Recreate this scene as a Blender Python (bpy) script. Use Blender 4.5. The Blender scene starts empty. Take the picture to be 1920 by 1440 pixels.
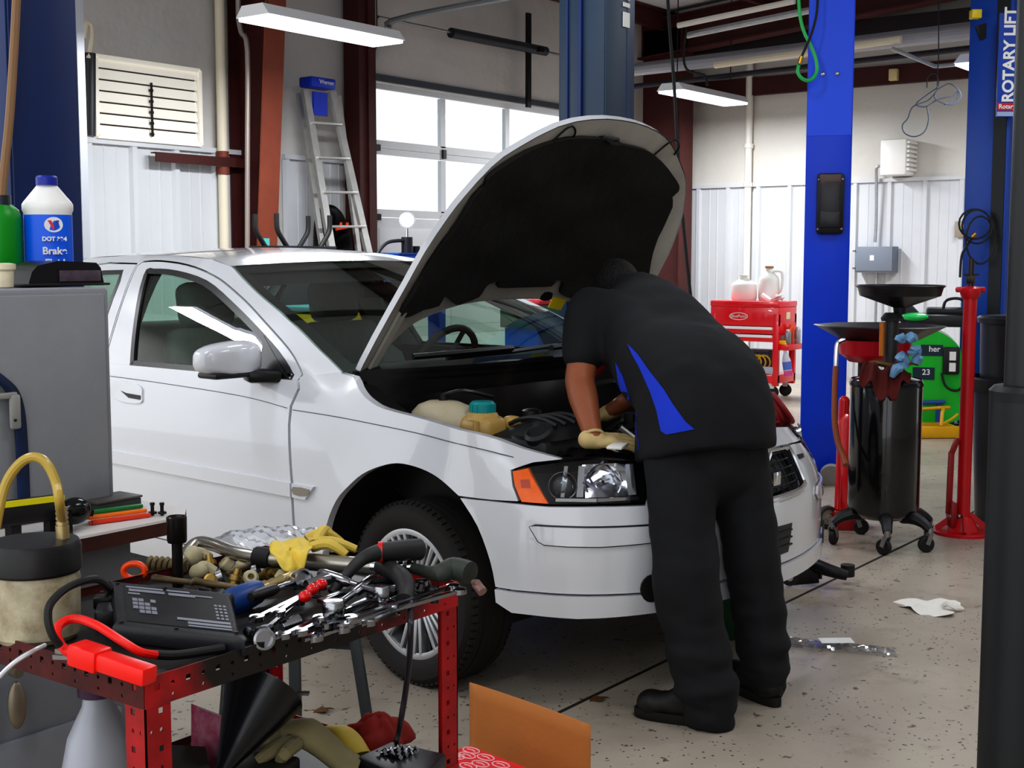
import bpy, bmesh, math, random
from mathutils import Vector, Matrix, Quaternion
from mathutils.geometry import delaunay_2d_cdt
random.seed(7)
PI = math.pi
COL = bpy.context.scene.collection
R = math.radians
# ------------------------------------------------------------------ camera
FPX = 2466.0; PITCH = R(5.44); YAW = R(36.7); EYE = Vector((0, 0, 1.40))
FWD = Vector((math.cos(YAW)*math.cos(PITCH), math.sin(YAW)*math.cos(PITCH), -math.sin(PITCH)))
RGT = Vector((math.sin(YAW), -math.cos(YAW), 0)); UPV = RGT.cross(FWD)
cd = bpy.data.cameras.new('camera'); cam = bpy.data.objects.new('camera', cd); COL.objects.link(cam)
cd.sensor_width = 36; cd.lens = 36*FPX/1920; cd.clip_start = .05; cd.clip_end = 200
cam.matrix_world = Matrix.Translation(EYE) @ Matrix((RGT, UPV, -FWD)).transposed().to_4x4()
bpy.context.scene.camera = cam
def ray(px, py): return FWD + RGT*((px-960)/FPX) - UPV*((py-720)/FPX)
def on_plane(px, py, p, n):
    d = ray(px, py); n = Vector(n); return EYE + d*((Vector(p)-EYE).dot(n)/d.dot(n))
def on_z(px, py, z=0.): return on_plane(px, py, (0, 0, z), (0, 0, 1))
def on_x(px, py, x): return on_plane(px, py, (x, 0, 0), (1, 0, 0))
def on_y(px, py, y): return on_plane(px, py, (0, y, 0), (0, 1, 0))
def at_d(px, py, d): return EYE + ray(px, py)*d
# ------------------------------------------------------------------ materials
def lin(h):
    if not isinstance(h, str): return tuple(h)+((1,) if len(h) == 3 else ())
    h = h.lstrip('#'); c = [int(h[i:i+2], 16)/255 for i in (0, 2, 4)]
    return tuple((x/12.92 if x < .04045 else ((x+.055)/1.055)**2.4) for x in c)+(1,)
_M = {}
def mat(name, color='#808080', rough=.5, metal=0., coat=0., emit=0., noise=None, bump=None, trans=0., ior=1.45, spec=.5, col2=None, sheen=0):
    """principled material; noise=(scale, amount) varies value (or mixes to col2), bump=(scale, strength)"""
    if name in _M: return _M[name]
    m = bpy.data.materials.new(name); m.use_nodes = True; nt = m.node_tree; b = nt.nodes['Principled BSDF']
    c = lin(color); I = b.inputs
    I['Base Color'].default_value = c; I['Roughness'].default_value = rough; I['Metallic'].default_value = metal
    I['Coat Weight'].default_value = coat; I['Coat Roughness'].default_value = .04; I['IOR'].default_value = ior
    I['Transmission Weight'].default_value = trans; I['Specular IOR Level'].default_value = spec
    if sheen: I['Sheen Weight'].default_value = sheen
    if emit: I['Emission Color'].default_value = c; I['Emission Strength'].default_value = emit
    tc = None
    if noise or bump: tc = nt.nodes.new('ShaderNodeTexCoord')
    if noise:
        n = nt.nodes.new('ShaderNodeTexNoise'); n.inputs['Scale'].default_value = noise[0]; n.inputs['Detail'].default_value = 6
        n.inputs['Roughness'].default_value = .65
        nt.links.new(tc.outputs['Object'], n.inputs['Vector'])
        r = nt.nodes.new('ShaderNodeMapRange'); r.inputs[1].default_value = .3; r.inputs[2].default_value = .7
        nt.links.new(n.outputs[0], r.inputs[0])
        x = nt.nodes.new('ShaderNodeMix'); x.data_type = 'RGBA'
        k = noise[1]; x.inputs[6].default_value = c
        x.inputs[7].default_value = lin(col2) if col2 else tuple(v*(1-k) for v in c[:3])+(1,)
        if col2:
            r.inputs[4].default_value = k
        nt.links.new(r.outputs[0], x.inputs[0]); nt.links.new(x.outputs[2], I['Base Color'])
    if bump:
        n = nt.nodes.new('ShaderNodeTexNoise'); n.inputs['Scale'].default_value = bump[0]; n.inputs['Detail'].default_value = 4
        nt.links.new(tc.outputs['Object'], n.inputs['Vector'])
        bp = nt.nodes.new('ShaderNodeBump'); bp.inputs['Strength'].default_value = bump[1]; bp.inputs['Distance'].default_value = bump[2] if len(bump) > 2 else .02
        nt.links.new(n.outputs[0], bp.inputs['Height']); nt.links.new(bp.outputs[0], I['Normal'])
    _M[name] = m; return m
def glass(name, tint='#dfeee8', gloss=.05, fac=None):
    """thin sheet glass: see-through with a fresnel reflection"""
    if name in _M: return _M[name]
    m = bpy.data.materials.new(name); m.use_nodes = True; nt = m.node_tree; nt.nodes.clear()
    o = nt.nodes.new('ShaderNodeOutputMaterial'); mx = nt.nodes.new('ShaderNodeMixShader')
    t = nt.nodes.new('ShaderNodeBsdfTransparent'); g = nt.nodes.new('ShaderNodeBsdfGlossy'); f = nt.nodes.new('ShaderNodeLayerWeight')
    t.inputs[0].default_value = lin(tint); g.inputs['Roughness'].default_value = gloss; f.inputs[0].default_value = .5
    p = nt.nodes.new('ShaderNodeMath'); p.operation = 'POWER'; p.inputs[1].default_value = 4.; nt.links.new(f.outputs['Facing'], p.inputs[0])
    r = nt.nodes.new('ShaderNodeMapRange'); r.inputs[3].default_value = fac or .07; r.inputs[4].default_value = .95; nt.links.new(p.outputs[0], r.inputs[0])
    nt.links.new(r.outputs[0], mx.inputs[0]); nt.links.new(t.outputs[0], mx.inputs[1]); nt.links.new(g.outputs[0], mx.inputs[2])
    nt.links.new(mx.outputs[0], o.inputs[0]); _M[name] = m; return m
# ------------------------------------------------------------------ objects
def tag(o, label=None, cat=None, group=None, kind=None):
    if label: o['label'] = label
    if cat: o['category'] = cat
    if group: o['group'] = group
    if kind: o['kind'] = kind
    return o
def thing(name, label, cat, loc=(0, 0, 0), rz=0., group=None, rot=None):
    o = bpy.data.objects.new(name, None); COL.objects.link(o); o.empty_display_size = .1
    o.location = loc; o.rotation_euler = rot if rot else (0, 0, rz)
    o['W'] = 0; del o['W']
    return tag(o, label, cat, group)
def root_matrix(o):
    while o.parent: o = o.parent
    return Matrix.LocRotScale(o.location, o.rotation_euler, o.scale)
def basis(d):
    d = Vector(d).normalized(); a = Vector((0, 0, 1)) if abs(d.z) < .9 else Vector((0, 1, 0))
    x = a.cross(d).normalized(); return x, d.cross(x), d
class MB:
    """collects shapes in one bmesh; build() links them as ONE mesh object"""
    def __init__(s): s.b = bmesh.new(); s.mi = 0; s.M = Matrix.Identity(4)
    def v(s, p): return s.b.verts.new(s.M @ Vector(p))
    def f(s, vs):
        try:
            f = s.b.faces.new(vs); f.material_index = s.mi; f.smooth = True; return f
        except ValueError: return None
    def box(s, c, d, rot=None, bev=0., seg=2, taper=1.):
        c = Vector(c); q = rot if rot is not None else Matrix.Identity(3)
        if isinstance(q, (int, float)): q = Matrix.Rotation(q, 3, 'Z')
        n0 = len(s.b.verts); vs = []
        for z in (-1, 1):
            k = taper if z > 0 else 1.
            for x, y in ((-1, -1), (1, -1), (1, 1), (-1, 1)):
                vs.append(s.v(c + q @ Vector((x*d[0]*k/2, y*d[1]*k/2, z*d[2]/2))))
        fs = [s.f([vs[i] for i in q_]) for q_ in ((3, 2, 1, 0), (4, 5, 6, 7), (0, 1, 5, 4), (1, 2, 6, 5), (2, 3, 7, 6), (3, 0, 4, 7))]
        if bev:
            es = list({e for f in fs for e in f.edges})
            r = bmesh.ops.bevel(s.b, geom=es, offset=bev, segments=seg, profile=.5, affect='EDGES', clamp_overlap=True)
            for f in r['faces']: f.material_index = s.mi; f.smooth = True
        return s
    def bar(s, p0, p1, w, h, up=(0, 0, 1), bev=0.):
        p0 = Vector(p0); p1 = Vector(p1); d = (p1-p0); L = d.length; d.normalize(); up = Vector(up)
        y = up.cross(d)
        if y.length < 1e-4: y = Vector((1, 0, 0)).cross(d)
        y.normalize(); z = d.cross(y)
        return s.box((p0+p1)/2, (L, w, h), Matrix((d, y, z)).transposed(), bev)
    def ring(s, c, x, y, r, n, r2=None):
        return [s.v(c + x*(r*math.cos(2*PI*i/n)) + y*((r2 or r)*math.sin(2*PI*i/n))) for i in range(n)]
    def skin(s, rings, cap0=True, cap1=True, closed=True):
        for a, b in zip(rings, rings[1:]):
            n = len(a)
            for i in range(n if closed else n-1): s.f([a[i], a[(i+1) % n], b[(i+1) % n], b[i]])
        if cap0: s.f(list(reversed(rings[0])))
        if cap1: s.f(rings[-1])
        return s
    def cyl(s, p0, p1, r0, r1=None, n=20, caps=True):
        p0 = Vector(p0); p1 = Vector(p1); x, y, d = basis(p1-p0)
        return s.skin([s.ring(p0, x, y, r0, n), s.ring(p1, x, y, r0 if r1 is None else r1, n)], caps, caps)
    def lathe(s, prof, c=(0, 0, 0), axis=(0, 0, 1), n=32, sx=1., sy=1., cap0=True, cap1=True, tw=0):
        c = Vector(c); x, y, d = basis(axis)
        if tw: x, y = x*math.cos(tw)+y*math.sin(tw), y*math.cos(tw)-x*math.sin(tw)
        return s.skin([s.ring(c+d*h, x*sx, y*sy, max(r, 1e-4), n) for r, h in prof], cap0, cap1)
    def tube(s, pts, r, n=10, caps=True, sub=0, flat=1.):
        pts = [Vector(p) for p in pts]
        if sub: pts = curve(pts, sub)
        rr = r if isinstance(r, (list, tuple)) else None
        rings = []; x = None
        for i, p in enumerate(pts):
            d = (pts[min(i+1, len(pts)-1)]-pts[max(i-1, 0)])
            if d.length < 1e-7: continue
            d.normalize()
            if x is None: x = basis(d)[0]
            x = (x-d*x.dot(d))
            x = basis(d)[0] if x.length < 1e-5 else x.normalized()
            y = d.cross(x)
            k = rr[0]+0 if rr and len(rr) == 1 else (lerp_list(rr, i/(len(pts)-1)) if rr else r)
            rings.append(s.ring(p, x, y, k, n, k*flat))
        return s.skin(rings, caps, caps)
    def sphere(s, c, r, nu=16, nv=10, sc=(1, 1, 1), rot=None):
        c = Vector(c); q = rot or Matrix.Identity(3); rows = []
        for j in range(1, nv):
            t = PI*j/nv; rows.append([s.v(c+q @ Vector((r*sc[0]*math.sin(t)*math.cos(2*PI*i/nu), r*sc[1]*math.sin(t)*math.sin(2*PI*i/nu), -r*sc[2]*math.cos(t)))) for i in range(nu)])
        s.skin(rows, False, False)
        b = s.v(c+q @ Vector((0, 0, -r*sc[2]))); t = s.v(c+q @ Vector((0, 0, r*sc[2])))
        for i in range(nu): s.f([b, rows[0][(i+1) % nu], rows[0][i]]); s.f([t, rows[-1][i], rows[-1][(i+1) % nu]])
        return s
    def grid(s, fn, nu, nv, wrap=False):
        g = [[s.v(fn(i/nu, j/nv)) for i in range(nu+(0 if wrap else 1))] for j in range(nv+1)]
        n = len(g[0])
        for j in range(nv):
            for i in range(n if wrap else n-1): s.f([g[j][i], g[j][(i+1) % n], g[j+1][(i+1) % n], g[j+1][i]])
        return g
    def prism(s, pts, fr, h):
        """extrude a flat polygon: fr maps (u,v,w) to a point, w from h[0] to h[1]"""
        a = [s.v(fr(u, v, h[0])) for u, v in pts]; b = [s.v(fr(u, v, h[1])) for u, v in pts]
        s.skin([a, b]); return s
    def panel(s, f, outline, step=.06, depth=.015, holes=(), mirror=False, flip=False):
        """curved sheet over surface f(u,v,inset) cut to an outline, its rim turned inwards"""
        def dens(pl):
            out = []
            for (a, b) in zip(pl, pl[1:]+pl[:1]):
                n = max(1, int(math.hypot(b[0]-a[0], b[1]-a[1])/step+.5))
                out += [(a[0]+(b[0]-a[0])*k/n, a[1]+(b[1]-a[1])*k/n) for k in range(n)]
            return out
        loops = [dens(list(outline))]+[dens(list(h)) for h in holes]
        vs = []; es = []
        for L in loops:
            o = len(vs); vs += L; es += [(o+i, o+(i+1) % len(L)) for i in range(len(L))]
        nb = len(vs)
        us = [p[0] for p in outline]; ws = [p[1] for p in outline]
        u = min(us)+step/2
        row = 0
        while u < max(us):
            w = min(ws)+step/2+(step/2 if row % 2 else 0)
            while w < max(ws):
                if inside((u, w), loops[0]) and not any(inside((u, w), h) for h in loops[1:]) and \
                   min((u-a[0])**2+(w-a[1])**2 for a in vs[:nb]) > (.45*step)**2: vs.append((u, w))
                w += step
            u += step; row += 1
        r = delaunay_2d_cdt([Vector(p) for p in vs], es, [], 0, 1e-6)
        co = r[0]; bv = {}
        sg = -1 if mirror else 1
        def P(p, ins=0.):
            q = f(p[0], p[1], ins); return (q[0], q[1]*sg, q[2])
        fl = (sg < 0) != flip
        edge = {}
        for t in r[2]:
            c = (sum(co[i][0] for i in t)/3, sum(co[i][1] for i in t)/3)
            if not inside(c, loops[0]) or any(inside(c, h) for h in loops[1:]): continue
            for i in t:
                if i not in bv: bv[i] = s.v(P(co[i]))
            ta = list(reversed(t)) if fl else list(t)
            s.f([bv[i] for i in ta])
            for a, b in zip(ta, ta[1:]+ta[:1]): edge[(a, b)] = 1
        if depth:
            lo = {}
            for (a, b) in list(edge):
                if (b, a) in edge: continue
                for i in (a, b):
                    if i not in lo: lo[i] = s.v(P(co[i], depth))
                s.f([bv[b], bv[a], lo[a], lo[b]])
        return s
    def build(s, name, m, parent=None, world=False, sharp=35, label=None, recenter=True):
        me = bpy.data.meshes.new(name); o = bpy.data.objects.new(name, me); COL.objects.link(o)
        if parent is not None:
            o.parent = parent
            if world: s.b.transform(root_matrix(parent).inverted())
        elif recenter:
            lo = [min(v.co[i] for v in s.b.verts) for i in range(3)]; hi = [max(v.co[i] for v in s.b.verts) for i in range(3)]
            c = Vector(((lo[0]+hi[0])/2, (lo[1]+hi[1])/2, lo[2])); s.b.transform(Matrix.Translation(-c)); o.location = c
        s.b.normal_update()
        s.b.to_mesh(me); s.b.free()
        for k in (m if isinstance(m, (list, tuple)) else [m]): me.materials.append(k)
        if sharp and hasattr(me, 'set_sharp_from_angle'): me.set_sharp_from_angle(angle=R(sharp))
        if label: o['label'] = label
        return o
    def fix(s): bmesh.ops.recalc_face_normals(s.b, faces=s.b.faces[:]); return s
def inside(p, poly):
    x, y = p[0], p[1]; c = False; j = len(poly)-1
    for i in range(len(poly)):
        a, b = poly[i], poly[j]
        if (a[1] > y) != (b[1] > y) and x < (b[0]-a[0])*(y-a[1])/(b[1]-a[1])+a[0]: c = not c
        j = i
    return c
def lerp_list(l, t):
    t *= len(l)-1; i = min(int(t), len(l)-2); return l[i]+(l[i+1]-l[i])*(t-i)
def curve(pts, n=6, closed=False):
    P = [Vector(p) for p in pts]; out = []
    m = len(P)
    for i in range(m if closed else m-1):
        if closed: a, b, c, d = P[(i-1) % m], P[i], P[(i+1) % m], P[(i+2) % m]
        else: a, b, c, d = P[max(i-1, 0)], P[i], P[i+1], P[min(i+2, m-1)]
        for k in range(n):
            t = k/n; out.append(.5*(2*b+(c-a)*t+(2*a-5*b+4*c-d)*t*t+(3*b-a-3*c+d)*t**3))
    if not closed: out.append(P[-1])
    return out
def smooth2(pts, n=4, closed=True): return [(v.x, v.y) for v in curve([(p[0], p[1], 0) for p in pts], n, closed)]
def sm(pts, n=3): return [(v.x, v.y) for v in curve([(p[0], p[1], 0) for p in pts], n)]
def single(mb, name, m, label, cat, group=None, **k): return tag(mb.build(name, m, None, **k), label, cat, group)
def struct(mb, name, m, parent=None, **k):
    o = mb.build(name, m, parent, **k)
    if parent is None: o['kind'] = 'structure'
    return o
def letters(txt, size, m, parent, mtx, name='lettering', ext=.0008, align='CENTER', bold=0.):
    """writing as a flat mesh, placed by matrix in world space"""
    cu = bpy.data.curves.new('t', 'FONT'); cu.body = txt; cu.size = size; cu.extrude = ext; cu.align_x = align; cu.align_y = 'CENTER'; cu.offset = bold
    to = bpy.data.objects.new('t', cu); COL.objects.link(to)
    me = bpy.data.meshes.new_from_object(to); bpy.data.objects.remove(to); bpy.data.curves.remove(cu)
    me.transform((root_matrix(parent).inverted() if parent else Matrix.Identity(4)) @ mtx)
    o = bpy.data.objects.new(name, me); COL.objects.link(o); o.parent = parent; me.materials.clear(); me.materials.append(m); return o
def frame(o, x, y):
    """matrix with origin o, local x and (approx) y axes; z faces out"""
    x = Vector(x).normalized(); z = x.cross(Vector(y)).normalized(); y = z.cross(x)
    return Matrix.Translation(Vector(o)) @ Matrix((x, y, z)).transposed().to_4x4()
def children(o): return [c for c in bpy.data.objects if c.parent == o]
def dup(o, loc, rz=None, label=None):
    kids = {}
    for c in bpy.data.objects:
        if c.parent: kids.setdefault(c.parent.name, []).append(c)
    def rec(a, par):
        c = a.copy(); COL.objects.link(c); c.parent = par
        for k in kids.get(a.name, []): rec(k, c)
        return c
    c = rec(o, None); c.location = loc
    if rz is not None: c.rotation_euler = (0, 0, rz)
    if label: c['label'] = label
    return c
# shared materials
STEEL = mat('steel', '#9a9a9c', .35, .9, noise=(30, .25))
CHROME = mat('chrome', '#d9dade', .12, 1.)
DARKMETAL = mat('dark_metal', '#2c2b2d', .45, .6, noise=(25, .4))
BLACKPL = mat('black_plastic', '#17171a', .42)
BLACKGL = mat('black_gloss', '#0c0d0f', .18)
RUBBER = mat('rubber', '#1c1b1b', .62, noise=(18, .3))
WHITEPL = mat('white_plastic', '#e8e8e4', .4)
GALV = mat('galvanised', '#b9bcc0', .38, .75, noise=(14, .2))
REDOX = mat('red_oxide_steel', '#7c3626', .6, noise=(6, .3))
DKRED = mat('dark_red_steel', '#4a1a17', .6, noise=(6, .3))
BLUE = mat('lift_blue', '#0042e0', .42, noise=(3, .12))
SCREW = CHROME
PL=[(-3.68,.0),(-3.67,.30),(-3.62,.55),(-3.52,.72),(-3.3,.82),(-2.9,.875),(-2.2,.895),(-1.5,.90),(-.8,.90),(-.2,.90),(.1,.898),(.25,.892),(.4,.864),(.51,.815),(.60,.745),(.672,.66),(.735,.548),(.785,.415),(.82,.275),(.84,.14),(.846,0)]
def cr(p0,p1,p2,p3,t):
    return tuple(.5*(2*b+(c-a)*t+(2*a-5*b+4*c-d)*t*t+(3*b-a-3*c+d)*t**3) for a,b,c,d in zip(p0,p1,p2,p3))
def _build():
    pts=[]
    P=[(PL[0][0],-PL[1][1])]+PL+[(PL[-2][0],-PL[-2][1])]
    for i in range(1,len(P)-2):
        for k in range(12): pts.append(cr(P[i-1],P[i],P[i+1],P[i+2],k/12))
    pts.append(PL[-1])
    L=[0]
    for a,b in zip(pts,pts[1:]): L.append(L[-1]+math.hypot(b[0]-a[0],b[1]-a[1]))
    # shift so that s==x at x=0
    i=min(range(len(pts)),key=lambda i:abs(pts[i][0]) if pts[i][1]>.5 else 9)
    L=[l-L[i]+pts[i][0] for l in L]
    return pts,L
PTS,LEN=_build()
SMAX=LEN[-1]; SMIN=LEN[0]
def lerp_tab(tab,x):
    if x<=tab[0][0]: 
        (x0,y0),(x1,y1)=tab[0],tab[1]; return y0+(y1-y0)*(x-x0)/(x1-x0)
    for (x0,y0),(x1,y1) in zip(tab,tab[1:]):
        if x<=x1: 
            return y0+(y1-y0)*(x-x0)/(x1-x0)
    (x0,y0),(x1,y1)=tab[-2],tab[-1]; return y1+(y1-y0)*(x-x1)/(x1-x0)
def smooth_tab(tab,x):
    # catmull-rom on non-uniform table
    n=len(tab)
    if x<=tab[0][0] or x>=tab[-1][0]: return lerp_tab(tab,x)
    for i in range(n-1):
        x0,y0=tab[i]; x1,y1=tab[i+1]
        if x<=x1:
            def sl(j):
                if j==0: return (tab[1][1]-tab[0][1])/(tab[1][0]-tab[0][0])
                if j==n-1: return (tab[-1][1]-tab[-2][1])/(tab[-1][0]-tab[-2][0])
                return (tab[j+1][1]-tab[j-1][1])/(tab[j+1][0]-tab[j-1][0])
            h=x1-x0; t=(x-x0)/h
            return y0*(2*t**3-3*t*t+1)+y1*(3*t*t-2*t**3)+h*sl(i)*(t**3-2*t*t+t)+h*sl(i+1)*(t**3-t*t)
OS=[(.16,.07),(.25,.035),(.35,.016),(.48,.005),(.60,0),(.72,.003),(.82,.012),(.90,.027),(.96,.047),(1.0,.07),(1.06,.12)]
ON=[(.16,.07),(.22,.02),(.28,.006),(.36,.0),(.5,.0),(.58,.008),(.65,.028),(.70,.055),(.76,.095),(.81,.15),(.85,.22),(.9,.34)]
def sstep(a,b,x):
    t=max(0,min(1,(x-a)/(b-a))); return t*t*(3-2*t)
def plan(s):
    s=max(LEN[0],min(LEN[-1],s))
    lo,hi=0,len(LEN)-1
    while hi-lo>1:
        m=(lo+hi)//2
        if LEN[m]<=s: lo=m
        else: hi=m
    t=(s-LEN[lo])/(LEN[hi]-LEN[lo])
    a,b=PTS[lo],PTS[hi]
    def tan(i):
        p=PTS[max(0,i-2)]; q=PTS[min(len(PTS)-1,i+2)]
        if i>=len(PTS)-2: return (0,-1)
        if i<=1: return (0,1)
        l=math.hypot(q[0]-p[0],q[1]-p[1]); return ((q[0]-p[0])/l,(q[1]-p[1])/l)
    t0,t1=tan(lo),tan(hi); tx=t0[0]+(t1[0]-t0[0])*t; ty=t0[1]+(t1[1]-t0[1])*t; l=math.hypot(tx,ty)
    return (a[0]+(b[0]-a[0])*t,a[1]+(b[1]-a[1])*t),(tx/l,ty/l)
def S(s,z,inset=0):
    """right body side of the car (y<0)"""
    (x,hw),(tx,ty)=plan(s)
    w=sstep(.2,.62,s)
    o=smooth_tab(OS,z)*(1-w)+smooth_tab(ON,z)*w
    if s<-2.6:
        v=sstep(-2.6,-3.4,s); o=o*(1-v)+smooth_tab([(.16,.06),(.3,.0),(.5,0),(.6,.04),(.8,.06),(.95,.1)],z)*v
    d=math.hypot(s+.0,z-.33)   # wheel arch flare
    if s<.6: o-=.012*math.exp(-((d-.41)/.05)**2)*(1 if z>.2 else 0)
    o+=inset
    # outward normal of the plan (x, halfwidth)
    nx,ny=-ty,tx
    return (x-nx*o,-(hw-ny*o),z)
GT=[(.96,.845),(1.0,.828),(1.10,.785),(1.20,.735),(1.30,.675),(1.38,.615),(1.42,.56)]
def G(x,z,inset=0):
    hw=smooth_tab(GT,z)-inset
    hw-= .05*sstep(-2.3,-3.2,x)
    hw-= .02*sstep(-.9,-.2,x)
    return (x,-hw,z)
# ================================================================== the room
WY = 8.65; WX = 14.9
def floor_mat():
    m = mat('floor_paint', '#b0aca2', .34, spec=.4); nt = m.node_tree; b = nt.nodes['Principled BSDF']; L = nt.links
    tc = nt.nodes.new('ShaderNodeTexCoord')
    def noise(s, d=6, r=.6):
        n = nt.nodes.new('ShaderNodeTexNoise'); n.inputs['Scale'].default_value = s; n.inputs['Detail'].default_value = d; n.inputs['Roughness'].default_value = r
        L.new(tc.outputs['Object'], n.inputs['Vector']); return n.outputs[0]
    def rng(v, a, b_, c=0., d=1.):
        n = nt.nodes.new('ShaderNodeMapRange'); n.inputs[1].default_value = a; n.inputs[2].default_value = b_; n.inputs[3].default_value = c; n.inputs[4].default_value = d
        L.new(v, n.inputs[0]); return n.outputs[0]
    def mix(f, a, c):
        x = nt.nodes.new('ShaderNodeMix'); x.data_type = 'RGBA'; L.new(f, x.inputs[0])
        if isinstance(a, tuple): x.inputs[6].default_value = a
        else: L.new(a, x.inputs[6])
        x.inputs[7].default_value = c; return x.outputs[2]
    base = mix(rng(noise(1.1), .35, .7), lin('#b6ac9c'), lin('#a1968a'))
    base = mix(rng(noise(2.7, 8, .7), .56, .74, 0, .75), base, lin('#7a6b5c'))
    base = mix(rng(noise(22, 4, .6), .63, .67, 0, .85), base, lin('#4a4138'))
    v = nt.nodes.new('ShaderNodeTexVoronoi'); v.inputs['Scale'].default_value = 36; L.new(tc.outputs['Object'], v.inputs['Vector'])
    sp = rng(v.outputs['Distance'], .12, .17, 1, 0)
    ms = nt.nodes.new('ShaderNodeMath'); ms.operation = 'MULTIPLY'; L.new(sp, ms.inputs[0]); L.new(rng(noise(3, 3), .44, .5), ms.inputs[1])
    base = mix(ms.outputs[0], base, lin('#2b2827'))
    L.new(base, b.inputs['Base Color'])
    L.new(rng(noise(3), .3, .7, .25, .5), b.inputs['Roughness'])
    return m
m = MB(); m.box((5.5, 1.5, -.1), (19.2, 15, .2)); struct(m, 'floor', floor_mat(), recenter=False)
# control joint in the slab, a dark groove filled with dirt
m = MB(); m.box((7, 2.25, .0006), (15, .014, .0012)); struct(m, 'trim_1', mat('joint_dirt', '#2c2620', .9, noise=(30, .5)))
m = MB(); m.box((-1, 13, -.15), (60, 8.4, .1)); struct(m, 'ground', mat('outdoor_ground', '#b9b6ae', .9, noise=(2, .2)), recenter=False)
WALLM = mat('insulation_vinyl', '#cfccc8', .55, noise=(1.2, .1), bump=(1.6, .5, .1))
DX0, DX1, DZ = 9.38, 13.74, 3.09
m = MB()
for x0, x1, z0, z1 in ((1, DX0, 0, 4.9), (DX1, WX+.2, 0, 4.9), (DX0, DX1, DZ, 4.9)):
    m.box(((x0+x1)/2, WY+.1, (z0+z1)/2), (x1-x0, .2, z1-z0))
struct(m, 'wall_left', WALLM, recenter=False)
m = MB(); m.box((WX+.1, 2.0, 2.45), (.2, 13.3, 4.9)); struct(m, 'wall_far', mat('insulation_vinyl_far', '#d9d5cd', .55, noise=(.8, .08), bump=(1.3, .5, .1)), recenter=False)
m = MB(); m.box((5.4, -6.1, 2.6), (19, .2, 5.2)); struct(m, 'wall_right', WALLM, recenter=False)
m = MB()
m.grid(lambda u, v: (-3+u*18.2, 9+v*-15, 4.35+v*1.2), 2, 2); struct(m, 'ceiling', mat('roof_insulation', '#cfcfd2', .6, bump=(2, .4, .1)), recenter=False)
# ribbed white liner panels on the lower wall
LINER = mat('liner_panel', '#cfd1d4', .42, noise=(2, .06))
def ribbed(fr, length, z1, name, pitch=.415):
    """fr(u, off, z): u along the wall, off out of the wall"""
    m = MB(); prof = []; u = 0.
    while u < length:
        prof += [(u, .008), (u+.018, .040), (u+.062, .040), (u+.080, .008)]
        for k in (.19, .30):
            prof += [(u+k-.012, .008), (u+k-.006, .012), (u+k+.006, .012), (u+k+.012, .008)]
        u += pitch
    prof = [(min(a, length), o) for a, o in prof]
    lo = [m.v(fr(a, o, 0)) for a, o in prof]; hi = [m.v(fr(a, o, z1)) for a, o in prof]
    for i in range(len(prof)-1): m.f([lo[i], lo[i+1], hi[i+1], hi[i]])
    a = fr(0, .022, z1+.012); b = fr(length, .022, z1+.012)
    m.bar(a, b, .05, .04)
    return struct(m, name, LINER, sharp=20)
ribbed(lambda u, o, z: (2+u, WY-o, z), 5.7, 2.285, 'trim_2')
ribbed(lambda u, o, z: (8.2+u, WY-o, z), .80, 2.285, 'trim_3')
ribbed(lambda u, o, z: (WX-o, 8.6-u, z), 11, 2.29, 'trim_4')
# ---- sectional overhead door with glazed rows
DW = mat('door_white', '#d8dadd', .4, noise=(3, .05)); PANE = glass('door_glass', '#f4f8fa')
d = thing('door_1', None, None, (DX0, WY+.05, 0)); d['kind'] = 'structure'
W4 = (DX1-DX0)/4
def section(z0, z1, glazed, nm):
    m = MB(); w = DX1-DX0
    if not glazed:
        m.box((w/2, 0, (z0+z1)/2), (w, .045, z1-z0-.006), bev=.006)
        for k in range(4): m.box((W4*(k+.5), -.024, (z0+z1)/2), (W4-.22, .006, z1-z0-.2), bev=.002)
    else:
        m.box((w/2, 0, z0+.04), (w, .045, .075)); m.box((w/2, 0, z1-.03), (w, .045, .055))
        for k in range(5): m.box((min(max(W4*k, .03), w-.03), 0, (z0+z1)/2), (.075 if 0 < k < 4 else .06, .045, z1-z0-.13))
    s = m.build(nm, DW, d, sharp=30)
    if glazed:
        for k in range(4):
            g = MB(); g.box((W4*(k+.5), .005, (z0+z1)/2), (W4-.06, .004, z1-z0-.12)); g.build('pane', PANE, s)
    return s
for z0, z1, gz in ((0, .615, 0), (.615, 1.23, 0), (1.23, 1.80, 0), (1.80, 2.46, 1), (2.46, 3.08, 1)): section(z0, z1, gz, 'door_section')
m = MB()
for z in (1.80, 2.46): m.box((W4, -.03, z), (.05, .03, .09)); m.box((.05, -.04, z), (.10, .05, .06)); m.box((W4*2, -.03, z), (.05, .03, .09))
m.build('hinge', DARKMETAL, d)
m = MB(); m.box(((DX1-DX0)/2, -.06, DZ+.03), (DX1-DX0+.1, .03, .06)); m.build('header_seal', mat('seal_grey', '#4a4f57', .7), d)
m = MB()
tx = -.14
m.tube([(tx, -.13, 0), (tx, -.13, 3.0), (tx, -.2, 3.25), (tx, -.38, 3.48), (tx, -.7, 3.6), (tx, -3.4, 3.66)], .045, 8, sub=4, flat=.6)
for z in (.4, 1.2, 2, 2.8): m.box((tx-.01, -.06, z), (.05, .14, .05))
m.build('track', mat('track_grey', '#8b8f93', .45, .5), d)
m = MB(); m.box((-.21, -.08, 1.62), (.10, .05, 3.25)); m.build('jamb', mat('jamb_grey', '#6a6d70', .6), d)
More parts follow.
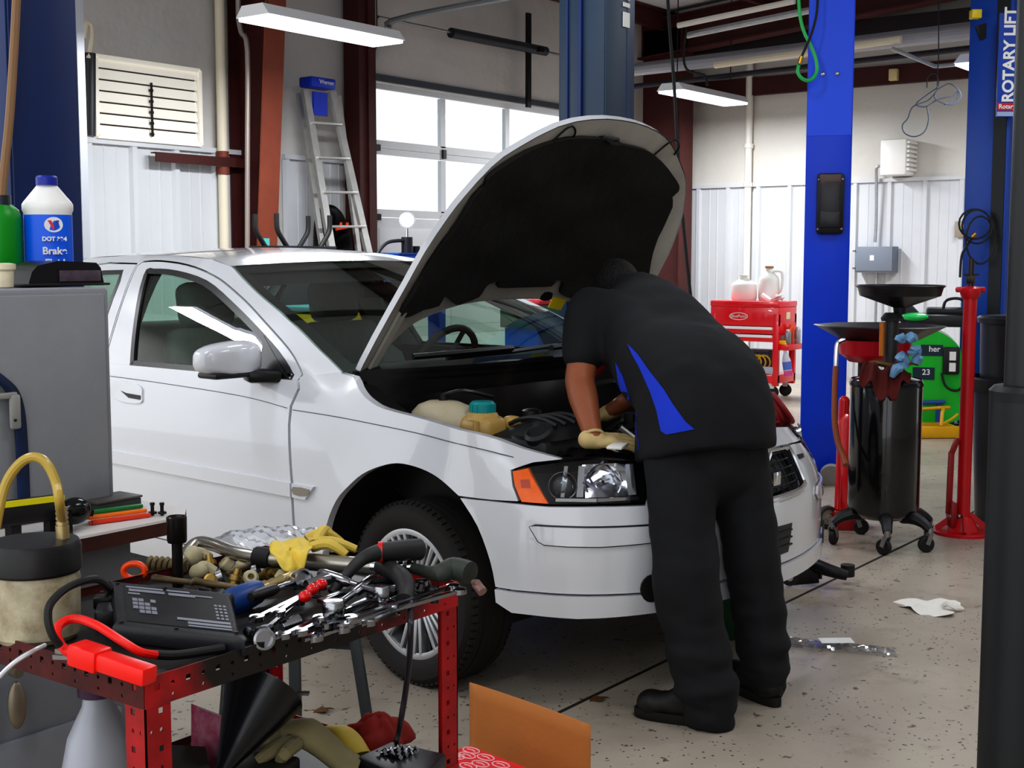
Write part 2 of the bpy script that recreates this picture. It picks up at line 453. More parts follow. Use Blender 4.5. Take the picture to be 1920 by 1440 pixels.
# torsion tube above the door
t = thing('torsion_spring', 'dark torsion spring tube with centre bracket above the overhead door', 'door spring', (10.2, WY-.25, 3.62))
m = MB(); m.cyl((.06, 0, 0), (1.68, 0, .02), .05); m.build('spring', mat('spring_grey', '#33363c', .5, .5), t)
m = MB(); m.cyl((-1.0, 0, 0), (3.2, 0, .02), .014); m.build('shaft', STEEL, t)
m = MB(); m.box((1.5, .1, -.09), (.07, .03, 1.0)); m.box((1.5, .02, .01), (.07, .2, .05)); m.build('bracket', DARKMETAL, t)
# ---- steel frame
def tapered(name, x, y0, y1a, y1b, z, label):
    t = thing(name, label, 'column', (x, y0, 0))
    m = MB()
    m.prism([(0, 0), (y1a, 0), (y1b, z), (0, z)], lambda u, v, w: (w, -u, v), (-.006, .006)); m.build('web', DKRED, t, label='dark red web plate')
    m = MB(); L = math.hypot(y1b-y1a, z)
    m.bar((0, -y1a, 0), (0, -y1b, z), .22, .014, up=(0, -1, 0)); m.build('flange', mat('flange_lit_tone', '#8f4630', .55, noise=(4, .25)), t, label='inner flange with a lit orange-red tone in its colour')  # lit side of the column is put into the flange colour
    m = MB(); m.box((0, -.01, z/2), (.22, .014, z)); m.build('flange', DKRED, t)
    m = MB(); m.box((0, -.6*y1a, .01), (.3, y1a+.2, .02)); m.build('base_plate', DKRED, t)
    m = MB()
    for k in range(4): m.cyl((.05*(-1)**k, -y1b-.02, z-.9-.1*(k//2)), (.05*(-1)**k, -y1b+.02, z-.9-.1*(k//2)), .015, n=8)
    m.build('bolt', DARKMETAL, t)
    return t
tapered('steel_column', 7.70, WY-.02, .20, .53, 4.3, 'red oxide steel column with lit-toned orange flange left of the ladder')
t = thing('steel_column', 'dark red steel door column behind the ladder', 'column', (9.06, WY-.03, 0))
m = MB(); m.box((0, -.10, 2.1), (.19, .19, 4.2)); m.build('post', DKRED, t); m = MB(); m.box((.06, -.205, 2.1), (.10, .02, 4.2)); m.build('door_stop', DKRED, t)
t = thing('steel_column', 'dark red steel column in the far corner behind the raised hood', 'column', (14.3, WY-.03, 0))
m = MB(); m.box((0, -.3, 2.1), (.02, .6, 4.2)); m.build('web', DKRED, t); m = MB(); m.box((0, -.61, 2.1), (.3, .02, 4.2)); m.build('flange', DKRED, t)
# rafters along Y, purlins along X
def ceil_z(y): return 4.35+(9-y)/15*1.2
for i, x in enumerate((7.70, 14.3)):
    t = thing('roof_rafter', ['dark red roof rafter running in from the orange-flanged column', 'dark red roof rafter running in from the far corner column'][i], 'rafter', (x, WY, 3.75), group=None)
    for nm, w, a, b in (('web', .02, -.5, -.1), ('flange', .22, -.53, -.51), ('flange', .22, -.10, -.08)):
        m = MB(); y1 = -3.
        m.prism([(WY, ceil_z(WY)+a), (WY, ceil_z(WY)+b), (y1, ceil_z(y1)+b), (y1, ceil_z(y1)+a)], lambda u, v, s: (x+s, u, v), (-w/2, w/2)); m.build(nm, DKRED, t, world=True)
for i, y in enumerate((8.3, 6.9, 5.5, 4.1)):
    m = MB(); z = ceil_z(y)-.12
    m.box((8, y, z), (13.6, .012, .2)); m.box((8, y-.03, z+.1), (13.6, .07, .01)); m.box((8, y+.03, z-.1), (13.6, .07, .01))
    single(m, 'roof_purlin', DKRED, ['roof purlin nearest the overhead door wall', 'second roof purlin out from the overhead door wall', 'third roof purlin out from the overhead door wall', 'fourth roof purlin out from the overhead door wall'][i], 'purlin', 'roof purlins')
# girt on the far wall
m = MB(); m.box((WX-.09, 3.1, 3.49), (.012, 11, .2)); m.box((WX-.05, 3.1, 3.39), (.1, 11, .012)); m.box((WX-.05, 3.1, 3.59), (.1, 11, .012))
single(m, 'wall_girt', DKRED, 'long dark red girt beam across the far wall', 'beam')
m = MB(); m.box((WX-.14, 3.1, 4.02), (.16, 11, .2)); single(m, 'eave_strut', mat('eave_dark', '#2a2024', .6), 'dark horizontal beam high on the far wall above the girt', 'beam')
m = MB()
a = on_y(292, 297, WY-.13); m.box(((a.x+7.68)/2, WY-.13, 2.2), (7.68-a.x, .012, .075)); m.box(((a.x+7.68)/2, WY-.10, 2.235), (7.68-a.x, .06, .01))
single(m, 'wall_girt', DKRED, 'short dark red steel angle fixed between the pipe and orange-flanged column', 'beam')
# louvred vent
t = thing('louver_vent', 'white wall louver vent with horizontal slats above the ribbed panels', 'vent', (6.75, WY-.02, 2.63))
LV = mat('louver_daylight_glow', '#f8f3e6', .5, emit=.3)  # faint glow in the material stands in for daylight behind the louver
m = MB(); w, h = 1.0, .60
for sx in (-1, 1): m.box((sx*w/2, -.02, 0), (.03, .06, h))
for sz in (-1, 1): m.box((0, -.02, sz*h/2), (w, .06, .03))
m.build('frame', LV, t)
m = MB(); m.box((0, .012, 0), (w-.02, .006, h-.02)); m.build('backing', mat('vent_dark', '#55505a', .8), t)
m = MB()
for k in range(7): m.box((0, -.025, -h/2+.05+k*h/7.1), (w-.05, .010, .074), Matrix.Rotation(R(-16), 3, 'X'))
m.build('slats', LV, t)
m = MB(); m.box((.0, -.055, -.06), (.014, .014, .42)); [m.box((0, -.05, -.25+k*.085), (.03, .02, .02)) for k in range(5)]; m.build('control_rod', DARKMETAL, t)
# pipes on the left wall
PIPEW = mat('pipe_cream', '#ddd3bd', .5)
t = thing('wall_pipe', 'thick cream pipe standing up the left wall beside the louver', 'pipe', (7.45, WY-.09, 0))
m = MB(); m.cyl((0, 0, 0), (0, 0, 4.3), .042); m.build('pipe', PIPEW, t)
m = MB(); m.cyl((0, 0, 2.1), (0, 0, 2.16), .055); m.cyl((0, 0, 2.24), (0, 0, 2.29), .052); m.build('clamp', REDOX, t)
m = MB()
pts = [on_x(*p, 7.55) for p in ((447, -40), (447, 25), (452, 60), (464, 95), (464, 300), (464, 520))]
m.tube(pts, .022, 10, sub=4); single(m, 'conduit', mat('conduit_grey', '#a59a92', .4, .4), 'thin bent grey conduit running down the red column web', 'conduit')
m = MB(); p = on_y(153, 300, 8.0); m.box((p.x, 8.0, 2.1), (.06, .06, 4.2)); single(m, 'conduit', mat('angle_light', '#c6c9cf', .4, .4), 'pale square steel upright at the right edge of the dark blue lift post', 'conduit')
t = thing('wall_spring', 'short black spring bar with pipe hook by the dark blue lift post', 'spring', on_y(168, 260, 8.5))
m = MB(); a = on_y(168, 100, 8.5); b = on_y(168, 255, 8.5); m.cyl(a, b, .045); m.build('bar', BLACKPL, t, world=True)
m = MB(); m.tube([on_y(*p, 8.48) for p in ((158, 72), (162, 45), (170, 48), (172, 75), (166, 110))], .02, 8, sub=4); m.build('hook', PIPEW, t, world=True)
# far wall fittings
t = thing('wall_pipe', 'white vertical pipe on the far wall left of the bright blue lift post', 'pipe', (WX-.08, 7.43, 0))
m = MB(); m.cyl((0, 0, 0), (0, 0, 4.3), .045); m.build('pipe', mat('pipe_white', '#e6e2d8', .5), t)
for z in (2.28, 2.75): m = MB(); m.cyl((0, 0, z), (0, 0, z+.05), .06); m.build('coupling', mat('pipe_white', '#e6e2d8', .5), t)
t = thing('wall_pipe', 'slim brown pipe on the far wall behind the raised hood', 'pipe', (WX-.1, 8.35, 0))
m = MB(); a = on_x(1275, 300, WX-.1); m.cyl((0, a.y-8.35, 0), (0, a.y-8.35, 3.45), .03); m.build('pipe', mat('pipe_brown', '#7a6a66', .5), t)
t = thing('wall_heater', 'white box heater with vented side mounted high on the far wall', 'heater', (WX-.02, 5.47, 2.34))
m = MB(); m.box((-.15, .05, .2), (.3, .30, .40), bev=.02); m.build('housing', mat('heater_white', '#f0eee8', .4), t)
m = MB(); [m.box((-.15, -.115, .06+k*.05), (.26, .03, .025)) for k in range(7)]; m.build('vents', mat('heater_white', '#f0eee8', .4), t)
m = MB(); m.tube([(-.1, .2, .1), (-.1, .27, .12), (-.1, .31, .1), (-.08, .32, 0), (-.05, .32, -.5), (-.05, .33, -.75)], .018, 8, sub=4); m.build('supply_pipe', GALV, t)
t = thing('electrical_box', 'grey steel electrical box on the far wall right of the blue post', 'electrical box', (WX-.03, 5.76, 1.24))
m = MB(); m.box((-.08, 0, .15), (.16, .46, .30), bev=.006); m.build('housing', mat('box_grey', '#6f7783', .5), t)
m = MB(); m.box((-.165, 0, .16), (.008, .44, .28), bev=.003); m.build('cover', mat('box_grey2', '#7a828e', .45), t)
m = MB(); m.box((-.17, .02, .17), (.003, .05, .06)); m.build('sticker', WHITEPL, t)
m = MB(); m.cyl((-.06, .0, -1.235), (-.06, 0, 0), .016); m.build('conduit', GALV, t)
for z in (.05, .25): m = MB(); m.box((-.17, .235, z), (.02, .03, .02)); m.build('hinge', STEEL, t)
m = MB(); p = on_x(1675, 140, WX-.14); m.box((WX-.12, p.y, p.z), (.08, .10, .13), bev=.008); single(m, 'junction_box', mat('jb_cream', '#e2cf9a', .5), 'small cream junction box on the dark red girt', 'junction box')
m = MB(); p = on_x(1800, 430, WX-.04); m.box((WX-.05, p.y, p.z), (.05, .10, .18), bev=.005); single(m, 'wall_outlet', mat('outlet_tan', '#9a9080', .5), 'grey outlet plate on the far wall beside the sign-bearing lift post', 'outlet')
# overhead pipes and rails running across near the far wall
def rail(name, p0, p1, x, r, m_, label, cat, n=10):
    a = on_x(*p0, x); b = on_x(*p1, x); q = MB(); q.cyl(a+(a-b)*.1, b, r, n=n); return single(q, name, m_, label, cat)
rail('ceiling_pipe', (1190, 134), (1840, 62), 12.6, .05, mat('rail_grey', '#b4b4bb', .4), 'thick pale pipe along the ceiling, uppermost behind the blue post', 'pipe')
rail('ceiling_pipe', (1190, 124), (1840, 44), 12.75, .03, mat('rail_dim', '#7c7d85', .45), 'grey pipe just above the thick pale ceiling pipe', 'pipe')
rail('ceiling_pipe', (1370, 118), (1690, 74), 12.3, .035, PIPEW, 'cream pipe hung under the thick pale ceiling pipe', 'pipe')
rail('ceiling_pipe', (1190, 162), (1840, 88), 13.2, .03, mat('pipe_dark', '#2b2530', .5), 'dark pipe below the cream ceiling pipe', 'pipe')
rail('ceiling_pipe', (1290, 44), (1490, 2), 10.5, .025, mat('pipe_white', '#e6e2d8', .5), 'short white pipe at the ceiling above the far light fixture', 'pipe')
rail('ceiling_pipe', (1310, 62), (1540, 15), 11.3, .03, GALV, 'galvanised pipe at the ceiling left of the bright blue post', 'pipe')
# ================================================================== the white sedan
CARO = Vector((4.057, 2.732, 0)); CARA = R(86.2)+PI
car = thing('car', 'white four-door sedan with its hood raised, parked nose towards the room', 'car', CARO, CARA)
CI = root_matrix(car).inverted(); CM = root_matrix(car)
def cpx(px, py, axis, val):
    """car-space point seen at a pixel, on the car plane axis=val"""
    n = [0, 0, 0]; n[axis] = 1; p = [0, 0, 0]; p[axis] = val
    return CI @ on_plane(px, py, CM @ Vector(p), CM.to_3x3() @ Vector(n))
PAINT = mat('car_white', '#d3d5da', .22, coat=.9, spec=.5)
PAINTIN = mat('car_white_inner', '#b9b6ae', .45, noise=(5, .25))
CGLASS = glass('car_glass', '#cbe3d8', .01); WGLASS = glass('windscreen_glass', '#d6e6de', .01)
TRIM = mat('car_black_trim', '#101012', .35); BAY = mat('engine_bay_black', '#151416', .5, noise=(9, .4)); LINERM = mat('arch_liner', '#0b0b0c', .85)
SEATM = mat('seat_grey', '#83857f', .8, noise=(40, .15)); DASHM = mat('dash_grey', '#33383a', .6); INT = mat('interior_dark', '#2f3031', .8)
SM = SMAX
DOORF = [(-.562, .30), (-.562, .62), (-.586, .82), (-.588, .885), (-.566, .945), (-.59, .972), (-1.2, .972), (-1.805, .972), (-1.742, .93), (-1.692, .72), (-1.697, .61), (-1.70, .30)]
DWIN = smooth2([(-1.615, .985), (-1.69, 1.15), (-1.775, 1.335), (-1.745, 1.349), (-1.567, 1.342), (-1.338, 1.305), (-1.126, 1.231), (-.905, 1.138), (-.744, 1.059), (-.64, .990), (-.66, .980), (-.95, .980), (-1.3, .980), (-1.59, .980)], 3)
DFRAME = sm([(-1.805, .968), (-1.815, 1.1), (-1.835, 1.22), (-1.872, 1.370)])+sm([(-1.855, 1.384), (-1.738, 1.387), (-1.527, 1.371), (-1.308, 1.330), (-1.123, 1.270), (-.942, 1.196), (-.694, 1.074), (-.584, .992)], 4)+[(-.60, .968)]
RFRAME = [(-1.822, .968), (-1.832, 1.1), (-1.852, 1.22), (-1.893, 1.376), (-2.1, 1.378), (-2.3, 1.36), (-2.5, 1.315), (-2.68, 1.2), (-2.76, 1.07), (-2.76, .968)]
RWIN = [(-1.90, .985), (-1.905, 1.1), (-1.94, 1.30), (-1.96, 1.343), (-2.1, 1.34), (-2.28, 1.322), (-2.46, 1.275), (-2.6, 1.18), (-2.66, 1.07), (-2.67, .985)]
SIDE = [(-.41, .965)]+sm([(-.394, 1.011), (-.529, 1.076), (-.748, 1.177), (-.995, 1.273), (-1.243, 1.371)], 4)+[(-1.40, 1.398), (-1.7, 1.415), (-2.0, 1.415), (-2.3, 1.403), (-2.6, 1.35), (-2.85, 1.25), (-3.05, 1.12), (-3.15, 1.04), (-3.2, .965)]
def grow(pl, d):
    c = (sum(p[0] for p in pl)/len(pl), sum(p[1] for p in pl)/len(pl)); out = []
    for i, p in enumerate(pl):
        a = pl[i-1]; b = pl[(i+1) % len(pl)]; tx, ty = b[0]-a[0], b[1]-a[1]; l = math.hypot(tx, ty); n = (ty/l, -tx/l)
        if (p[0]-c[0])*n[0]+(p[1]-c[1])*n[1] < 0: n = (-n[0], -n[1])
        out.append((p[0]+n[0]*d, p[1]+n[1]*d))
    return out
FEND = [(-.548, .30), (-.548, .62), (-.572, .82), (-.574, .885), (-.552, .945), (-.575, .985), (-.40, 1.010), (-.31, 1.0)]+sm([(-.285, .985), (-.25, .957), (-.20, .931), (-.117, .908), (.081, .887), (.289, .855), (.427, .813), (.583, .781)], 3)+[(.475, .774), (.403, .752), (.416, .705), (.440, .661), (.352, .661)]+sm([(.244, .666), (.19, .70), (.133, .724), (.06, .739), (-.021, .742), (-.1, .724), (-.182, .690), (-.25, .642), (-.313, .584), (-.368, .492), (-.40, .38), (-.41, .30)], 3)
def arch(cx, r, a0, a1, n=10): return [(cx+r*math.cos(R(a0+(a1-a0)*i/n)), .33+r*math.sin(R(a0+(a1-a0)*i/n))) for i in range(n+1)]
RDOOR = [(-1.712, .30), (-1.709, .61), (-1.704, .72), (-1.754, .93), (-1.817, .972), (-2.76, .972), (-2.74, .86)] + arch(-2.715, .43, 92, 178, 7)[0:0] + [(-2.62, .76), (-2.45, .68), (-2.34, .55), (-2.30, .42), (-2.29, .30)]
QUART = [(-2.305, .30), (-2.315, .42), (-2.355, .55), (-2.46, .69)] + arch(-2.715, .415, 125, 0, 9)[::1] 
# rear quarter: arch between door and tail
QUART = [(-2.30, .30)] + [(-2.715+.415*math.cos(a), .33+.415*math.sin(a)) for a in [R(4+k*17.2) for k in range(11)]] + [(-3.135, .30), (-3.5, .30), (-3.6, .45), (-3.62, .6), (-3.62, .93), (-3.25, .985), (-2.775, .972), (-2.755, .86), (-2.635, .765), (-2.465, .69), (-2.352, .55), (-2.312, .42)]
for sgn in (1, -1):
    mir = sgn < 0
    m = MB(); m.panel(S, FEND, .055, .03, mirror=mir); fe = m.build('front_fender', PAINT, car)
    # black ledge inside the fender edge
    m = MB(); edge = [(-.36, 1.0), (-.25, .957), (-.117, .908), (.081, .887), (.289, .855), (.427, .813), (.583, .781)]
    rows = []
    for ins, dz in ((.012, -.012), (.05, -.022), (.13, -.03), (.16, -.36)):
        rows.append([(lambda q: m.v((q[0], q[1]*sgn+(ins-.012)*sgn, q[2]+dz)))(S(s_, z_, .012)) for s_, z_ in edge])
    for a, b in zip(rows, rows[1:]):
        for i in range(len(a)-1): m.f([a[i], a[i+1], b[i+1], b[i]])
    m.build('inner_ledge', BAY, car)
    # arch liner: a half tube behind the wheel opening
    m = MB()
    for cx in (-.0, -2.715):
        m = MB(); m.grid(lambda u, v: (cx+.415*math.cos(PI*(1.08*u-.04)), sgn*(-.86+.55*v), .33+.415*math.sin(PI*(1.08*u-.04))), 16, 3)
        m.build('arch_liner', LINERM, car)
    m = MB(); m.panel(S, DOORF, .06, .02, mirror=mir); do = m.build('front_door', PAINT, car)
    m = MB(); m.panel(G, DFRAME, .05, .018, [DWIN], mirror=mir); m.build('window_frame', PAINT, do)
    m = MB(); m.panel(lambda a, b, c: G(a, b, c-.002), grow(DWIN, .010), .05, .02, [grow(DWIN, -.012)], mirror=mir); m.build('window_seal', TRIM, do)
    m = MB(); m.panel(lambda a, b, c: G(a, b, c+.008), grow(DWIN, .006), .06, 0, mirror=mir); m.build('window_glass', CGLASS, do)
    m = MB(); m.panel(lambda a, b, c: G(a, b, c-.004), [(-.845, 1.118), (-.63, .966), (-.80, .966)], .05, .012, mirror=mir); m.build('mirror_sail', TRIM, do)
    m = MB(); m.panel(lambda a, b, c: S(a, b, c-.010), [(-1.69, .628), (-.555, .618), (-.555, .568), (-1.69, .577)], .06, .012, mirror=mir); m.build('rub_strip', PAINT, do)
    hp = smooth2([(-1.70, .885), (-1.665, .908), (-1.57, .908), (-1.49, .895), (-1.475, .865), (-1.476, .833), (-1.58, .828), (-1.655, .84)], 3)
    m = MB(); m.panel(lambda a, b, c: S(a, b, c-.006+.0), hp, .02, .008, mirror=mir); h = m.build('door_handle', PAINT, do)
    m = MB(); m.panel(lambda a, b, c: S(a, b, c-.0085), [(-1.62, .872), (-1.58, .865), (-1.48, .862), (-1.478, .845), (-1.56, .848)], .03, .002, mirror=mir); m.build('handle_recess', TRIM, h)
    m = MB(); m.panel(lambda a, b, c: S(a, b, c+.04), DOORF, .1, 0, mirror=mir); m.build('door_lining', INT, do)
    # door mirror
    m = MB(); c0 = Vector((-.775, -.985*sgn, 1.045))
    def mirp(u, v):
        a = 2*PI*u; t = PI*v; k = .5
        ca = math.copysign(abs(math.cos(a))**k, math.cos(a)); sa = math.copysign(abs(math.sin(a))**.8, math.sin(a))
        st = abs(math.sin(t))**.55; ct = math.cos(t)
        zz = .066*ca*st*(1+.10*ct); zz = max(zz, -.046); q = Vector((.066*sa*st-.02*abs(ct)**2, .130*ct*sgn, zz))
        return c0+q
    g = m.grid(lambda u, v: mirp(u, .02+.96*v), 28, 16, wrap=True); m.f(g[0]); m.f(list(reversed(g[-1]))); m.fix()
    mo = m.build('door_mirror', PAINT, do)
    m = MB(); m.box(c0+Vector((.0, .01*sgn, -.052)), (.11, .235, .022), bev=.01); m.bar(c0+Vector((.0, .06*sgn, -.062)), c0+Vector((.06, .17*sgn, -.066)), .12, .045, bev=.015); m.build('mirror_base', TRIM, mo)
    m = MB(); m.panel(S, RDOOR, .07, .02, mirror=mir); rd = m.build('rear_door', PAINT, car)
    m = MB(); m.panel(G, RFRAME, .06, .018, [RWIN], mirror=mir); m.build('window_frame', PAINT, rd)
    m = MB(); m.panel(lambda a, b, c: G(a, b, c-.002), grow(RWIN, .010), .05, .02, [grow(RWIN, -.010)], mirror=mir); m.build('window_seal', TRIM, rd)
    m = MB(); m.panel(lambda a, b, c: G(a, b, c+.008), grow(RWIN, .004), .08, 0, mirror=mir); m.build('window_glass', CGLASS, rd)
    m = MB(); m.panel(lambda a, b, c: S(a, b, c-.010), [(-2.27, .632), (-1.715, .628), (-1.715, .577), (-2.27, .58)], .07, .012, mirror=mir); m.build('rub_strip', PAINT, rd)
    m = MB(); m.panel(S, QUART, .08, .02, mirror=mir); m.build('rear_quarter_panel', PAINT, car)
    m = MB(); m.panel(G, SIDE, .06, .03, [grow(DFRAME, .007), grow(RFRAME, .007)], mirror=mir); m.build('side_frame', PAINT, car)
    m = MB(); m.panel(lambda a, b, c: G(a, b, c+.035), [(-1.72, .97), (-1.76, 1.37), (-1.95, 1.37), (-1.92, .97)], .08, .03, mirror=mir); m.build('door_pillar', mat('pillar_trim', '#6e7068', .7), car)
    m = MB(); m.panel(S, [(-.41, .295), (-2.29, .295), (-2.29, .20), (-.43, .20)], .07, .02, mirror=mir); m.build('sill', PAINT, car)
    m = MB(); m.panel(lambda a, b, c: S(a, b, c-.010), [(-.545, .618), (-.43, .618), (-.478, .567), (-.545, .568)], .03, .012, mirror=mir); m.build('fender_strip', PAINT, fe)
    m = MB(); m.panel(lambda a, b, c: S(a, b, c-.013), smooth2([(-.535, .607), (-.45, .606), (-.468, .582), (-.535, .581)], 2), .02, .004, mirror=mir); m.build('side_marker_lamp', mat('lamp_smoke', '#8d857a', .15), fe)
    # headlight
    HL = [(.409, .748), (.436, .758), (.552, .770), (.724, .778), (.906, .766), (.88, .70), (.860, .652), (.70, .654), (.544, .654), (.452, .658), (.423, .705)]
    AM = [(.411, .748), (.460, .757), (.490, .717), (.538, .656), (.452, .660), (.425, .705)]
    m = MB(); m.panel(lambda a, b, c: S(a, b, c+.055), HL, .05, -.05, mirror=mir); hl = m.build('headlight', mat('lamp_housing', '#222226', .12, .6), car)
    m = MB()
    for k, (s_, z_, r_, ins) in enumerate(((.585, .703, .042, .05), (.735, .712, .056, .045))):
        q = Vector(S(s_, z_, ins)); o_ = Vector(S(s_, z_, ins-.05)); ax = (o_-q).normalized(); q.y *= sgn; ax.y *= sgn
        m.lathe([(.004, -.03), (r_*.5, -.022), (r_*.85, 0), (r_, .028), (r_*1.06, .03)], q, ax, 24, cap1=False)
        if k: m.box(q-ax*.01, (.05, .05, .012), bev=.004); m.lathe([(r_*1.06, .028), (r_*1.2, .02)], q, ax, 4, cap0=False, cap1=False)
    m.panel(lambda a, b, c: S(a, b, .028+.02*math.sin(PI*min(1, max(0, (a-.655)/.2)))*math.sin(PI*min(1, max(0, (b-.665)/.1)))), [(.662, .762), (.845, .762), (.838, .668), (.664, .668)], .02, 0, mirror=mir)
    for s_ in (.60, .655, .665, .845, .86): m.bar([*S(s_, .75, .03)][0:1]+[S(s_, .75, .03)[1]*sgn, .757], [S(s_-.015, .67, .03)[0], S(s_-.015, .67, .03)[1]*sgn, .668], .012, .008)
    m.bar([S(.56, .67, .02)[0], S(.56, .67, .02)[1]*sgn, .664], [S(.70, .66, .02)[0], S(.70, .66, .02)[1]*sgn, .662], .014, .010)
    m.bar([S(.70, .66, .02)[0], S(.70, .66, .02)[1]*sgn, .662], [S(.85, .66, .02)[0], S(.85, .66, .02)[1]*sgn, .662], .014, .010)
    m.build('reflector', CHROME, hl)
    m = MB(); m.sphere(Vector(S(.585, .703, .035))*1 if sgn > 0 else Vector((S(.585, .703, .035)[0], -S(.585, .703, .035)[1], .703)), .03, sc=(1, 1, 1)); m.build('bulb_lens', mat('clear_lens', '#e9eef2', .03, trans=.9), hl)
    m = MB(); m.panel(lambda a, b, c: S(a, b, c+.002), HL, .05, 0, mirror=mir); m.build('lens', glass('headlight_glass', '#eef0f2', .02), hl)
    m = MB(); m.panel(lambda a, b, c: S(a, b, c-.001), AM, .03, .02, mirror=mir); m.build('turn_signal_lens', mat('amber_lens', '#ff6c08', .25, noise=(22, .2), spec=.3), hl)
    m = MB(); m.panel(lambda a, b, c: S(a, b, c-.0015), grow([(.44, .724), (.47, .726), (.478, .70), (.447, .70)], 0), .02, .001, mirror=mir); m.build('amber_reflector', mat('amber_dark', '#b33603', .3), hl)
SEAM = mat('seam_dark', '#55565a', .6)
for sg in (1, -1):
    m = MB(); m.tube([(lambda q: (q[0], q[1]*sg, q[2]))(S(a, b, -.0004)) for a, b in ((-.568, .872), (-.35, .866), (-.157, .856), (.05, .843), (.205, .827), (.32, .808), (.405, .789))], .0016, 5, sub=4); m.build('fender_crease', SEAM, car)
    m = MB(); m.tube([(lambda q: (q[0], q[1]*sg, q[2]))(S(a, b, -.0004)) for a, b in ((-1.725, .923), (-1.375, .917), (-.872, .901), (-.60, .876))], .0014, 5, sub=4); m.build('door_crease', SEAM, car)
# ---- bumper: both sides in one moulding
BU = sm([(.250, .659), (.314, .577), (.356, .472), (.372, .392)], 3)+[ (.499, .387), (.662, .381), (.835, .376), (1.1, .374), (SM, .374), (SM, .592), (1.175, .597), (1.155, .615), (1.14, .738), (1.08, .738), (.95, .728), (.915, .70), (.872, .640), (.70, .645), (.544, .646), (.44, .652), (.352, .656)]
LIP = [(.374, .386), (.376, .345), (.43, .319), (.63, .307), (.837, .308), (1.1, .31), (SM, .31), (SM, .368), (1.1, .368), (.835, .370), (.662, .375), (.499, .381)]
STRIP = [(.484, .588), (.512, .545), (.530, .536), (.60, .532), (.70, .529), (.857, .531), (1.0, .534), (1.03, .556), (1.0, .580), (.857, .581), (.662, .585), (.50, .590)]
FOG = [(.868+.040*math.cos(a*PI/8), .388+.044*math.sin(a*PI/8)) for a in range(16)]
m = MB()
for mi in (False, True): m.panel(S, BU, .055, .02, mirror=mi)
bu = m.build('front_bumper', PAINT, car)
m = MB()
for mi in (False, True): m.panel(lambda a, b, c: S(a, b, c-.010), LIP, .055, .03, mirror=mi)
m.build('bumper_lip', PAINT, bu)
for mi in (False, True):
    m = MB(); m.panel(lambda a, b, c: S(a, b, c-.010), STRIP, .04, .012, mirror=mi); m.build('bumper_strip', PAINT, bu)
    m = MB(); m.panel(lambda a, b, c: S(a, b, c-.0013), grow(STRIP, .005), .05, 0, mirror=mi); m.build('strip_gap', TRIM, bu)
    m = MB(); m.panel(lambda a, b, c: S(a, b, c-.012), FOG, .02, .006, mirror=mi); m.build('fog_lamp_cover', mat('fog_dark', '#242322', .4), bu)
    m = MB(); m.panel(lambda a, b, c: S(a, b, c-.003), [(1.02, .70), (1.10, .705), (1.10, .69), (1.03, .688)], .03, .002, mirror=mi); m.build('washer_slot', TRIM, bu)
m = MB()
for mi in (False, True): m.panel(lambda a, b, c: S(a, b, c-.002), [(1.31, .500), (SM, .505), (SM, .405), (1.34, .405)], .06, .002, mirror=mi)
li = m.build('lower_intake', TRIM, bu)
m = MB()
for mi in (False, True): m.panel(S, [(.935, .735), (1.10, .744), (SM, .752), (SM, .800), (1.1, .798), (.955, .785)], .05, .02, mirror=mi)
m.build('grille_header', PAINT, bu)
m = MB()
for mi in (1, -1):
    for z in (.43, .455, .48): m.tube([(lambda q: (q[0], q[1]*mi, z))(S(s, z, -.004)) for s in (1.32, 1.38, SM)], .004, 6)
m.build('intake_bars', DARKMETAL, li)
# grille
m = MB(); GR = [(1.165, .612), (SM, .602), (SM, .742), (1.155, .735)]
for mi in (False, True): m.panel(lambda a, b, c: S(a, b, c*0+.03), GR, .06, 0, mirror=mi)
gr = m.build('grille', mat('grille_black', '#08080a', .5), car)
m = MB()
for mi in (1, -1):
    for z in (.628, .653, .678, .703, .726): m.tube([(lambda q: (q[0], q[1]*mi, z))(S(s, z, .012)) for s in (1.16, 1.25, 1.35, SM)], .003, 6)
    for s in (1.19, 1.235, 1.28, 1.325, 1.37, 1.415): m.tube([(lambda q: (q[0], q[1]*mi, z))(S(s, z, .012)) for z in (.607, .67, .738)], .0025, 6)
m.build('grille_bars', mat('grille_grey', '#33343a', .3, .6), gr)
m = MB(); pts = []
for mi in (1, -1):
    L_ = [(SM, .744), (1.25, .742), (1.175, .738), (1.155, .728), (1.165, .625), (1.18, .606), (1.26, .599), (SM, .597)]
    L_ = L_ if mi > 0 else L_[::-1][1:-1]
    pts += [(lambda q: (q[0], q[1]*mi, z))(S(s, z, -.001)) for s, z in L_]
m.tube(curve(pts, 3, closed=True)+[Vector(pts[0])], .0115, 8); m.build('chrome_surround', CHROME, gr)
m = MB(); a = S(1.33, .606, .0); b = S(1.33, .738, .0); m.bar((a[0]+.004, a[1], a[2]), (b[0]+.004, -b[1], b[2]), .008, .016); m.box((.852, 0, .67), (.006, .05, .045), bev=.01); m.build('badge_bar', CHROME, gr)
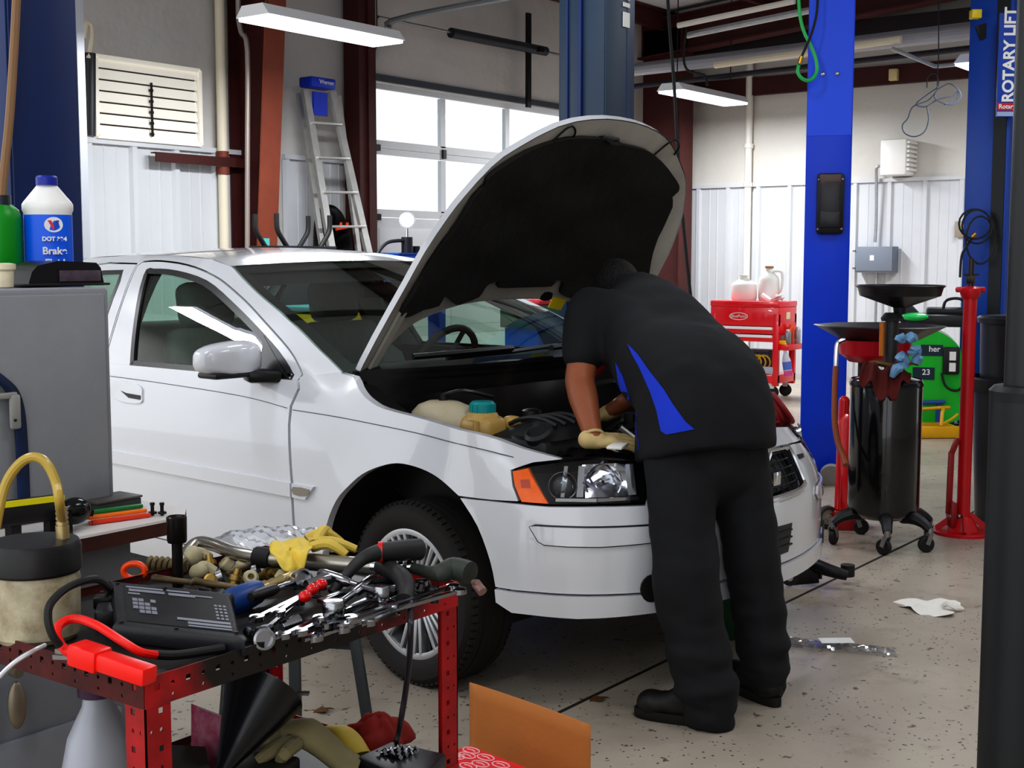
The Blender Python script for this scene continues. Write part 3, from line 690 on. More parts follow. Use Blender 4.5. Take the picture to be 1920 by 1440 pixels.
# ---- roof, glass
def zr(x): return smooth_tab([(-2.95, 1.19), (-2.6, 1.35), (-2.3, 1.403), (-2.0, 1.415), (-1.7, 1.415), (-1.4, 1.398), (-1.243, 1.371)], x)
def roofp(u, v):
    w = 2*u-1; k = 1-w*w
    x0 = -1.243+.13*k; x1 = -2.62-.03*k; x = x0+(x1-x0)*v; xe = -1.243+(-2.62+1.243)*v
    q = G(xe, zr(xe)); hw = -q[1]
    return (x, hw*w, zr(xe)+.034*k-.012*k*max(0, 1-v*4)**2)
m = MB(); m.grid(roofp, 24, 22); m.build('roof', PAINT, car, sharp=60)
WSE = [(-.394, 1.011), (-.529, 1.076), (-.748, 1.177), (-.995, 1.273), (-1.243, 1.369)]
def wsp(u, v, grow_=0., off=0.):
    w = (2*u-1)*(1+grow_); k = 1-w*w; t = v*4; i = min(int(t), 3); a, b = WSE[i], WSE[i+1]
    x = a[0]+(b[0]-a[0])*(t-i); z = a[1]+(b[1]-a[1])*(t-i); hw = -G(x, z)[1]
    return (x+(.24-.11*v)*k+off, hw*w, z+(.012+.012*v)*k+off*.8)
m = MB(); m.grid(wsp, 20, 12); m.build('windscreen', WGLASS, car, sharp=60)
m = MB()
for u0, u1, v0, v1 in ((0, 1, 0, .07), (0, 1, .93, 1), (0, .035, 0, 1), (.965, 1, 0, 1)): m.grid(lambda u, v: wsp(u0+(u1-u0)*u, v0+(v1-v0)*v, off=-.002), 12, 8)
m.build('windscreen_border', TRIM, car)
m = MB(); m.grid(lambda u, v: wsp(.0+u, .82+.16*v, off=-.012), 12, 3); m.build('sunshade_band', mat('shade_band', '#0b0c0d', .5), car)
def rwp(u, v):
    w = 2*u-1; k = 1-w*w; x = -2.62-.55*v; z = zr(-2.62)*(1-v)+1.03*v; hw = -G(x, min(z, 1.4))[1]
    return (x-.06*k, hw*w, z+.03*k)
m = MB(); m.grid(rwp, 14, 8); m.build('rear_window', CGLASS, car)
def trunkp(u, v):
    w = 2*u-1; k = 1-w*w; x = -3.17-.43*v; hw = .78-.16*v*v
    return (x-.05*k*v, hw*w, 1.03-.03*v+.02*k)
m = MB(); m.grid(trunkp, 12, 8); m.build('trunk_lid', PAINT, car)
m = MB(); m.grid(lambda u, v: ((lambda q: (q[0]-.0, q[1], q[2]))(S(-3.35-.9*v*0-(SMIN+3.35)*-1*u, .99-.7*v))), 10, 8)
m.grid(lambda u, v: (lambda q: (q[0], -q[1], q[2]))(S(-3.35+(SMIN+3.35)*(1-u), .99-.7*v)), 10, 8); m.build('rear_panel', PAINT, car)
for sg in (1, -1):
    m = MB(); m.panel(lambda a, b, c: S(a, b, c-.006), [(-3.5, .93), (-3.75, .93), (-3.75, .65), (-3.6, .65)], .07, .01, mirror=sg < 0); m.build('tail_light', mat('tail_red', '#8e0f10', .15), car)
# ---- cowl and wipers
def cowlp(u, v):
    a = Vector(wsp(.02+.96*u, 0)); w = 2*u-1; b = Vector((-.33+.13*(1-w*w), w*.72, .93-.01*abs(w)))
    return a.lerp(b, v)+Vector((0, 0, .02*math.sin(PI*v)-.012*math.sin(v*PI*5)))
m = MB(); m.grid(cowlp, 24, 18); m.grid(lambda u, v: Vector(cowlp(u, 1))+Vector((.012*v, 0, -.45*v)), 12, 2); m.build('cowl_cover', mat('cowl_black', '#1b1a1c', .22), car)
for y0, y1, f_ in ((-.42, .12, .05), (.15, .66, .10)):
    m = MB(); m.tube([Vector(wsp((y/.74+1)/2, v_))+Vector((.02, 0, .022)) for y, v_ in ((y0, .02), ((y0+y1)/2, .045), (y1, .075))], .009, 6)
    m.tube([Vector(wsp((y/.74+1)/2, v_))+Vector((.03, 0, .035)) for y, v_ in ((y0-.12, -.04+.06), (y0+.02, .03), ((y0+y1)/2, .05))], .012, 6)
    m.build('wiper', TRIM, car)
# ---- hood, opened about its rear hinges
hood = bpy.data.objects.new('hood', bpy.data.meshes.new('hood'))
HA = R(54); HX, HZ = -.44, .97
def hoodm(u, y, h):
    """u along the hood from its hinges, y across, h above the outer skin (closed)"""
    q = (1-(y/.76)**2)
    z = .075*q-.035*max(0, (u-.55)/.6)**2 - .02*max(0, abs(y)-.55)/.2 + h
    return (HX+u*math.cos(HA)-z*math.sin(HA), y, HZ+u*math.sin(HA)+z*math.cos(HA))
_h = [(.04, .75), (.22, .755), (.45, .735), (.58, .725), (.72, .69), (.80, .655), (.91, .585), (.985, .49), (1.075, .335), (1.115, .17)]
_r = [(.03, .70), (.10, .665), (.165, .63), (.225, .56), (.265, .45), (.295, .30), (.302, .12)]
HO = smooth2([(u, -y) for u, y in _h]+[(1.126, 0)]+_h[::-1]+_r+[(.302, 0)]+[(u, -y) for u, y in _r[::-1]], 2)
HS = [(u*1.0, y) for u, y in HO]
m = MB(); m.panel(lambda u, y, c: hoodm(u, y, -c), HO, .05, .024); hd = m.build('hood', PAINT, car, sharp=50)
m = MB(); m.panel(lambda u, y, c: hoodm(u, y, -.024-.0*c), grow(HO, -.004), .05, 0, flip=True); m.build('inner_panel', PAINTIN, hd)
_p = [(.378, .05), (.38, .161), (.41, .172), (.398, .225), (.376, .237), (.342, .25), (.325, .325), (.32, .37), (.352, .435), (.362, .465), (.325, .47), (.315, .55), (.30, .62), (.32, .69), (.43, .70), (.655, .64), (.80, .615), (.842, .578), (.87, .592), (.90, .57), (.955, .49), (1.0, .385), (1.037, .25), (1.05, .09)]
_pr = [(u-.015 if u > .9 else u, y*(.93 if u > .6 else .97)) for u, y in _p]
PAD = smooth2(_pr+[(u, -y) for u, y in _p[::-1]], 2)
m = MB(); m.panel(lambda u, y, c: hoodm(u, y, -.046+c+.007*math.cos(u*22)*math.cos(y*9)), PAD, .045, .018, flip=True); m.build('insulation_pad', mat('hood_pad', '#1d1b19', .9, noise=(7, .45), bump=(16, .35)), hd)
m = MB(); m.panel(lambda u, y, c: hoodm(u, y, -.028+c), [(.262, .235), (.312, .232), (.305, .318), (.250, .318)], .03, .003, flip=True); m.build('warning_sticker', mat('sticker_yellow', '#e8d20a', .5), hd)
m = MB(); m.panel(lambda u, y, c: hoodm(u, y, -.027+c), smooth2([(.30, .163), (.335, .166), (.332, .216), (.296, .219)], 2), .03, .003, flip=True); m.build('access_hole', TRIM, hd)
m = MB()
for y in (-.02,): m.tube([hoodm(1.05, y-.03, -.03), hoodm(1.05, y-.03, -.07), hoodm(1.05, y+.03, -.07), hoodm(1.05, y+.03, -.03)], .007, 6); m.box(hoodm(1.04, y, -.03), (.05, .10, .02), bev=.005)
m.build('hood_latch', DARKMETAL, hd)
m = MB()
for y in (-.33, .30): m.tube([hoodm(*p) for p in ((1.00, y, -.03), (1.07, y+.03, -.034), (1.085, y+.06, -.034), (1.06, y+.10, -.034), (1.02, y+.11, -.03))], .004, 6, sub=3)
m.build('wire_clip', DARKMETAL, hd)
m = MB()
for sg in (1, -1):
    m = MB(); m.bar(hoodm(.03, sg*.70, -.035), hoodm(.33, sg*.68, -.035), .035, .012); m.bar(hoodm(.04, sg*.70, -.035), (-.40, sg*.70, .88), .03, .012)
    m.bar((-.40, sg*.70, .89), (-.14, sg*.70, .86), .03, .014); m.build('hinge', PAINTIN, hd)
# ---- engine bay
m = MB(); m.box((.18, 0, .40), (.75, 1.2, .03)); m.box((-.36, 0, .66), (.03, 1.38, .5)); m.box((-.1, .0, .42), (.55, 1.2, .03)); m.build('engine_bay', BAY, car)
m = MB(); m.grid(lambda u, v: (lambda a: (a[0]-.02-.16*v, (a[1]+.0)*1, .770+.012*math.sin(PI*v)+.01*math.sin(u*40)))(S(.60+(SM-.60)*u, .76, .13)), 24, 5)
m.grid(lambda u, v: (lambda a: (a[0]-.02-.16*v, -(a[1]+.0)*1, .770+.012*math.sin(PI*v)+.01*math.sin(u*40)))(S(.60+(SM-.60)*u, .76, .13)), 24, 5)
for sg in (1, -1): m.grid(lambda u, v: (lambda a: (a[0]-.018, a[1]*sg, .775-.16*v))(S(.55+(SM-.55)*u, .76, .09)), 16, 3)
m.build('front_crossmember', mat('slam_panel', '#111113', .35), car)
CREAM = mat('tank_cream', '#cfc3a6', .5, noise=(8, .2)); YELT = mat('tank_amber', '#c9a55f', .4, noise=(8, .25))
q = Vector((-.09, -.615, .865))
m = MB(); m.lathe([(.10, -.16), (.13, -.06), (.135, -.02), (.125, .012), (.10, .036), (.06, .05), (.012, .054)], q, (0, 0, 1), 30, sx=1.0, sy=.72); wt = m.build('washer_tank', CREAM, car)
m = MB(); m.cyl(q+Vector((.0, .0, .05)), q+Vector((.0, .0, .075)), .018, n=12); m.tube([q+Vector(p) for p in ((.0, .0, .07), (.05, .05, .085), (.1, .14, .06))], .008, 6, sub=3); m.build('tank_fitting', TRIM, wt)
q = Vector((.075, -.60, .845))
m = MB(); m.box(q+Vector((0, 0, -.03)), (.15, .13, .13), bev=.04, seg=4); m.lathe([(.06, .02), (.05, .04), (.036, .048)], q, n=24); m.box(q+Vector((.07, .07, .005)), (.06, .05, .05), bev=.018, seg=3); m.tube([q+Vector((.03, -.067, .02)), q+Vector((.035, -.07, -.02))], .01, 8); ct = m.build('coolant_tank', YELT, car)
m = MB(); m.lathe([(.040, 0), (.043, .004), (.043, .030), (.036, .038)], q+Vector((0, 0, .042)), (0, 0, 1), 24)
for k in range(14): m.box(q+Vector((.043*math.cos(k*.449), .043*math.sin(k*.449), .058)), (.005, .005, .026), k*.449)
m.build('tank_cap', mat('cap_teal', '#0f8f93', .4), ct)
q = Vector((.14, -.42, .855)); m = MB(); m.lathe([(.035, -.08), (.036, 0), (.034, .028), (.02, .034)], q, n=20); m.build('filler_cap', BLACKPL, car)
q = Vector((.27, -.50, .80))
m = MB(); m.box(q+Vector((-.02, .0, -.06)), (.28, .30, .17), bev=.03); m.grid(lambda u, v: q+Vector((-.13+.26*u, -.12+.28*v, .02+.055*math.sin(PI*u)**.6*math.sin(PI*v)**.5)), 16, 12)
for k in range(4): m.tube([q+Vector((-.11+.2*t, -.06+.05*k, .028+.052*math.sin(PI*(.08+.77*t))**.6)) for t in [i/8 for i in range(9)]], .008, 6)
m.lathe([(.05, -.01), (.05, .012), (.038, .02), (.034, .012)], q+Vector((.06, -.11, .035)), (0, -.5, .8), 20); m.build('air_filter_box', mat('airbox', '#222325', .5), car)
q = cpx(1045, 838, 1, -.40); m = MB(); m.box(q+Vector((0, 0, -.05)), (.16, .2, .1), bev=.012); bt = m.build('battery_cover', BLACKPL, car)
m = MB(); m.box(q+Vector((-.02, -.01, .002)), (.05, .075, .003)); m.build('warning_label', mat('sticker_yellow', '#e8d20a', .5), bt)
m = MB(); m.box((.25, .12, .70), (.34, .55, .14), bev=.03)
for k in range(6): m.box((.25, -.1+k*.09, .775), (.28, .012, .016), bev=.004)
en = m.build('engine_cover', mat('engine_black', '#1b1b1d', .4), car)
random.seed(3)
for k in range(26):
    m = MB()
    x = random.uniform(.16, .44); y = random.uniform(-.36, .05); z = random.uniform(.66, .80); p = Vector((x, y, z))
    if k % 3: m.cyl(p, p+Vector((random.uniform(-.06, .06), random.uniform(-.08, .08), random.uniform(.01, .05))), random.uniform(.006, .018), n=10)
    else: m.box(p, (random.uniform(.02, .06), random.uniform(.02, .06), random.uniform(.02, .05)), random.uniform(0, 3), bev=.004)
    m.build('engine_fitting', mat('alloy_dirty', '#8f8e8a', .35, .85, noise=(30, .5)), car)
for k in range(9):
    m = MB(); p = Vector((random.uniform(.1, .3), random.uniform(-.35, .3), random.uniform(.74, .80))); q2 = p+Vector((random.uniform(-.1, .15), random.uniform(-.3, .3), random.uniform(-.03, .05)))
    m.tube([p, (p+q2)/2+Vector((0, 0, .05)), q2], random.uniform(.008, .024), 8, sub=5); m.build('engine_hose', RUBBER, car)
m = MB(); q = cpx(1185, 800, 1, -.08); m.cyl(q, q+Vector((.0, .0, .05)), .03, n=14); m.build('oil_cap', BLACKPL, car)
# ---- cabin
m = MB(); m.box((-1.75, 0, .33), (2.5, 1.5, .05)); m.box((-.56, 0, .62), (.04, 1.5, .6)); m.box((-2.95, 0, .68), (.04, 1.45, .6))
m.grid(lambda u, v: (lambda q: (q[0]+.0, q[1]*.97, q[2]-.035))(roofp(u, v)), 8, 8); m.build('cabin_lining', INT, car)
m = MB(); m.grid(lambda u, v: (-.60-.33*v+.16*(1-(2*u-1)**2)*(1-v), (2*u-1)*.71, .955+.045*math.sin(PI*min(1, v*1.1))-.07*max(0, v-.8)*5*.2+(.03*math.exp(-((2*u-1-.5)/.25)**2)*v)), 20, 8)
m.box((-.86, 0, .80), (.14, 1.42, .24), bev=.03); m.build('dashboard', DASHM, car)
sw = MB(); cs = Vector((-1.02, .37, .93)); ax = Vector((-.9, 0, .42)).normalized(); x, y, _ = basis(ax)
sw.tube([cs+x*(.185*math.cos(2*PI*i/28))+y*(.185*math.sin(2*PI*i/28)) for i in range(29)], .016, 8, caps=False)
for k in range(4): sw.bar(cs, cs+x*(.18*math.cos(PI/2*k+.3))+y*(.18*math.sin(PI/2*k+.3)), .03, .02)
sw.cyl(cs-ax*.01, cs+ax*.03, .06, n=16); sw.cyl(cs, cs-ax*.2, .03, n=12); sw.build('steering_wheel', INT, car)
for y_ in (-.37, .37):
    m = MB(); m.box((-1.36, y_, .52), (.50, .48, .16), bev=.05, seg=3); m.box((-1.66, y_, .82), (.15, .46, .58), Matrix.Rotation(R(-14), 3, 'Y'), bev=.06, seg=3); se = m.build('front_seat', SEATM, car)
    m = MB(); m.box((-1.75, y_, 1.20), (.11, .27, .20), Matrix.Rotation(R(-10), 3, 'Y'), bev=.05, seg=3); m.build('headrest', SEATM, se)
m = MB(); m.box((-2.35, 0, .54), (.5, 1.3, .18), bev=.05, seg=3); m.box((-2.68, 0, .82), (.15, 1.3, .55), Matrix.Rotation(R(-20), 3, 'Y'), bev=.06, seg=3)
m.build('rear_seat', SEATM, car)
m = MB(); m.box((-1.02, .0, 1.27), (.03, .25, .065), bev=.012); m.cyl((-1.02, 0, 1.29), (-1.06, 0, 1.345), .01); m.build('rear_view_mirror', TRIM, car)
m = MB(); m.box((-1.2, .36, 1.325), (.16, .36, .014), Matrix.Rotation(R(25), 3, 'Y'), bev=.005); m.build('sun_visor', mat('visor', '#33373a', .8), car)
# ---- underbody and wheels
m = MB(); m.box((-1.6, 0, .26), (2.9, 1.5, .10)); m.box((.2, 0, .34), (.9, .98, .12)); m.build('underbody', LINERM, car)
TYRE = mat('tyre', '#221f1d', .8, noise=(30, .2)); ALLOY = mat('alloy', '#b9bbbf', .28, .75)
def wheel(x, y, steer, sgn):
    r0 = .304
    w = bpy.data.objects.new('wheel', None)
    m = MB()
    K_ = .965
    prof = [(.218, -.085), (.232, -.098), (.262, -.106), (.290, -.102), (.306, -.088), (.314, -.066), (.318, -.03), (.319, 0), (.318, .03), (.314, .066), (.306, .088), (.290, .102), (.262, .106), (.232, .098), (.218, .085)]
    m.lathe([(r*K_, h) for r, h in prof], (0, 0, 0), (0, sgn, 0), 72, cap0=False, cap1=False)
    for off in (-.06, -.03, 0, .03, .06):   # tread ribs between grooves
        m.lathe([(.3045, off-.012), (.3085, off-.0115), (.3085, off+.0115), (.3045, off+.012)], (0, 0, 0), (0, sgn, 0), 72, cap0=False, cap1=False)
    for k in range(72):
        a = 2*PI*k/72
        for so in (-1, 1): m.box((.3005*math.cos(a), so*.080, .3005*math.sin(a)), (.010, .020, .018), Matrix.Rotation(-a, 3, 'Y') @ Matrix.Rotation(so*.35, 3, 'Z'))
    M_ = Matrix.Translation((x, y, r0)) @ Matrix.Rotation(steer, 4, 'Z')
    m.b.transform(M_); ty = m.build('wheel', TYRE, car, sharp=30, label='dark tyre and silver alloy rim')
    m = MB()
    m.lathe([(.196, -.085), (.213, -.09), (.220, -.088), (.222, -.08), (.216, -.075), (.205, -.06), (.200, .09)], (0, 0, 0), (0, -sgn, 0), 60, cap0=False, cap1=False)
    m.lathe([(.198, .089), (.214, .092), (.222, .088), (.222, .08)], (0, 0, 0), (0, sgn, 0), 60, cap0=False, cap1=False)
    N = 7
    for k in range(N):
        a = 2*PI*k/N+.2
        rad = Vector((math.cos(a), 0, math.sin(a))); tan = Vector((-math.sin(a), 0, math.cos(a)))
        for t in (-.042, -.014, .014, .042):
            m.bar(rad*.055+tan*t*.45+Vector((0, sgn*.058, 0)), rad*.205+tan*t*1.25+Vector((0, sgn*.078, 0)), .016, .026, up=(0, sgn, 0), bev=.005)
        m.prism([(-.016, .05), (.016, .05), (.052, .2), (-.052, .2)], lambda u, v, w_: rad*v+tan*u+Vector((0, sgn*(.040+.1*v*.8*0+w_), 0)), (0, .014))
    m.lathe([(.066, .03), (.066, .06), (.05, .072), (.03, .076), (.028, .072), (.0, .072)], (0, 0, 0), (0, sgn, 0), 30)
    m.b.transform(M_); m.build('rim', ALLOY, ty, sharp=40)
    m = MB(); m.lathe([(.15, -.02), (.15, .005)], (0, 0, 0), (0, sgn, 0), 30); m.cyl((0, -sgn*.2, 0), (0, 0, 0), .06); m.b.transform(M_); m.build('brake_disc', DARKMETAL, ty)
wheel(0, -.775, R(-5), -1); wheel(0, .775, R(-5), 1); wheel(-2.715, -.775, 0, -1); wheel(-2.715, .775, 0, 1)
# ================================================================== the mechanic
from mathutils import noise
def solid(parts, voxel, smooth, name, m, parent, fold=None, sub=False, iters=2, facemat=None):
    """joins tapered limbs into ONE continuous skin, then shapes folds"""
    q = MB()
    for p in parts:
        if p[0] == 'c':
            _, a, b, r0, r1 = p[:5]; a = Vector(a); b = Vector(b)
            n = 7
            for i in range(n+1):
                t = i/n; q.sphere(a.lerp(b, t), r0+(r1-r0)*t, 14, 10)
            q.cyl(a, b, r0, r1, 16)
        elif p[0] == 'g':
            g = q.grid(p[1], p[2], p[3], wrap=True); q.f(list(reversed(g[0]))); q.f(g[-1]); q.fix()
        elif p[0] == 'e': q.sphere(p[1], 1, 20, 14, p[2], p[3] if len(p) > 3 else None)
    o = q.build('tmp', m if not isinstance(m, (list, tuple)) else m[0], None, recenter=False, sharp=0)
    md = o.modifiers.new('r', 'REMESH'); md.mode = 'VOXEL'; md.voxel_size = voxel
    if smooth: md = o.modifiers.new('s', 'SMOOTH'); md.iterations = smooth; md.factor = .5
    dg = bpy.context.evaluated_depsgraph_get(); dg.update()
    me = bpy.data.meshes.new_from_object(o.evaluated_get(dg)); old = o.data
    bpy.data.objects.remove(o); bpy.data.meshes.remove(old)
    if fold:
        nn = [v.normal.copy() for v in me.vertices]
        for v, n in zip(me.vertices, nn): v.co += n*fold(v.co, n)
    W = root_matrix(parent).inverted()
    me.materials.clear()
    for k in (m if isinstance(m, (list, tuple)) else [m]): me.materials.append(k)
    if facemat:
        for f in me.polygons: f.material_index = facemat(f.center, f.normal)
    me.transform(W)
    for f in me.polygons: f.use_smooth = True
    me.name = name; r = bpy.data.objects.new(name, me); COL.objects.link(r); r.parent = parent
    return r
SKIN = mat('skin_tan', '#9c5a3a', .5, noise=(9, .15)); HAIR = mat('hair_black', '#0d0b0b', .7, bump=(90, .5)); SHIRT = mat('shirt_black', '#121318', .85, noise=(5, .2))
SBLUE = mat('shirt_blue', '#1439c4', .8); PANTS = mat('trousers_black', '#15161a', .85, noise=(5, .25)); SHOE = mat('shoe_black', '#171513', .55, bump=(20, .2)); GLOVE = mat('glove_cream', '#d8bf86', .65, noise=(20, .12))
man = thing('person', 'person in a black and blue work shirt and black trousers leaning over the engine bay', 'person', (3.62, 1.92, 0), R(62))
fa = R(62); FA = Vector((math.cos(fa), math.sin(fa), 0)); LF = Vector((-FA.y, FA.x, 0)); UZ = Vector((0, 0, 1))
pel = at_d(1325, 800, 4.12); neck = at_d(1196, 550, 4.52)
sp = (neck-pel).normalized(); bk = sp.cross(LF).normalized()      # bk points out of the back
if bk.z < 0: bk = -bk
chest = pel.lerp(neck, .70); waist = pel.lerp(neck, .34)
shL = at_d(1107, 582, 4.42); shR = at_d(1268, 600, 4.62)
elL = at_d(1086, 715, 4.33); wrL = at_d(1112, 818, 4.20)
elR = shR+FA*.16-UZ*.22+LF*-.04; wrR = elR+FA*.18-UZ*.14+LF*.12
kL = at_d(1283, 1080, 3.98); kR = at_d(1413, 1060, 4.16); aL = at_d(1322, 1300, 3.97); aR = at_d(1432, 1262, 4.18)
hL = pel+LF*.10-UZ*.02; hR = pel-LF*.10-UZ*.02
hd = neck+FA*.16-UZ*.005-LF*.01
BASIS = Matrix((LF, bk, sp)).transposed()
tL = at_d(1246, 1322, 4.02); tL.z = .055; hlL = Vector((aL.x, aL.y, .05))-(tL-Vector((aL.x, aL.y, .055))).normalized()*.05
dR = FA; hlR = Vector((aR.x, aR.y, .05))-dR*.05; tR = hlR+dR*.24
tL = hlL+(tL-hlL).normalized()*.235; tL.z = .05
body = solid([('e', chest, (.17, .105, .22), BASIS), ('e', waist, (.155, .105, .18), BASIS), ('e', pel, (.165, .12, .13), BASIS), ('c', chest, neck, .10, .065), ('c', neck-sp*.02, hd, .058, .055),
              ('e', hd+FA*.02, (.076, .098, .105), Matrix((LF, FA, UZ)).transposed() @ Matrix.Rotation(R(-38), 3, 'X')),
              ('e', hd+FA*.075-UZ*.06, (.055, .06, .06)), ('e', hd+FA*.118-UZ*.055, (.014, .022, .026)),
              ('e', hd+LF*.078-UZ*.01, (.022, .018, .03)), ('e', hd-LF*.078-UZ*.01, (.022, .018, .03)),
              ('c', neck-sp*.06, shL, .07, .062), ('c', neck-sp*.06, shR, .07, .062), ('c', shL, elL, .060, .049), ('c', elL, elL.lerp(wrL, .3), .049, .050), ('c', elL.lerp(wrL, .3), wrL, .050, .031), ('c', shR, elR, .056, .043), ('c', elR, wrR, .045, .029),
              ('c', hL, kL, .085, .058), ('c', kL, aL, .056, .04), ('c', hR, kR, .085, .058), ('c', kR, aR, .056, .04), ('c', aL, Vector((aL.x, aL.y, .06)), .04, .035), ('c', aR, Vector((aR.x, aR.y, .06)), .04, .035)], .011, 3, 'body', SKIN, man)
hair = solid([('e', hd+FA*.005+UZ*.020, (.083, .105, .108), Matrix((LF, FA, UZ)).transposed() @ Matrix.Rotation(R(-38), 3, 'X')), ('e', hd-FA*.05-UZ*.0, (.078, .07, .08)), ('c', hd-FA*.05, neck.lerp(hd, .35)+bk*.006, .066, .056)], .01, 2, 'hair', HAIR, man)
m = MB()
for s in (-1, 1): m.sphere(hd+FA*.112+LF*.032*s-UZ*.025, .0125, 10, 8)
m.build('eyes', mat('eye_white', '#d8d4cc', .2), man, world=True)
# shirt: loose torso with short sleeves
def foldS(p, n):
    d = p-pel; a = d.dot(LF); b = d.dot(sp); c = d.dot(bk)
    f = .010*noise.noise(Vector((a*5+b*3, b*6-a*3, c*4)))+.006*noise.noise(Vector((a*9-b*10, b*11+a*8, c*5+2)))
    return f+.003
hem = pel-sp*.03
def hemcut(parts): return parts
PB1 = [(1177, 645), (1196, 664), (1220, 698), (1245, 730), (1262, 758), (1285, 790), (1302, 805), (1250, 815), (1240, 808), (1232, 770), (1220, 735), (1200, 690), (1185, 663)]
PB2 = [(1155, 680), (1168, 705), (1178, 735), (1184, 760), (1196, 780), (1192, 790), (1195, 815), (1200, 845), (1180, 850), (1165, 830), (1172, 800), (1172, 760), (1160, 715)]
def proj(p):
    d = p-EYE; w_ = d.dot(FWD); return (960+FPX*d.dot(RGT)/w_, 720-FPX*d.dot(UPV)/w_)
slv = shL.lerp(elL, .62); slr = shR.lerp(elR, .62)
def spine(t):
    # centre line of the shirt, upright at the hem and bending forward with the back
    a_ = pel-UZ*.085-FA*.014+LF*.010; b_ = pel+UZ*.10+FA*.045; c_ = pel.lerp(neck, .55)-bk*.010; d_ = neck+sp*.040
    P4 = [a_, b_, c_, d_]; x_ = t*3; i = min(int(x_), 2); f_ = x_-i
    g = lambda k: P4[min(max(k, 0), 3)]
    p0, p1, p2, p3 = g(i-1), g(i), g(i+1), g(i+2)
    return .5*(2*p1+(p2-p0)*f_+(2*p0-5*p1+4*p2-p3)*f_*f_+(3*p1-p0-3*p2+p3)*f_**3)
TW = [(0, .216, .188), (.18, .210, .186), (.36, .210, .174), (.52, .210, .166), (.66, .210, .152), (.78, .200, .126), (.88, .160, .100), (.95, .108, .082), (1.0, .082, .072)]
def tort(u, v):
    c_ = spine(v); d_ = (spine(min(1, v+.02))-spine(max(0, v-.02))).normalized(); n_ = d_.cross(LF).normalized(); n_ = n_ if n_.dot(bk) > 0 else -n_
    a_ = 2*PI*u; w_ = smooth_tab([(q[0], q[1]) for q in TW], v); h_ = smooth_tab([(q[0], q[2]) for q in TW], v)
    cs, sn = math.cos(a_), math.sin(a_); cs = math.copysign(abs(cs)**.8, cs); sn = math.copysign(abs(sn)**.85, sn)
    return c_+LF*(w_*cs)+n_*(h_*sn)
shirt = solid([('g', tort, 40, 36), ('c', chest+LF*.09+sp*.03, shL, .100, .078), ('c', chest-LF*.09+sp*.03, shR, .100, .078), ('c', shL, slv, .078, .073), ('c', shR, slr, .078, .073), ('c', neck-sp*.08, neck-sp*.02, .09, .072)],
              .009, 14, 'shirt', SHIRT, man, foldS)
from mathutils.bvhtree import BVHTree
_sw = shirt.data.copy(); _sw.transform(root_matrix(man)); bv = BVHTree.FromPolygons([v.co for v in _sw.vertices], [p.vertices for p in _sw.polygons])
def onshirt(px, py, ins=0.):
    d = ray(px, py).normalized(); h = bv.ray_cast(EYE, d)
    if h[0] is None: h = bv.find_nearest(EYE+d*4.3)
    n = h[1] if h[1].dot(d) < 0 else -h[1]
    return h[0]+n*(.003-ins)
for pl in (PB1, PB2):
    m = MB(); m.panel(onshirt, smooth2(pl, 1), 9, .002, flip=True); m.build('side_panel', SBLUE, man, world=True, label='bright blue side panel')
m = MB(); ax = (elL-shL).normalized(); x, y, _ = basis(ax); m.tube([slv+x*.064*math.cos(2*PI*i/20)+y*.064*math.sin(2*PI*i/20) for i in range(21)], .006, 6, caps=False); m.build('sleeve_cuff', SHIRT, man, world=True)
# trousers, baggy with folds stacking over the shoes
def foldP(p, n):
    h = p.z; k = max(0, 1-h/.46)
    f = .026*k*noise.noise(Vector((p.x*6+h*5, p.y*6-h*4, h*19)))+.012*k*noise.noise(Vector((p.x*13-h*9, p.y*13, h*34+3)))
    f += .010*noise.noise(Vector((p.x*5+h*3, p.y*5+h*2, h*5+7)))+.007*max(0, 1-abs(h-.55)/.25)*noise.noise(Vector((p.x*7, p.y*7+h*5, h*22+1)))+.008*max(0, h-.62)*4*noise.noise(Vector((p.x*9+h*14, p.y*9-h*10, h*8)))
    return f
pants = solid([('e', pel+sp*.0, (.180, .138, .11), BASIS), ('e', pel-UZ*.10-FA*.01, (.188, .145, .15), Matrix((LF, FA, UZ)).transposed()), ('c', hL-UZ*.02, kL, .112, .102), ('c', kL, aL+UZ*.03, .102, .098), ('c', hR-UZ*.02, kR, .112, .088), ('c', kR, aR+UZ*.03, .088, .080),
               ('c', aL+UZ*.03, Vector((aL.x, aL.y, .055))+FA*-.03, .098, .070), ('c', aR+UZ*.03, Vector((aR.x, aR.y, .055))-FA*.03, .082, .062)], .012, 4, 'trousers', PANTS, man, foldP)
m = MB(); x, y, d_ = basis(sp); 
m.build('belt', BLACKPL, man) if False else m.b.free()
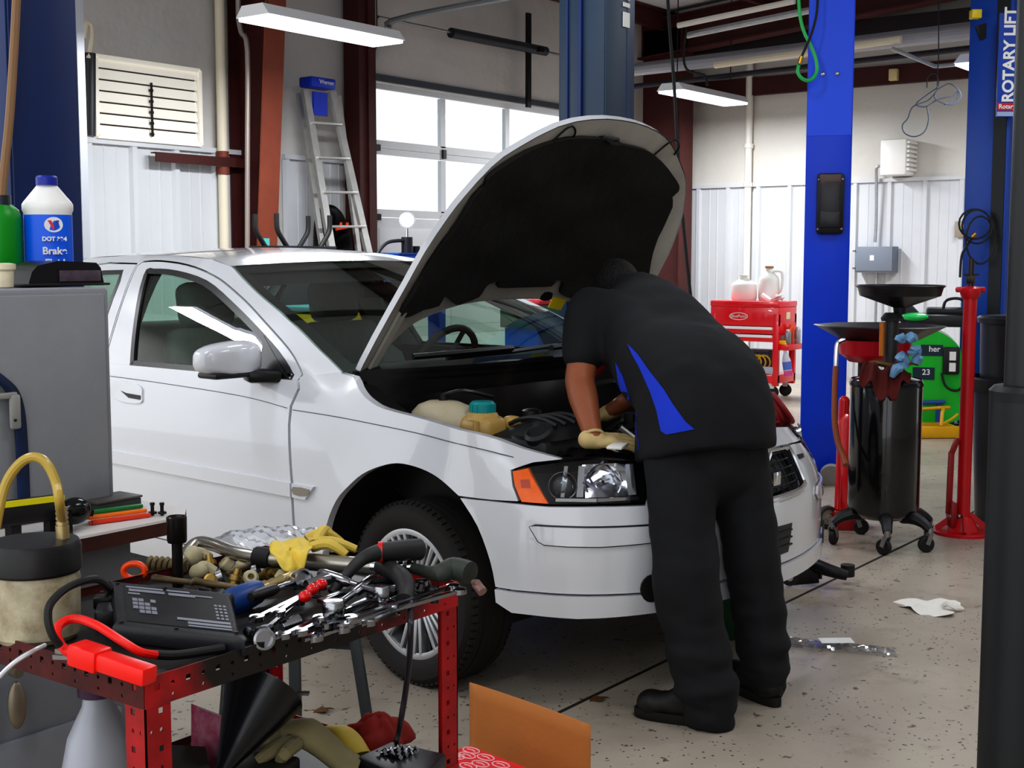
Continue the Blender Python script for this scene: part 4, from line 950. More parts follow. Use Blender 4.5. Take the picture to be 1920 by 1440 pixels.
def shoe(h, t, nm='shoe'):
    d = (t-h); d.z = 0; d.normalize(); s = Vector((-d.y, d.x, 0)); L = .30
    o = h-d*.03; o.z = 0
    def outl(z, k):
        pts = []
        for i in range(28):
            a = 2*PI*i/28; u = .5-.5*math.cos(a); w_ = (.036+.014*math.sin(PI*min(1, u*1.15))+.004*u)*math.sin(a)**1 if True else 0
            w_ = math.copysign(abs(math.sin(a))**.7, math.sin(a))*(.038+.012*u)
            pts.append(o+d*(L*u*k+L*(1-k)*.5)+s*w_*k+UZ*z)
        return pts
    m = MB(); rings = []
    for z, k in ((0, .97), (.004, 1.0), (.024, 1.0), (.03, .985)): rings.append([m.v(p) for p in outl(z, k)])
    m.skin(rings)
    so = solid([('c', o+d*.05+UZ*.055, o+d*.23+UZ*.045, .043, .040), ('c', o+d*.06+UZ*.10, o+d*.16+UZ*.065, .050, .040), ('c', o+d*.05+UZ*.06, o+d*.06+UZ*.13, .05, .05), ('e', o+d*.245+UZ*.045, (.048, .048, .042))], .008, 3, nm, SHOE, man)
    me = m.build('sole', mat('sole_black', '#0e0d0c', .7), so, world=True); return so
shoe(hlL, tL); shoe(hlR, tR)
# gloved hands: palm, four unequal bent fingers, thumb off the side
def hand(w, along, side, up, nm, mtl, mir=1, K=.9):
    along = Vector(along).normalized(); up = Vector(up); up = (up-along*up.dot(along)).normalized(); side = along.cross(up)*mir
    P = lambda a, b, c: w+(along*a+side*b+up*c)*K
    parts = [('c', P(-.03, 0, 0), P(.01, 0, 0), .031, .030), ('e', P(.05, .002, 0), (.034, .034, .020))]
    for k in (-.027, -.009, .009, .027): parts.append(('c', P(.01, k*.7, 0), P(.085, k, .003), .017, .0135))
    for k, L, cur in ((-.031, .062, .22), (-.0105, .078, .15), (.0105, .073, .18), (.031, .055, .3)):
        a = P(.088, k, .003); b = a+along*(L*.45)+side*(k*.12)-up*(L*.45*cur*.5); c = b+along*(L*.33)-up*(L*.33*cur*1.3); e = c+along*(L*.18)-up*(L*.3*cur*1.6)
        parts += [('c', a, b, .0115, .0105), ('c', b, c, .0105, .0095), ('c', c, e, .0095, .0085)]
    a = P(.022, -.028, -.006); b = P(.050, -.056, -.012); c = P(.080, -.066, -.016)
    parts += [('c', P(.01, -.012, 0), a, .018, .016), ('c', a, b, .0145, .012), ('c', b, c, .0115, .0095)]
    return solid(parts, .0042, 2, nm, mtl, man)
hand(wrL+RGT*.008+Vector((0, 0, -.012)), RGT*.95+FWD*.22-UZ*.06, None, UZ*.9-FWD*.42, 'glove', GLOVE, 1)
hand(wrR, FA*.5+LF*.6-UZ*.4, None, UZ, 'glove', GLOVE, -1)
m = MB(); c_ = wrL+Vector((0, 0, 0)); ax = (wrL-elL).normalized(); x, y, _ = basis(ax); m.tube([c_+x*.034*math.cos(2*PI*i/20)+y*.034*math.sin(2*PI*i/20) for i in range(21)], .005, 6, caps=False); m.build('glove_cuff', GLOVE, man, world=True)
m = MB(); q = at_d(1158, 836, 4.13); m.box(q, (.11, .05, .010), R(20), bev=.004); single(m, 'shop_towel', mat('towel_white', '#e4e2da', .8), 'folded white cloth under the gloved hand on the engine bay front', 'cloth')
# ================================================================== lifts, hoses and the right-hand side
TEALL = mat('post_navy', '#263a50', .42, noise=(3, .2)); NAVY = mat('post_blue_dark', '#122c63', .4, noise=(3, .15))
def lift_post(x, y, w, dpt, h, m_, label, rz=0., deep=None):
    t = thing('lift_post', label, 'lift post', (x, y, 0), rz)
    m = MB(); tk = .012
    m.box((-dpt/2, 0, h/2), (tk, w, h), bev=.004)
    for s in (-1, 1): m.box((0, s*w/2, h/2), (dpt, tk, h), bev=.004); m.box((dpt/2, s*(w/2-.03), h/2), (tk, .06, h), bev=.004)
    m.build('column', m_, t)
    m = MB(); m.box((0, 0, .008), (dpt+.16, w+.20, .016), bev=.004); m.build('base_plate', DARKMETAL, t)
    m = MB()
    for sx in (-1, 1):
        for sy in (-1, 1): m.cyl((sx*(dpt/2+.05), sy*(w/2+.06), .016), (sx*(dpt/2+.05), sy*(w/2+.06), .04), .014, n=6)
    m.build('anchor_bolts', STEEL, t)
    return t
# far post of the bay with the car: dark steel blue
q = on_y(1133, 300, 3.45)
t = lift_post(q.x+.13, 3.45+.13, .26, .26, 3.9, TEALL, 'dark steel-blue lift post rising behind the raised hood', PI/2)
m = MB(); m.box((0, 0, 2), (.24, .01, 4.0)); 
m = MB(); m.box((.08, .135, 1.9), (.012, .02, 3.8)); m.box((-.133, -.06, 1.9), (.008, .012, 3.8)); m.box((.0, .145, 2.5), (.02, .022, 2.6)); m.build('cable_channel', NAVY, t)
m = MB()
for zz, hh in ((3.21, .03), (3.17, .02), (3.10, .07)): m.box((-.139, -.045, zz-.55), (.003, .06, hh))
m.build('sticker', WHITEPL, t)
q = on_y(22, 300, 3.3)
t = lift_post(q.x+.108, 3.3+.15, .215, .30, 3.9, NAVY, 'dark blue lift post behind the brake fluid bottle at the picture edge', PI/2)
m = MB(); m.tube([on_y(*p, 3.26) for p in ((32, -30), (28, 60), (18, 220), (6, 340), (-2, 480), (-4, 800))], .012, 8, sub=5); single(m, 'air_hose', mat('hose_tan', '#8a6a4a', .6), 'tan hose hanging down the dark blue lift post', 'hose')
# bright blue post and its control box
b = Vector((7.82, 3.37, 0)); t = lift_post(b.x, b.y, .262, .26, 4.2, BLUE, 'bright blue lift post with a black control box, right of the mechanic', R(23.3))
m = MB(); m.box((-.137, 0, 2.66), (.006, .262, 1.02)); m.build('upper_sleeve', mat('lift_blue2', '#084ff0', .4), t)
m = MB(); m.sphere((-.142, -.04, 2.52), .015, 10, 6); m.build('sleeve_bolt', CHROME, t)
m = MB(); m.sphere((-.142, .045, 2.52), .015, 10, 6); m.build('sleeve_bolt', CHROME, t)
m = MB(); m.box((-.165, -.015, 1.735), (.06, .165, .37), bev=.02); cb = m.build('control_box', BLACKPL, t)
m = MB(); m.box((-.197, -.015, 1.74), (.01, .115, .26), bev=.006); m.box((-.2, -.015, 1.64), (.014, .12, .10), bev=.008); m.build('cover', mat('box_dark', '#25242a', .35), cb)
m = MB(); m.box((-.198, -.015, 1.885), (.006, .125, .055), bev=.004); m.build('name_plate', mat('plate_brown', '#5b4742', .4), cb)
m = MB(); [m.sphere((-.197, -.015+sy*.07, z), .008, 8, 6) for sy in (-1, 1) for z in (1.58, 1.88)]; m.build('screws', STEEL, cb)
m = MB(); m.cyl((-.24, -.06, .06), (-.20, -.06, .07), .07, n=24); m.cyl((-.2, .03, .0), (-.2, .03, .03), .02, n=10); m.build('foot_cap', mat('cap_grey', '#8f8b86', .5), t)
m = MB(); a = on_z(1500, 850, .45); m.bar(b+Vector((-.1, .1, .12)), Vector((a.x-.1, a.y+.9, .12)), .14, .12, bev=.01); m.build('swing_arm', mat('arm_navy', '#101c33', .5), t, world=True)
# green hose looped by the post
t = thing('air_hose', 'green air hose looped beside the top of the bright blue post', 'hose', at_d(1512, 150, 7.9))
m = MB(); m.tube([at_d(*p, 7.9) for p in ((1496, -40), (1499, 20), (1506, 55), (1520, 85), (1530, 112), (1531, 135), (1520, 150), (1505, 148), (1496, 135), (1499, 118))], .011, 8, sub=5); m.build('hose', mat('hose_green', '#26b65a', .35), t, world=True)
m = MB(); m.tube([at_d(*p, 7.88) for p in ((1499, 116), (1508, 95), (1522, 62), (1532, 20), (1534, -40))], .008, 8, sub=5); m.build('rubber_whip', RUBBER, t, world=True)
m = MB(); m.cyl(at_d(1499, 120, 7.88), at_d(1503, 106, 7.88), .013, n=10); m.build('coupler', mat('brass', '#b58a3c', .3, .9), t, world=True)
for i, pts in enumerate((((1250, -40), (1256, 60), (1264, 160), (1272, 300), (1282, 430), (1297, 575)), ((1290, 40), (1284, 75), (1282, 110), (1288, 130), (1305, 137), (1322, 142), (1326, 160)))):
    m = MB(); m.tube([at_d(*p, (7.6, 12.5)[i]) for p in pts], (.010, .012)[i], 8, sub=4)
    single(m, 'drop_cord', RUBBER, ('long black drop cord hanging behind the raised hood and mechanic', 'short black cord feeding the light fixture left of the white pipe')[i], 'cord')
# the lift post with the sign
LX, LY = 11.33, 3.42
t = lift_post(LX, LY, .36, .34, 4.2, mat('lift_blue3', '#12439f', .38), 'blue lift post carrying the white-lettered sign at far right', R(90))
m = MB(); m.box((-.10, .185, 2.1), (.10, .03, 4.1)); m.build('carriage_track', mat('track_black', '#0a0d14', .4), t)
m = MB(); m.cyl((-.185, .06, .75), (-.185, .06, 3.4), .018, n=8); m.cyl((-.185, .06, .74), (-.185, .06, .80), .03, n=8); m.build('hydraulic_line', BLACKPL, t)
m = MB(); a = at_d(1834, 62, 10.8); b_ = at_d(1874, 50, 10.8); m.bar(a, b_, .05, .12); m.build('top_bracket', DARKMETAL, t, world=True)
sg = thing('lift_sign', 'tall blue lift sign with white vertical lettering and a red band at its foot', 'sign', (0, 0, 0))
a = at_d(1887, 205, 10.62); zt = at_d(1890, 28, 10.62).z; sg.location = (a.x, a.y, a.z)
xr = (RGT*1).normalized(); n_ = Vector((FWD.x, FWD.y, 0)).normalized()
SGM = lambda u, v, w: Vector((a.x, a.y, 0))+xr*u+UZ*v-n_*w if False else Vector((a.x, a.y, 0))+xr*u+Vector((0, 0, v))-n_*w
m = MB(); m.prism([(-.085, a.z-.06), (.085, a.z-.06), (.085, zt), (-.085, zt)], SGM, (0, .01)); m.build('panel', mat('sign_blue', '#123fa0', .35), sg, world=True)
m = MB(); m.prism([(-.08, a.z-.01), (.08, a.z-.01), (.08, a.z+.05), (-.08, a.z+.05)], SGM, (.010, .012)); m.build('red_band', mat('sign_red', '#c01c28', .4), sg, world=True)
m = MB(); m.prism([(-.08, a.z-.055), (.08, a.z-.055), (.08, a.z-.02), (-.08, a.z-.02)], SGM, (.010, .012)); m.build('white_band', mat('sign_pale', '#9db0cf', .4), sg, world=True)
letters('ROTARY LIFT', .125, WHITEPL, sg, frame(SGM(.005, (a.z+.10+zt)/2, .014), (0, 0, 1), -xr), bold=.004)
letters('Rotary', .05, WHITEPL, sg, frame(SGM(0, a.z+.02, .014), xr, (0, 0, 1)), bold=.001)
m = MB(); p = at_d(1829, 27, 10.7); m.box(p, (.08, .08, .07), R(37), bev=.006); single(m, 'limit_switch', mat('switch_yellow', '#d9c21a', .4), 'small yellow limit switch box at the top of the sign-bearing post', 'switch')
t = thing('hydraulic_hose', 'black hose coil hung on the left side of the sign-bearing post', 'hose', at_d(1830, 470, 10.8))
for k, (cx, cy_, rx, ry) in enumerate(((1832, 425, 28, 32), (1838, 450, 27, 45), (1828, 420, 30, 28))):
    m = MB(); m.tube([at_d(cx+rx*math.cos(i*.35), cy_+ry*math.sin(i*.35), 10.78+.01*k) for i in range(19)], .008, 6, caps=False); m.build('loop', RUBBER, t, world=True)
m = MB(); m.tube([at_d(*p, 10.8) for p in ((1826, 440), (1812, 462), (1803, 480), (1800, 520))], .010, 6, sub=4); m.build('tail', RUBBER, t, world=True)
m = MB(); m.cyl(at_d(1822, 444, 10.75), at_d(1829, 438, 10.75), .016, n=8); m.build('fitting', mat('brass', '#b58a3c', .3, .9), t, world=True)
# coiled cable and bent pipe hung before the far wall
t = thing('hanging_cable', 'thin grey cable coil hanging before the far wall, right of the blue post', 'cable', at_d(1757, 200, 12.2))
m = MB(); D = 12.2; m.tube([at_d(*p, D) for p in ((1760, -30), (1760, 100), (1758, 140), (1757, 168))], .005, 6); m.build('drop', mat('cable_grey', '#2b3442', .6), t, world=True)
for k, pts in enumerate((((1757, 168), (1780, 157), (1798, 170), (1800, 185), (1785, 196), (1765, 192), (1752, 182), (1757, 168)), ((1757, 165), (1735, 180), (1718, 195), (1735, 200), (1760, 186), (1785, 180), (1797, 172), (1792, 190), (1770, 196)),
        ((1757, 170), (1740, 188), (1712, 200), (1702, 222), (1692, 235), (1697, 250), (1715, 256), (1733, 247), (1741, 225), (1738, 200)), ((1738, 165), (1740, 145), (1752, 138), (1760, 150), (1757, 168)))):
    m = MB(); m.tube([at_d(*p, D+.02*k) for p in pts], .006, 6, sub=6); m.build('loop', mat('cable_grey', '#2b3442', .6), t, world=True)
m = MB(); m.tube([at_d(*p, 12.4) for p in ((1672, 90), (1675, 92), (1752, 124), (1760, 124), (1802, 120))], .02, 8); single(m, 'conduit', GALV, 'bent grey conduit running to the half-hidden fixture', 'conduit')
# ---- red telescoping support stand
C0 = Vector((6.70, 2.115, 0)); RED = mat('stand_red', '#c2121e', .35, noise=(5, .2))
t = thing('support_stand', 'tall red steel support stand with round base right of the oil drainer', 'stand', C0)
m = MB(); m.lathe([(.148, 0), (.148, .012), (.14, .018), (.0, .02)], n=36); m.lathe([(.08, .018), (.055, .07), (.04, .09)], n=16); 
m.build('base', RED, t)
m = MB(); 
for k in range(4): m.bar((.13*math.cos(k*PI/2+.4), .13*math.sin(k*PI/2+.4), .02), (.03*math.cos(k*PI/2+.4), .03*math.sin(k*PI/2+.4), .1), .012, .03)
m.build('gusset', RED, t)
m = MB(); m.cyl((0, 0, .06), (0, 0, 1.235), .033, n=20); m.build('tube', RED, t)
m = MB(); m.bar(RGT*-.075+Vector((0, 0, 1.245)), RGT*.075+Vector((0, 0, 1.245)), .03, .028, bev=.01); m.lathe([(.038, 1.20), (.05, 1.225), (.05, 1.25), (.03, 1.262)], n=16); m.build('handle', RED, t)
m = MB(); m.cyl((0, 0, 1.25), (0, 0, 1.40), .014, n=10); m.bar(RGT*-.04+Vector((0, 0, 1.32)), RGT*.04+Vector((0, 0, 1.32)), .012, .008); m.box((0, 0, 1.295), (.03, .04, .04), bev=.005); m.build('screw', mat('screw_dark', '#3c3530', .4, .7), t)
m = MB(); u = -RGT
for k, (z0, z1) in enumerate(((.04, .17), (.17, .46))): pass
m.bar(u*.075+Vector((0, 0, .10)), u*.07+Vector((0, 0, .42)), .018, .03, bev=.004); m.bar(u*.07+Vector((0, 0, .41)), u*.04+Vector((0, 0, .49)), .018, .028, bev=.004); m.box(u*.06+Vector((0, 0, .10)), (.03, .09, .13), R(-53), bev=.006); m.build('pedal_lever', mat('stand_red2', '#8e1018', .4), t)
m = MB(); [m.sphere(u*a_-FWD*.03+Vector((0, 0, .09)), .012, 8, 6) for a_ in (.07, .03)]; m.build('pivot_bolts', STEEL, t)
# ---- waste oil drainer
C1 = Vector((6.20, 2.348, 0)); t = thing('oil_drainer', 'black rolling waste oil drainer tank on casters with a round funnel on top', 'oil drainer', C1)
m = MB(); m.lathe([(.06, .135), (.13, .14), (.164, .165), (.171, .20), (.171, .79), (.164, .815), (.10, .83), (.05, .832)], n=40); m.build('tank', mat('drainer_black', '#0c0d0e', .16, coat=.6), t)
m = MB(); m.lathe([(.173, .785), (.176, .79), (.176, .80), (.166, .818), (.168, .82)], n=40, cap0=False, cap1=False); m.build('rim', mat('rim_black', '#2a2b30', .15, .6), t)
angs = [R(a) for a in (206, 262, 318, 50, 130)]
for a_ in angs:
    d_ = Vector((math.cos(a_), math.sin(a_), 0)); e = d_*.25
    m = MB(); m.tube([d_*.10+Vector((0, 0, .15)), d_*.16+Vector((0, 0, .155)), d_*.215+Vector((0, 0, .135)), d_*.25+Vector((0, 0, .108))], [.032, .034, .026, .022], 8, sub=3); lg = m.build('leg', BLACKPL, t)
    f_ = Vector((math.cos(a_+.9), math.sin(a_+.9), 0)); s_ = Vector((-f_.y, f_.x, 0)); c_ = e+f_*-.018
    m = MB(); m.cyl(e+Vector((0, 0, .09)), e+Vector((0, 0, .12)), .016, n=10)
    for s in (-1, 1): m.bar(e+s_*.018*s+Vector((0, 0, .092)), c_+s_*.018*s+Vector((0, 0, .04)), .006, .022)
    cs_ = m.build('caster_fork', STEEL, lg)
    m = MB(); m.lathe([(.034, -.013), (.0385, -.009), (.0385, .009), (.034, .013)], c_+Vector((0, 0, .039)), s_, 20); m.build('caster_wheel', RUBBER, lg)
m = MB(); m.cyl((.0, -.02, .82), (.0, -.02, 1.14), .033, n=18); m.lathe([(.05, 1.10), (.055, 1.115), (.035, 1.14)], (0, -.02, 0), n=18); m.build('riser_tube', mat('riser', '#2c2b2d', .4), t)
m = MB(); m.cyl(RGT*-.035-FWD*.03+Vector((0, 0, .93)), RGT*-.037-FWD*.03+Vector((0, 0, 1.09)), .013, n=10); m.build('level_gauge', mat('gauge_orange', '#b4660f', .35), t)
fc = RGT*.055+FWD*.0
m = MB(); m.lathe([(.028, 1.135), (.032, 1.165), (.190, 1.222), (.200, 1.258), (.212, 1.270), (.206, 1.274), (.195, 1.262), (.184, 1.228), (.03, 1.172)], fc, n=44, cap0=False, cap1=True); m.build('funnel', mat('funnel_black', '#1a191b', .3), t)
m = MB(); m.tube([Vector((0, 0, .83))+RGT*x_+FWD*y_+UZ*z_ for x_, y_, z_ in ((-.10, -.06, .02), (-.12, -.06, .05), (-.07, -.06, .065), (.02, -.05, .05), (.12, -.03, .07), (.14, -.04, .06))], .014, 8, sub=3); m.box(RGT*.13-FWD*.05+Vector((0, 0, .90)), (.04, .03, .03), bev=.006); m.build('valve', mat('valve_brass', '#7c6a40', .4, .7), t)
# cloths lying on the drainer
def cloth(name, label, cat, mtl, fn, nu=26, nv=20, th=.004):
    m = MB(); m.grid(fn, nu, nv); o = m.build(name, mtl, None, sharp=0); md = o.modifiers.new('s', 'SOLIDIFY'); md.thickness = th; md.offset = 0
    return tag(o, label, cat)
def rag1(u, v):
    a_ = (u-.5)*2.3; base = C1+FWD*-(.12+.08*v)*math.cos(a_*.6)+RGT*(-.055+.155*math.sin(a_*.75)*(.75+.3*v))
    z = .885-.05*v-.17*max(0, v-.35)*(1-.75*abs(u-.45)*2)+.018*math.sin(u*23+v*3)*(.4+v)+.02*math.sin(u*9)
    return base-FWD*(.012*math.sin(u*25+v*4)+.035*max(0, v-.3))+UZ*z
cloth('shop_rag', 'dark red shop rag draped over the oil drainer tank top', 'rag', mat('rag_red', '#5a1a15', .95, noise=(20, .3)), rag1)
random.seed(11)
t = thing('rubber_gloves', 'crumpled light blue disposable gloves bunched on the oil drainer valve', 'gloves', C1+RGT*.060-FWD*.17+UZ*.935)
BGL = mat('glove_blue', '#6f9cc2', .5, noise=(20, .25))
for k in range(9):
    a_ = Vector((0, 0, 0))+RGT*random.uniform(-.07, .09)+UZ*random.uniform(-.07, .06)-FWD*random.uniform(0, .03); b_ = a_+RGT*random.uniform(-.05, .06)+UZ*random.uniform(-.06, .03)
    m = MB(); m.tube([a_, (a_+b_)/2+UZ*.02, b_], [.034, .038, .018], 10, sub=3, flat=.65); m.build('finger' if k > 2 else 'palm', BGL, t)
# second, red drainer standing behind the black one
C2 = C1+Vector((FWD.x, FWD.y, 0))*.42; t = thing('oil_drainer', 'red wheeled oil drainer with wide black pan behind the black drainer tank', 'oil drainer', C2)
m = MB(); pc = RGT*.075
m.lathe([(.10, .975), (.20, .985), (.325, 1.052), (.337, 1.056), (.327, 1.060), (.20, .995), (.05, .985)], pc, n=8, tw=.3); m.build('pan', mat('pan_black', '#242322', .38, noise=(6, .3)), t)
m = MB(); m.lathe([(.05, .862), (.13, .870), (.178, .91), (.186, .97), (.188, .984)], RGT*.055, n=36); m.build('bowl', mat('bowl_red', '#c91528', .3), t)
m = MB(); m.cyl((0, 0, .60), (0, 0, .87), .03, n=16); m.build('riser_tube', mat('riser', '#2c2b2d', .4), t)
m = MB(); m.lathe([(.05, .07), (.12, .08), (.125, .10), (.125, .56), (.10, .60), (.03, .61)], n=32); m.build('tank', mat('jack_red', '#d81c26', .25, coat=.4), t)
m = MB(); m.tube([at_d(px, py, 6.52) for px, py in ((1584, 637), (1574, 640), (1569, 650), (1567, 690))], .012, 8, sub=4); m.build('hose_elbow', CHROME, t, world=True)
m = MB(); m.tube([at_d(px, py, 6.52-.05*k) for k, (px, py) in enumerate(((1567, 688), (1565, 740), (1565, 790), (1571, 830), (1580, 852), (1586, 872)))], .0145, 8, sub=5); m.build('drain_hose', mat('hose_brown', '#8a4a28', .5), t, world=True)
Pz = lambda px, py, d=6.85: at_d(px, py, d)
m = MB(); m.cyl(Pz(1574, 955), Pz(1583, 752), .028, n=16); m.sphere(Pz(1583, 752), .028); m.build('handle', mat('jack_red', '#d81c26', .25, coat=.4), t, world=True)
m = MB(); c_ = Pz(1551, 961); ax = (RGT*.35-FWD*.94).normalized(); ax.z = 0; c_.z = .061
m.lathe([(.04, -.02), (.056, -.018), (.06, -.01), (.06, .01), (.056, .018), (.045, .02), (.04, .012), (.0, .012)], c_, ax, 28); wj = m.build('wheel', mat('wheel_grey', '#3a3734', .6), t, world=True)
m = MB(); m.lathe([(.040, .012), (.038, .0135), (.016, .014), (.016, .024), (0, .024)], c_, ax, 24); m.lathe([(.034, .0125), (.036, .016), (.038, .0125)], c_, ax, 24, cap0=False, cap1=False); m.build('hub', mat('hub_grey', '#9a9488', .5), wj, world=True)
m = MB(); m.bar(Vector((Pz(1578, 950).x, Pz(1578, 950).y, .11)), C2+UZ*.11, .05, .04); m.bar(c_, Vector((Pz(1590, 958).x, Pz(1590, 958).y, .09)), .02, .03); m.box(Vector((Pz(1590, 962).x, Pz(1590, 962).y, .05)), (.12, .16, .10), R(30), bev=.01); m.build('frame', mat('jack_red2', '#a3141d', .4), t, world=True)
# ---- green coolant machine
g0 = on_z(1738, 808); GZ = Matrix.Rotation(R(20), 3, 'Z'); t = thing('coolant_machine', 'bright green wheeled service machine with a black top beyond the oil drainer', 'service machine', g0, R(20))
GREEN = mat('machine_green', '#12b32c', .3, coat=.3)
prof = [(-.25, .10), (.25, .10), (.25, .58), (.22, .70), (.10, .80), (-.06, .84), (-.17, .80), (-.23, .66)]
m = MB(); m.prism(smooth2(prof, 3), lambda u, v, w: (w, -u, v), (0, .42)); m.build('body', GREEN, t, sharp=50)
m = MB(); m.box((.2, -.03, .90), (.44, .46, .10), bev=.03); m.bar((.05, .1, .86), (.05, .22, .99), .10, .16, bev=.02); m.box((.22, -.12, .97), (.30, .30, .06), bev=.02); m.build('top_tray', mat('machine_black', '#1c1d20', .45), t)
m = MB(); m.sphere((.02, .12, .93), .10, sc=(1, 1.15, .36)); m.build('dome', mat('dome_green', '#2fd06a', .3), t)
m = MB(); m.tube([(.1, -.10, 1.0), (.1, -.12, 1.06), (.1, -.2, 1.08), (.1, -.28, 1.05), (.1, -.30, .98)], .012, 8, sub=4); m.build('handle', BLACKPL, t)
for y_, z_, w_, h_, tx in ((.04, .66, .17, .09, 'her'), (.10, .47, .17, .10, '23')):
    m = MB(); m.box((-.002, y_-.06, z_), (.004, w_, h_)); d_ = m.build('decal', mat('decal_navy', '#152b3c', .4), t)
    lt = letters(tx, .065, WHITEPL, t, root_matrix(t) @ frame((-.0055, y_-.08, z_+.01), (0, -1, 0), (0, 0, 1)), bold=.001)
m = MB(); m.box((-.02, -.17, .58), (.05, .13, .22), bev=.015); hc = m.build('control_pod', BLACKPL, t)
m = MB(); m.box((-.047, -.18, .62), (.004, .05, .07)); m.box((-.047, -.18, .53), (.004, .05, .07)); m.build('pod_label', WHITEPL, hc)
m = MB(); m.tube([(-.03, -.1, .48), (-.04, -.13, .38), (-.04, -.2, .34), (-.04, -.26, .38), (-.03, -.28, .55)], .010, 8, sub=4); m.build('pod_cord', RUBBER, hc)
for s in (-1, 1): m = MB(); m.lathe([(.09, -.03), (.12, -.025), (.12, .025), (.09, .03)], (.06 if s < 0 else .36, -.02, .12), (1, 0, 0), 24); m.build('wheel', RUBBER, t)
m = MB(); m.box((.2, 0, .06), (.36, .42, .08), bev=.01); m.build('plinth', BLACKPL, t)
# yellow jack
y0 = on_z(1765, 824); t = thing('floor_jack', 'low yellow steel jack frame on the floor below the green machine', 'jack', y0, R(-50)); YEL = mat('jack_yellow', '#e8ae12', .4, noise=(6, .2))
m = MB(); m.box((0, .06, .05), (.34, .05, .09), bev=.006); m.box((0, .34, .05), (.34, .05, .08), bev=.006)
for s in (-1, 1): m.box((s*.15, .2, .05), (.04, .3, .08), bev=.006)
m.build('frame', YEL, t)
m = MB(); m.tube([(-.16, .3, .20), (.02, .28, .21), (.10, .24, .22), (.04, .1, .20), (.02, .06, .10)], .014, 8, sub=2); m.tube([(.02, .06, .11), (.12, .1, .15), (.18, .14, .18)], .01, 8); m.tube([(.10, .24, .22), (.16, .26, .22)], .014, 8); m.build('lever', YEL, t)
m = MB(); m.cyl((.08, .2, .05), (.08, .2, .17), .012, n=10); m.build('ram', CHROME, t)
m = MB(); m.bar((.02, .5, .235), (.2, .45, .245), .05, .03, bev=.01); m.bar((.15, .47, .02), (.15, .47, .23), .03, .03); m.build('bracket', mat('bracket_blue', '#2c4f96', .5), t)
# ---- red service cart with drawers
k0 = Vector((11.72, 5.42, 0)); t = thing('tool_cart', 'red rolling tool cart with two drawers against the far wall', 'tool cart', k0); CR = mat('cart_red', '#e80c20', .28, coat=.5)
W_, D_ = .76, .42
m = MB(); m.box((D_/2, W_/2, .82), (D_, W_, .19), bev=.006); m.box((D_/2, W_/2, .945), (D_+.01, W_+.01, .06), bev=.012); tb = m.build('top_box', CR, t)
for z in (.685, .605):
    m = MB(); m.box((.02+D_/2-.02, W_/2, z), (D_-.03, W_-.10, .07), bev=.004); m.box((.004, W_/2, z), (.016, W_-.10, .072), bev=.003); dr = m.build('drawer', CR, t)
    m = MB(); m.box((-.012, W_/2, z+.02), (.022, W_-.12, .030), bev=.010); m.build('drawer_handle', mat('handle_white', '#f6f4f6', .25), dr)
for x_ in (.02, D_-.02):
    for y_ in (.03, W_-.03): m = MB(); m.box((x_, y_, .49), (.05, .06, .72), bev=.006); m.build('post', CR, t)
m = MB(); m.box((D_/2, W_/2, .20), (D_, W_, .09), bev=.008); m.build('lower_shelf', CR, t)
m = MB(); m.box((D_/2, -.05, .52), (D_-.04, .10, .06), bev=.006); m.box((D_/2, .0, .70), (D_-.06, .01, .12)); m.build('side_rack', CR, t)
for x_ in (.06, D_-.06):
    for y_ in (.08, W_-.08):
        m = MB(); m.lathe([(.05, -.018), (.062, -.014), (.062, .014), (.05, .018)], (x_, y_, .062), (1, .3, 0), 20); w1 = m.build('caster', RUBBER, t)
        m = MB(); m.box((x_, y_, .13), (.05, .05, .06)); m.build('caster_fork', WHITEPL, w1)
m = MB(); m.tube([Vector((-.003, W_/2+.06+.10*math.cos(i*PI/12), .82+.035*math.sin(i*PI/12))) for i in range(25)], .004, 6, caps=False); m.build('oval_badge', WHITEPL, tb)
letters('BluePoint', .045, WHITEPL, tb, root_matrix(t) @ frame((-.004, W_/2+.06, .82), (0, -1, 0), (0, 0, 1)))
m = MB(); m.box((D_*.5, -.003, .83), (.09, .004, .07)); m.build('sticker', mat('sticker_buff', '#e8d8b0', .5), tb)
JUG = mat('jug_white', '#eeece6', .4, noise=(6, .06))
def jug(loc, h, r, cap, label, handle):
    t = thing('jug', label, 'jug', loc)
    m = MB(); m.lathe([(r*.92, 0), (r, .02), (r, h*.58), (r*.9, h*.68), (r*.5, h*.8), (r*.34, h*.86), (r*.32, h*.95)], n=24, sx=.8, sy=1); m.build('body', JUG, t)
    m = MB(); m.cyl((0, 0, h*.94), (0, 0, h), r*.40, n=16); m.build('cap', cap, t)
    if handle: m = MB(); m.tube([(0, -r*.5, h*.86), (0, -r*1.2, h*.84), (0, -r*1.35, h*.6), (0, -r*1.2, h*.3), (0, -r*.9, h*.25)], r*.13, 8, sub=4); m.build('handle', JUG, t)
jug((11.95, 5.92, .975), .26, .135, JUG, 'squat white plastic jug on the red tool cart, left one', False)
jug((12.03, 5.68, .975), .35, .11, mat('cap_brown', '#a9794c', .5), 'tall white jug with handle and brown cap on the red tool cart', True)
random.seed(5)
m = MB()
for k in range(7): m.box((11.85+random.uniform(-.05, .05), 5.58+random.uniform(-.1, .1), .99+random.uniform(0, .035)), (.07, .10, .012), Matrix.Rotation(random.uniform(-.7, .7), 3, 'X') @ Matrix.Rotation(random.uniform(-.6, .6), 3, 'Z'))
single(m, 'crumpled_paper', mat('paper_white', '#f6f6f4', .8), 'crumpled white paper towels on the red tool cart top', 'paper')
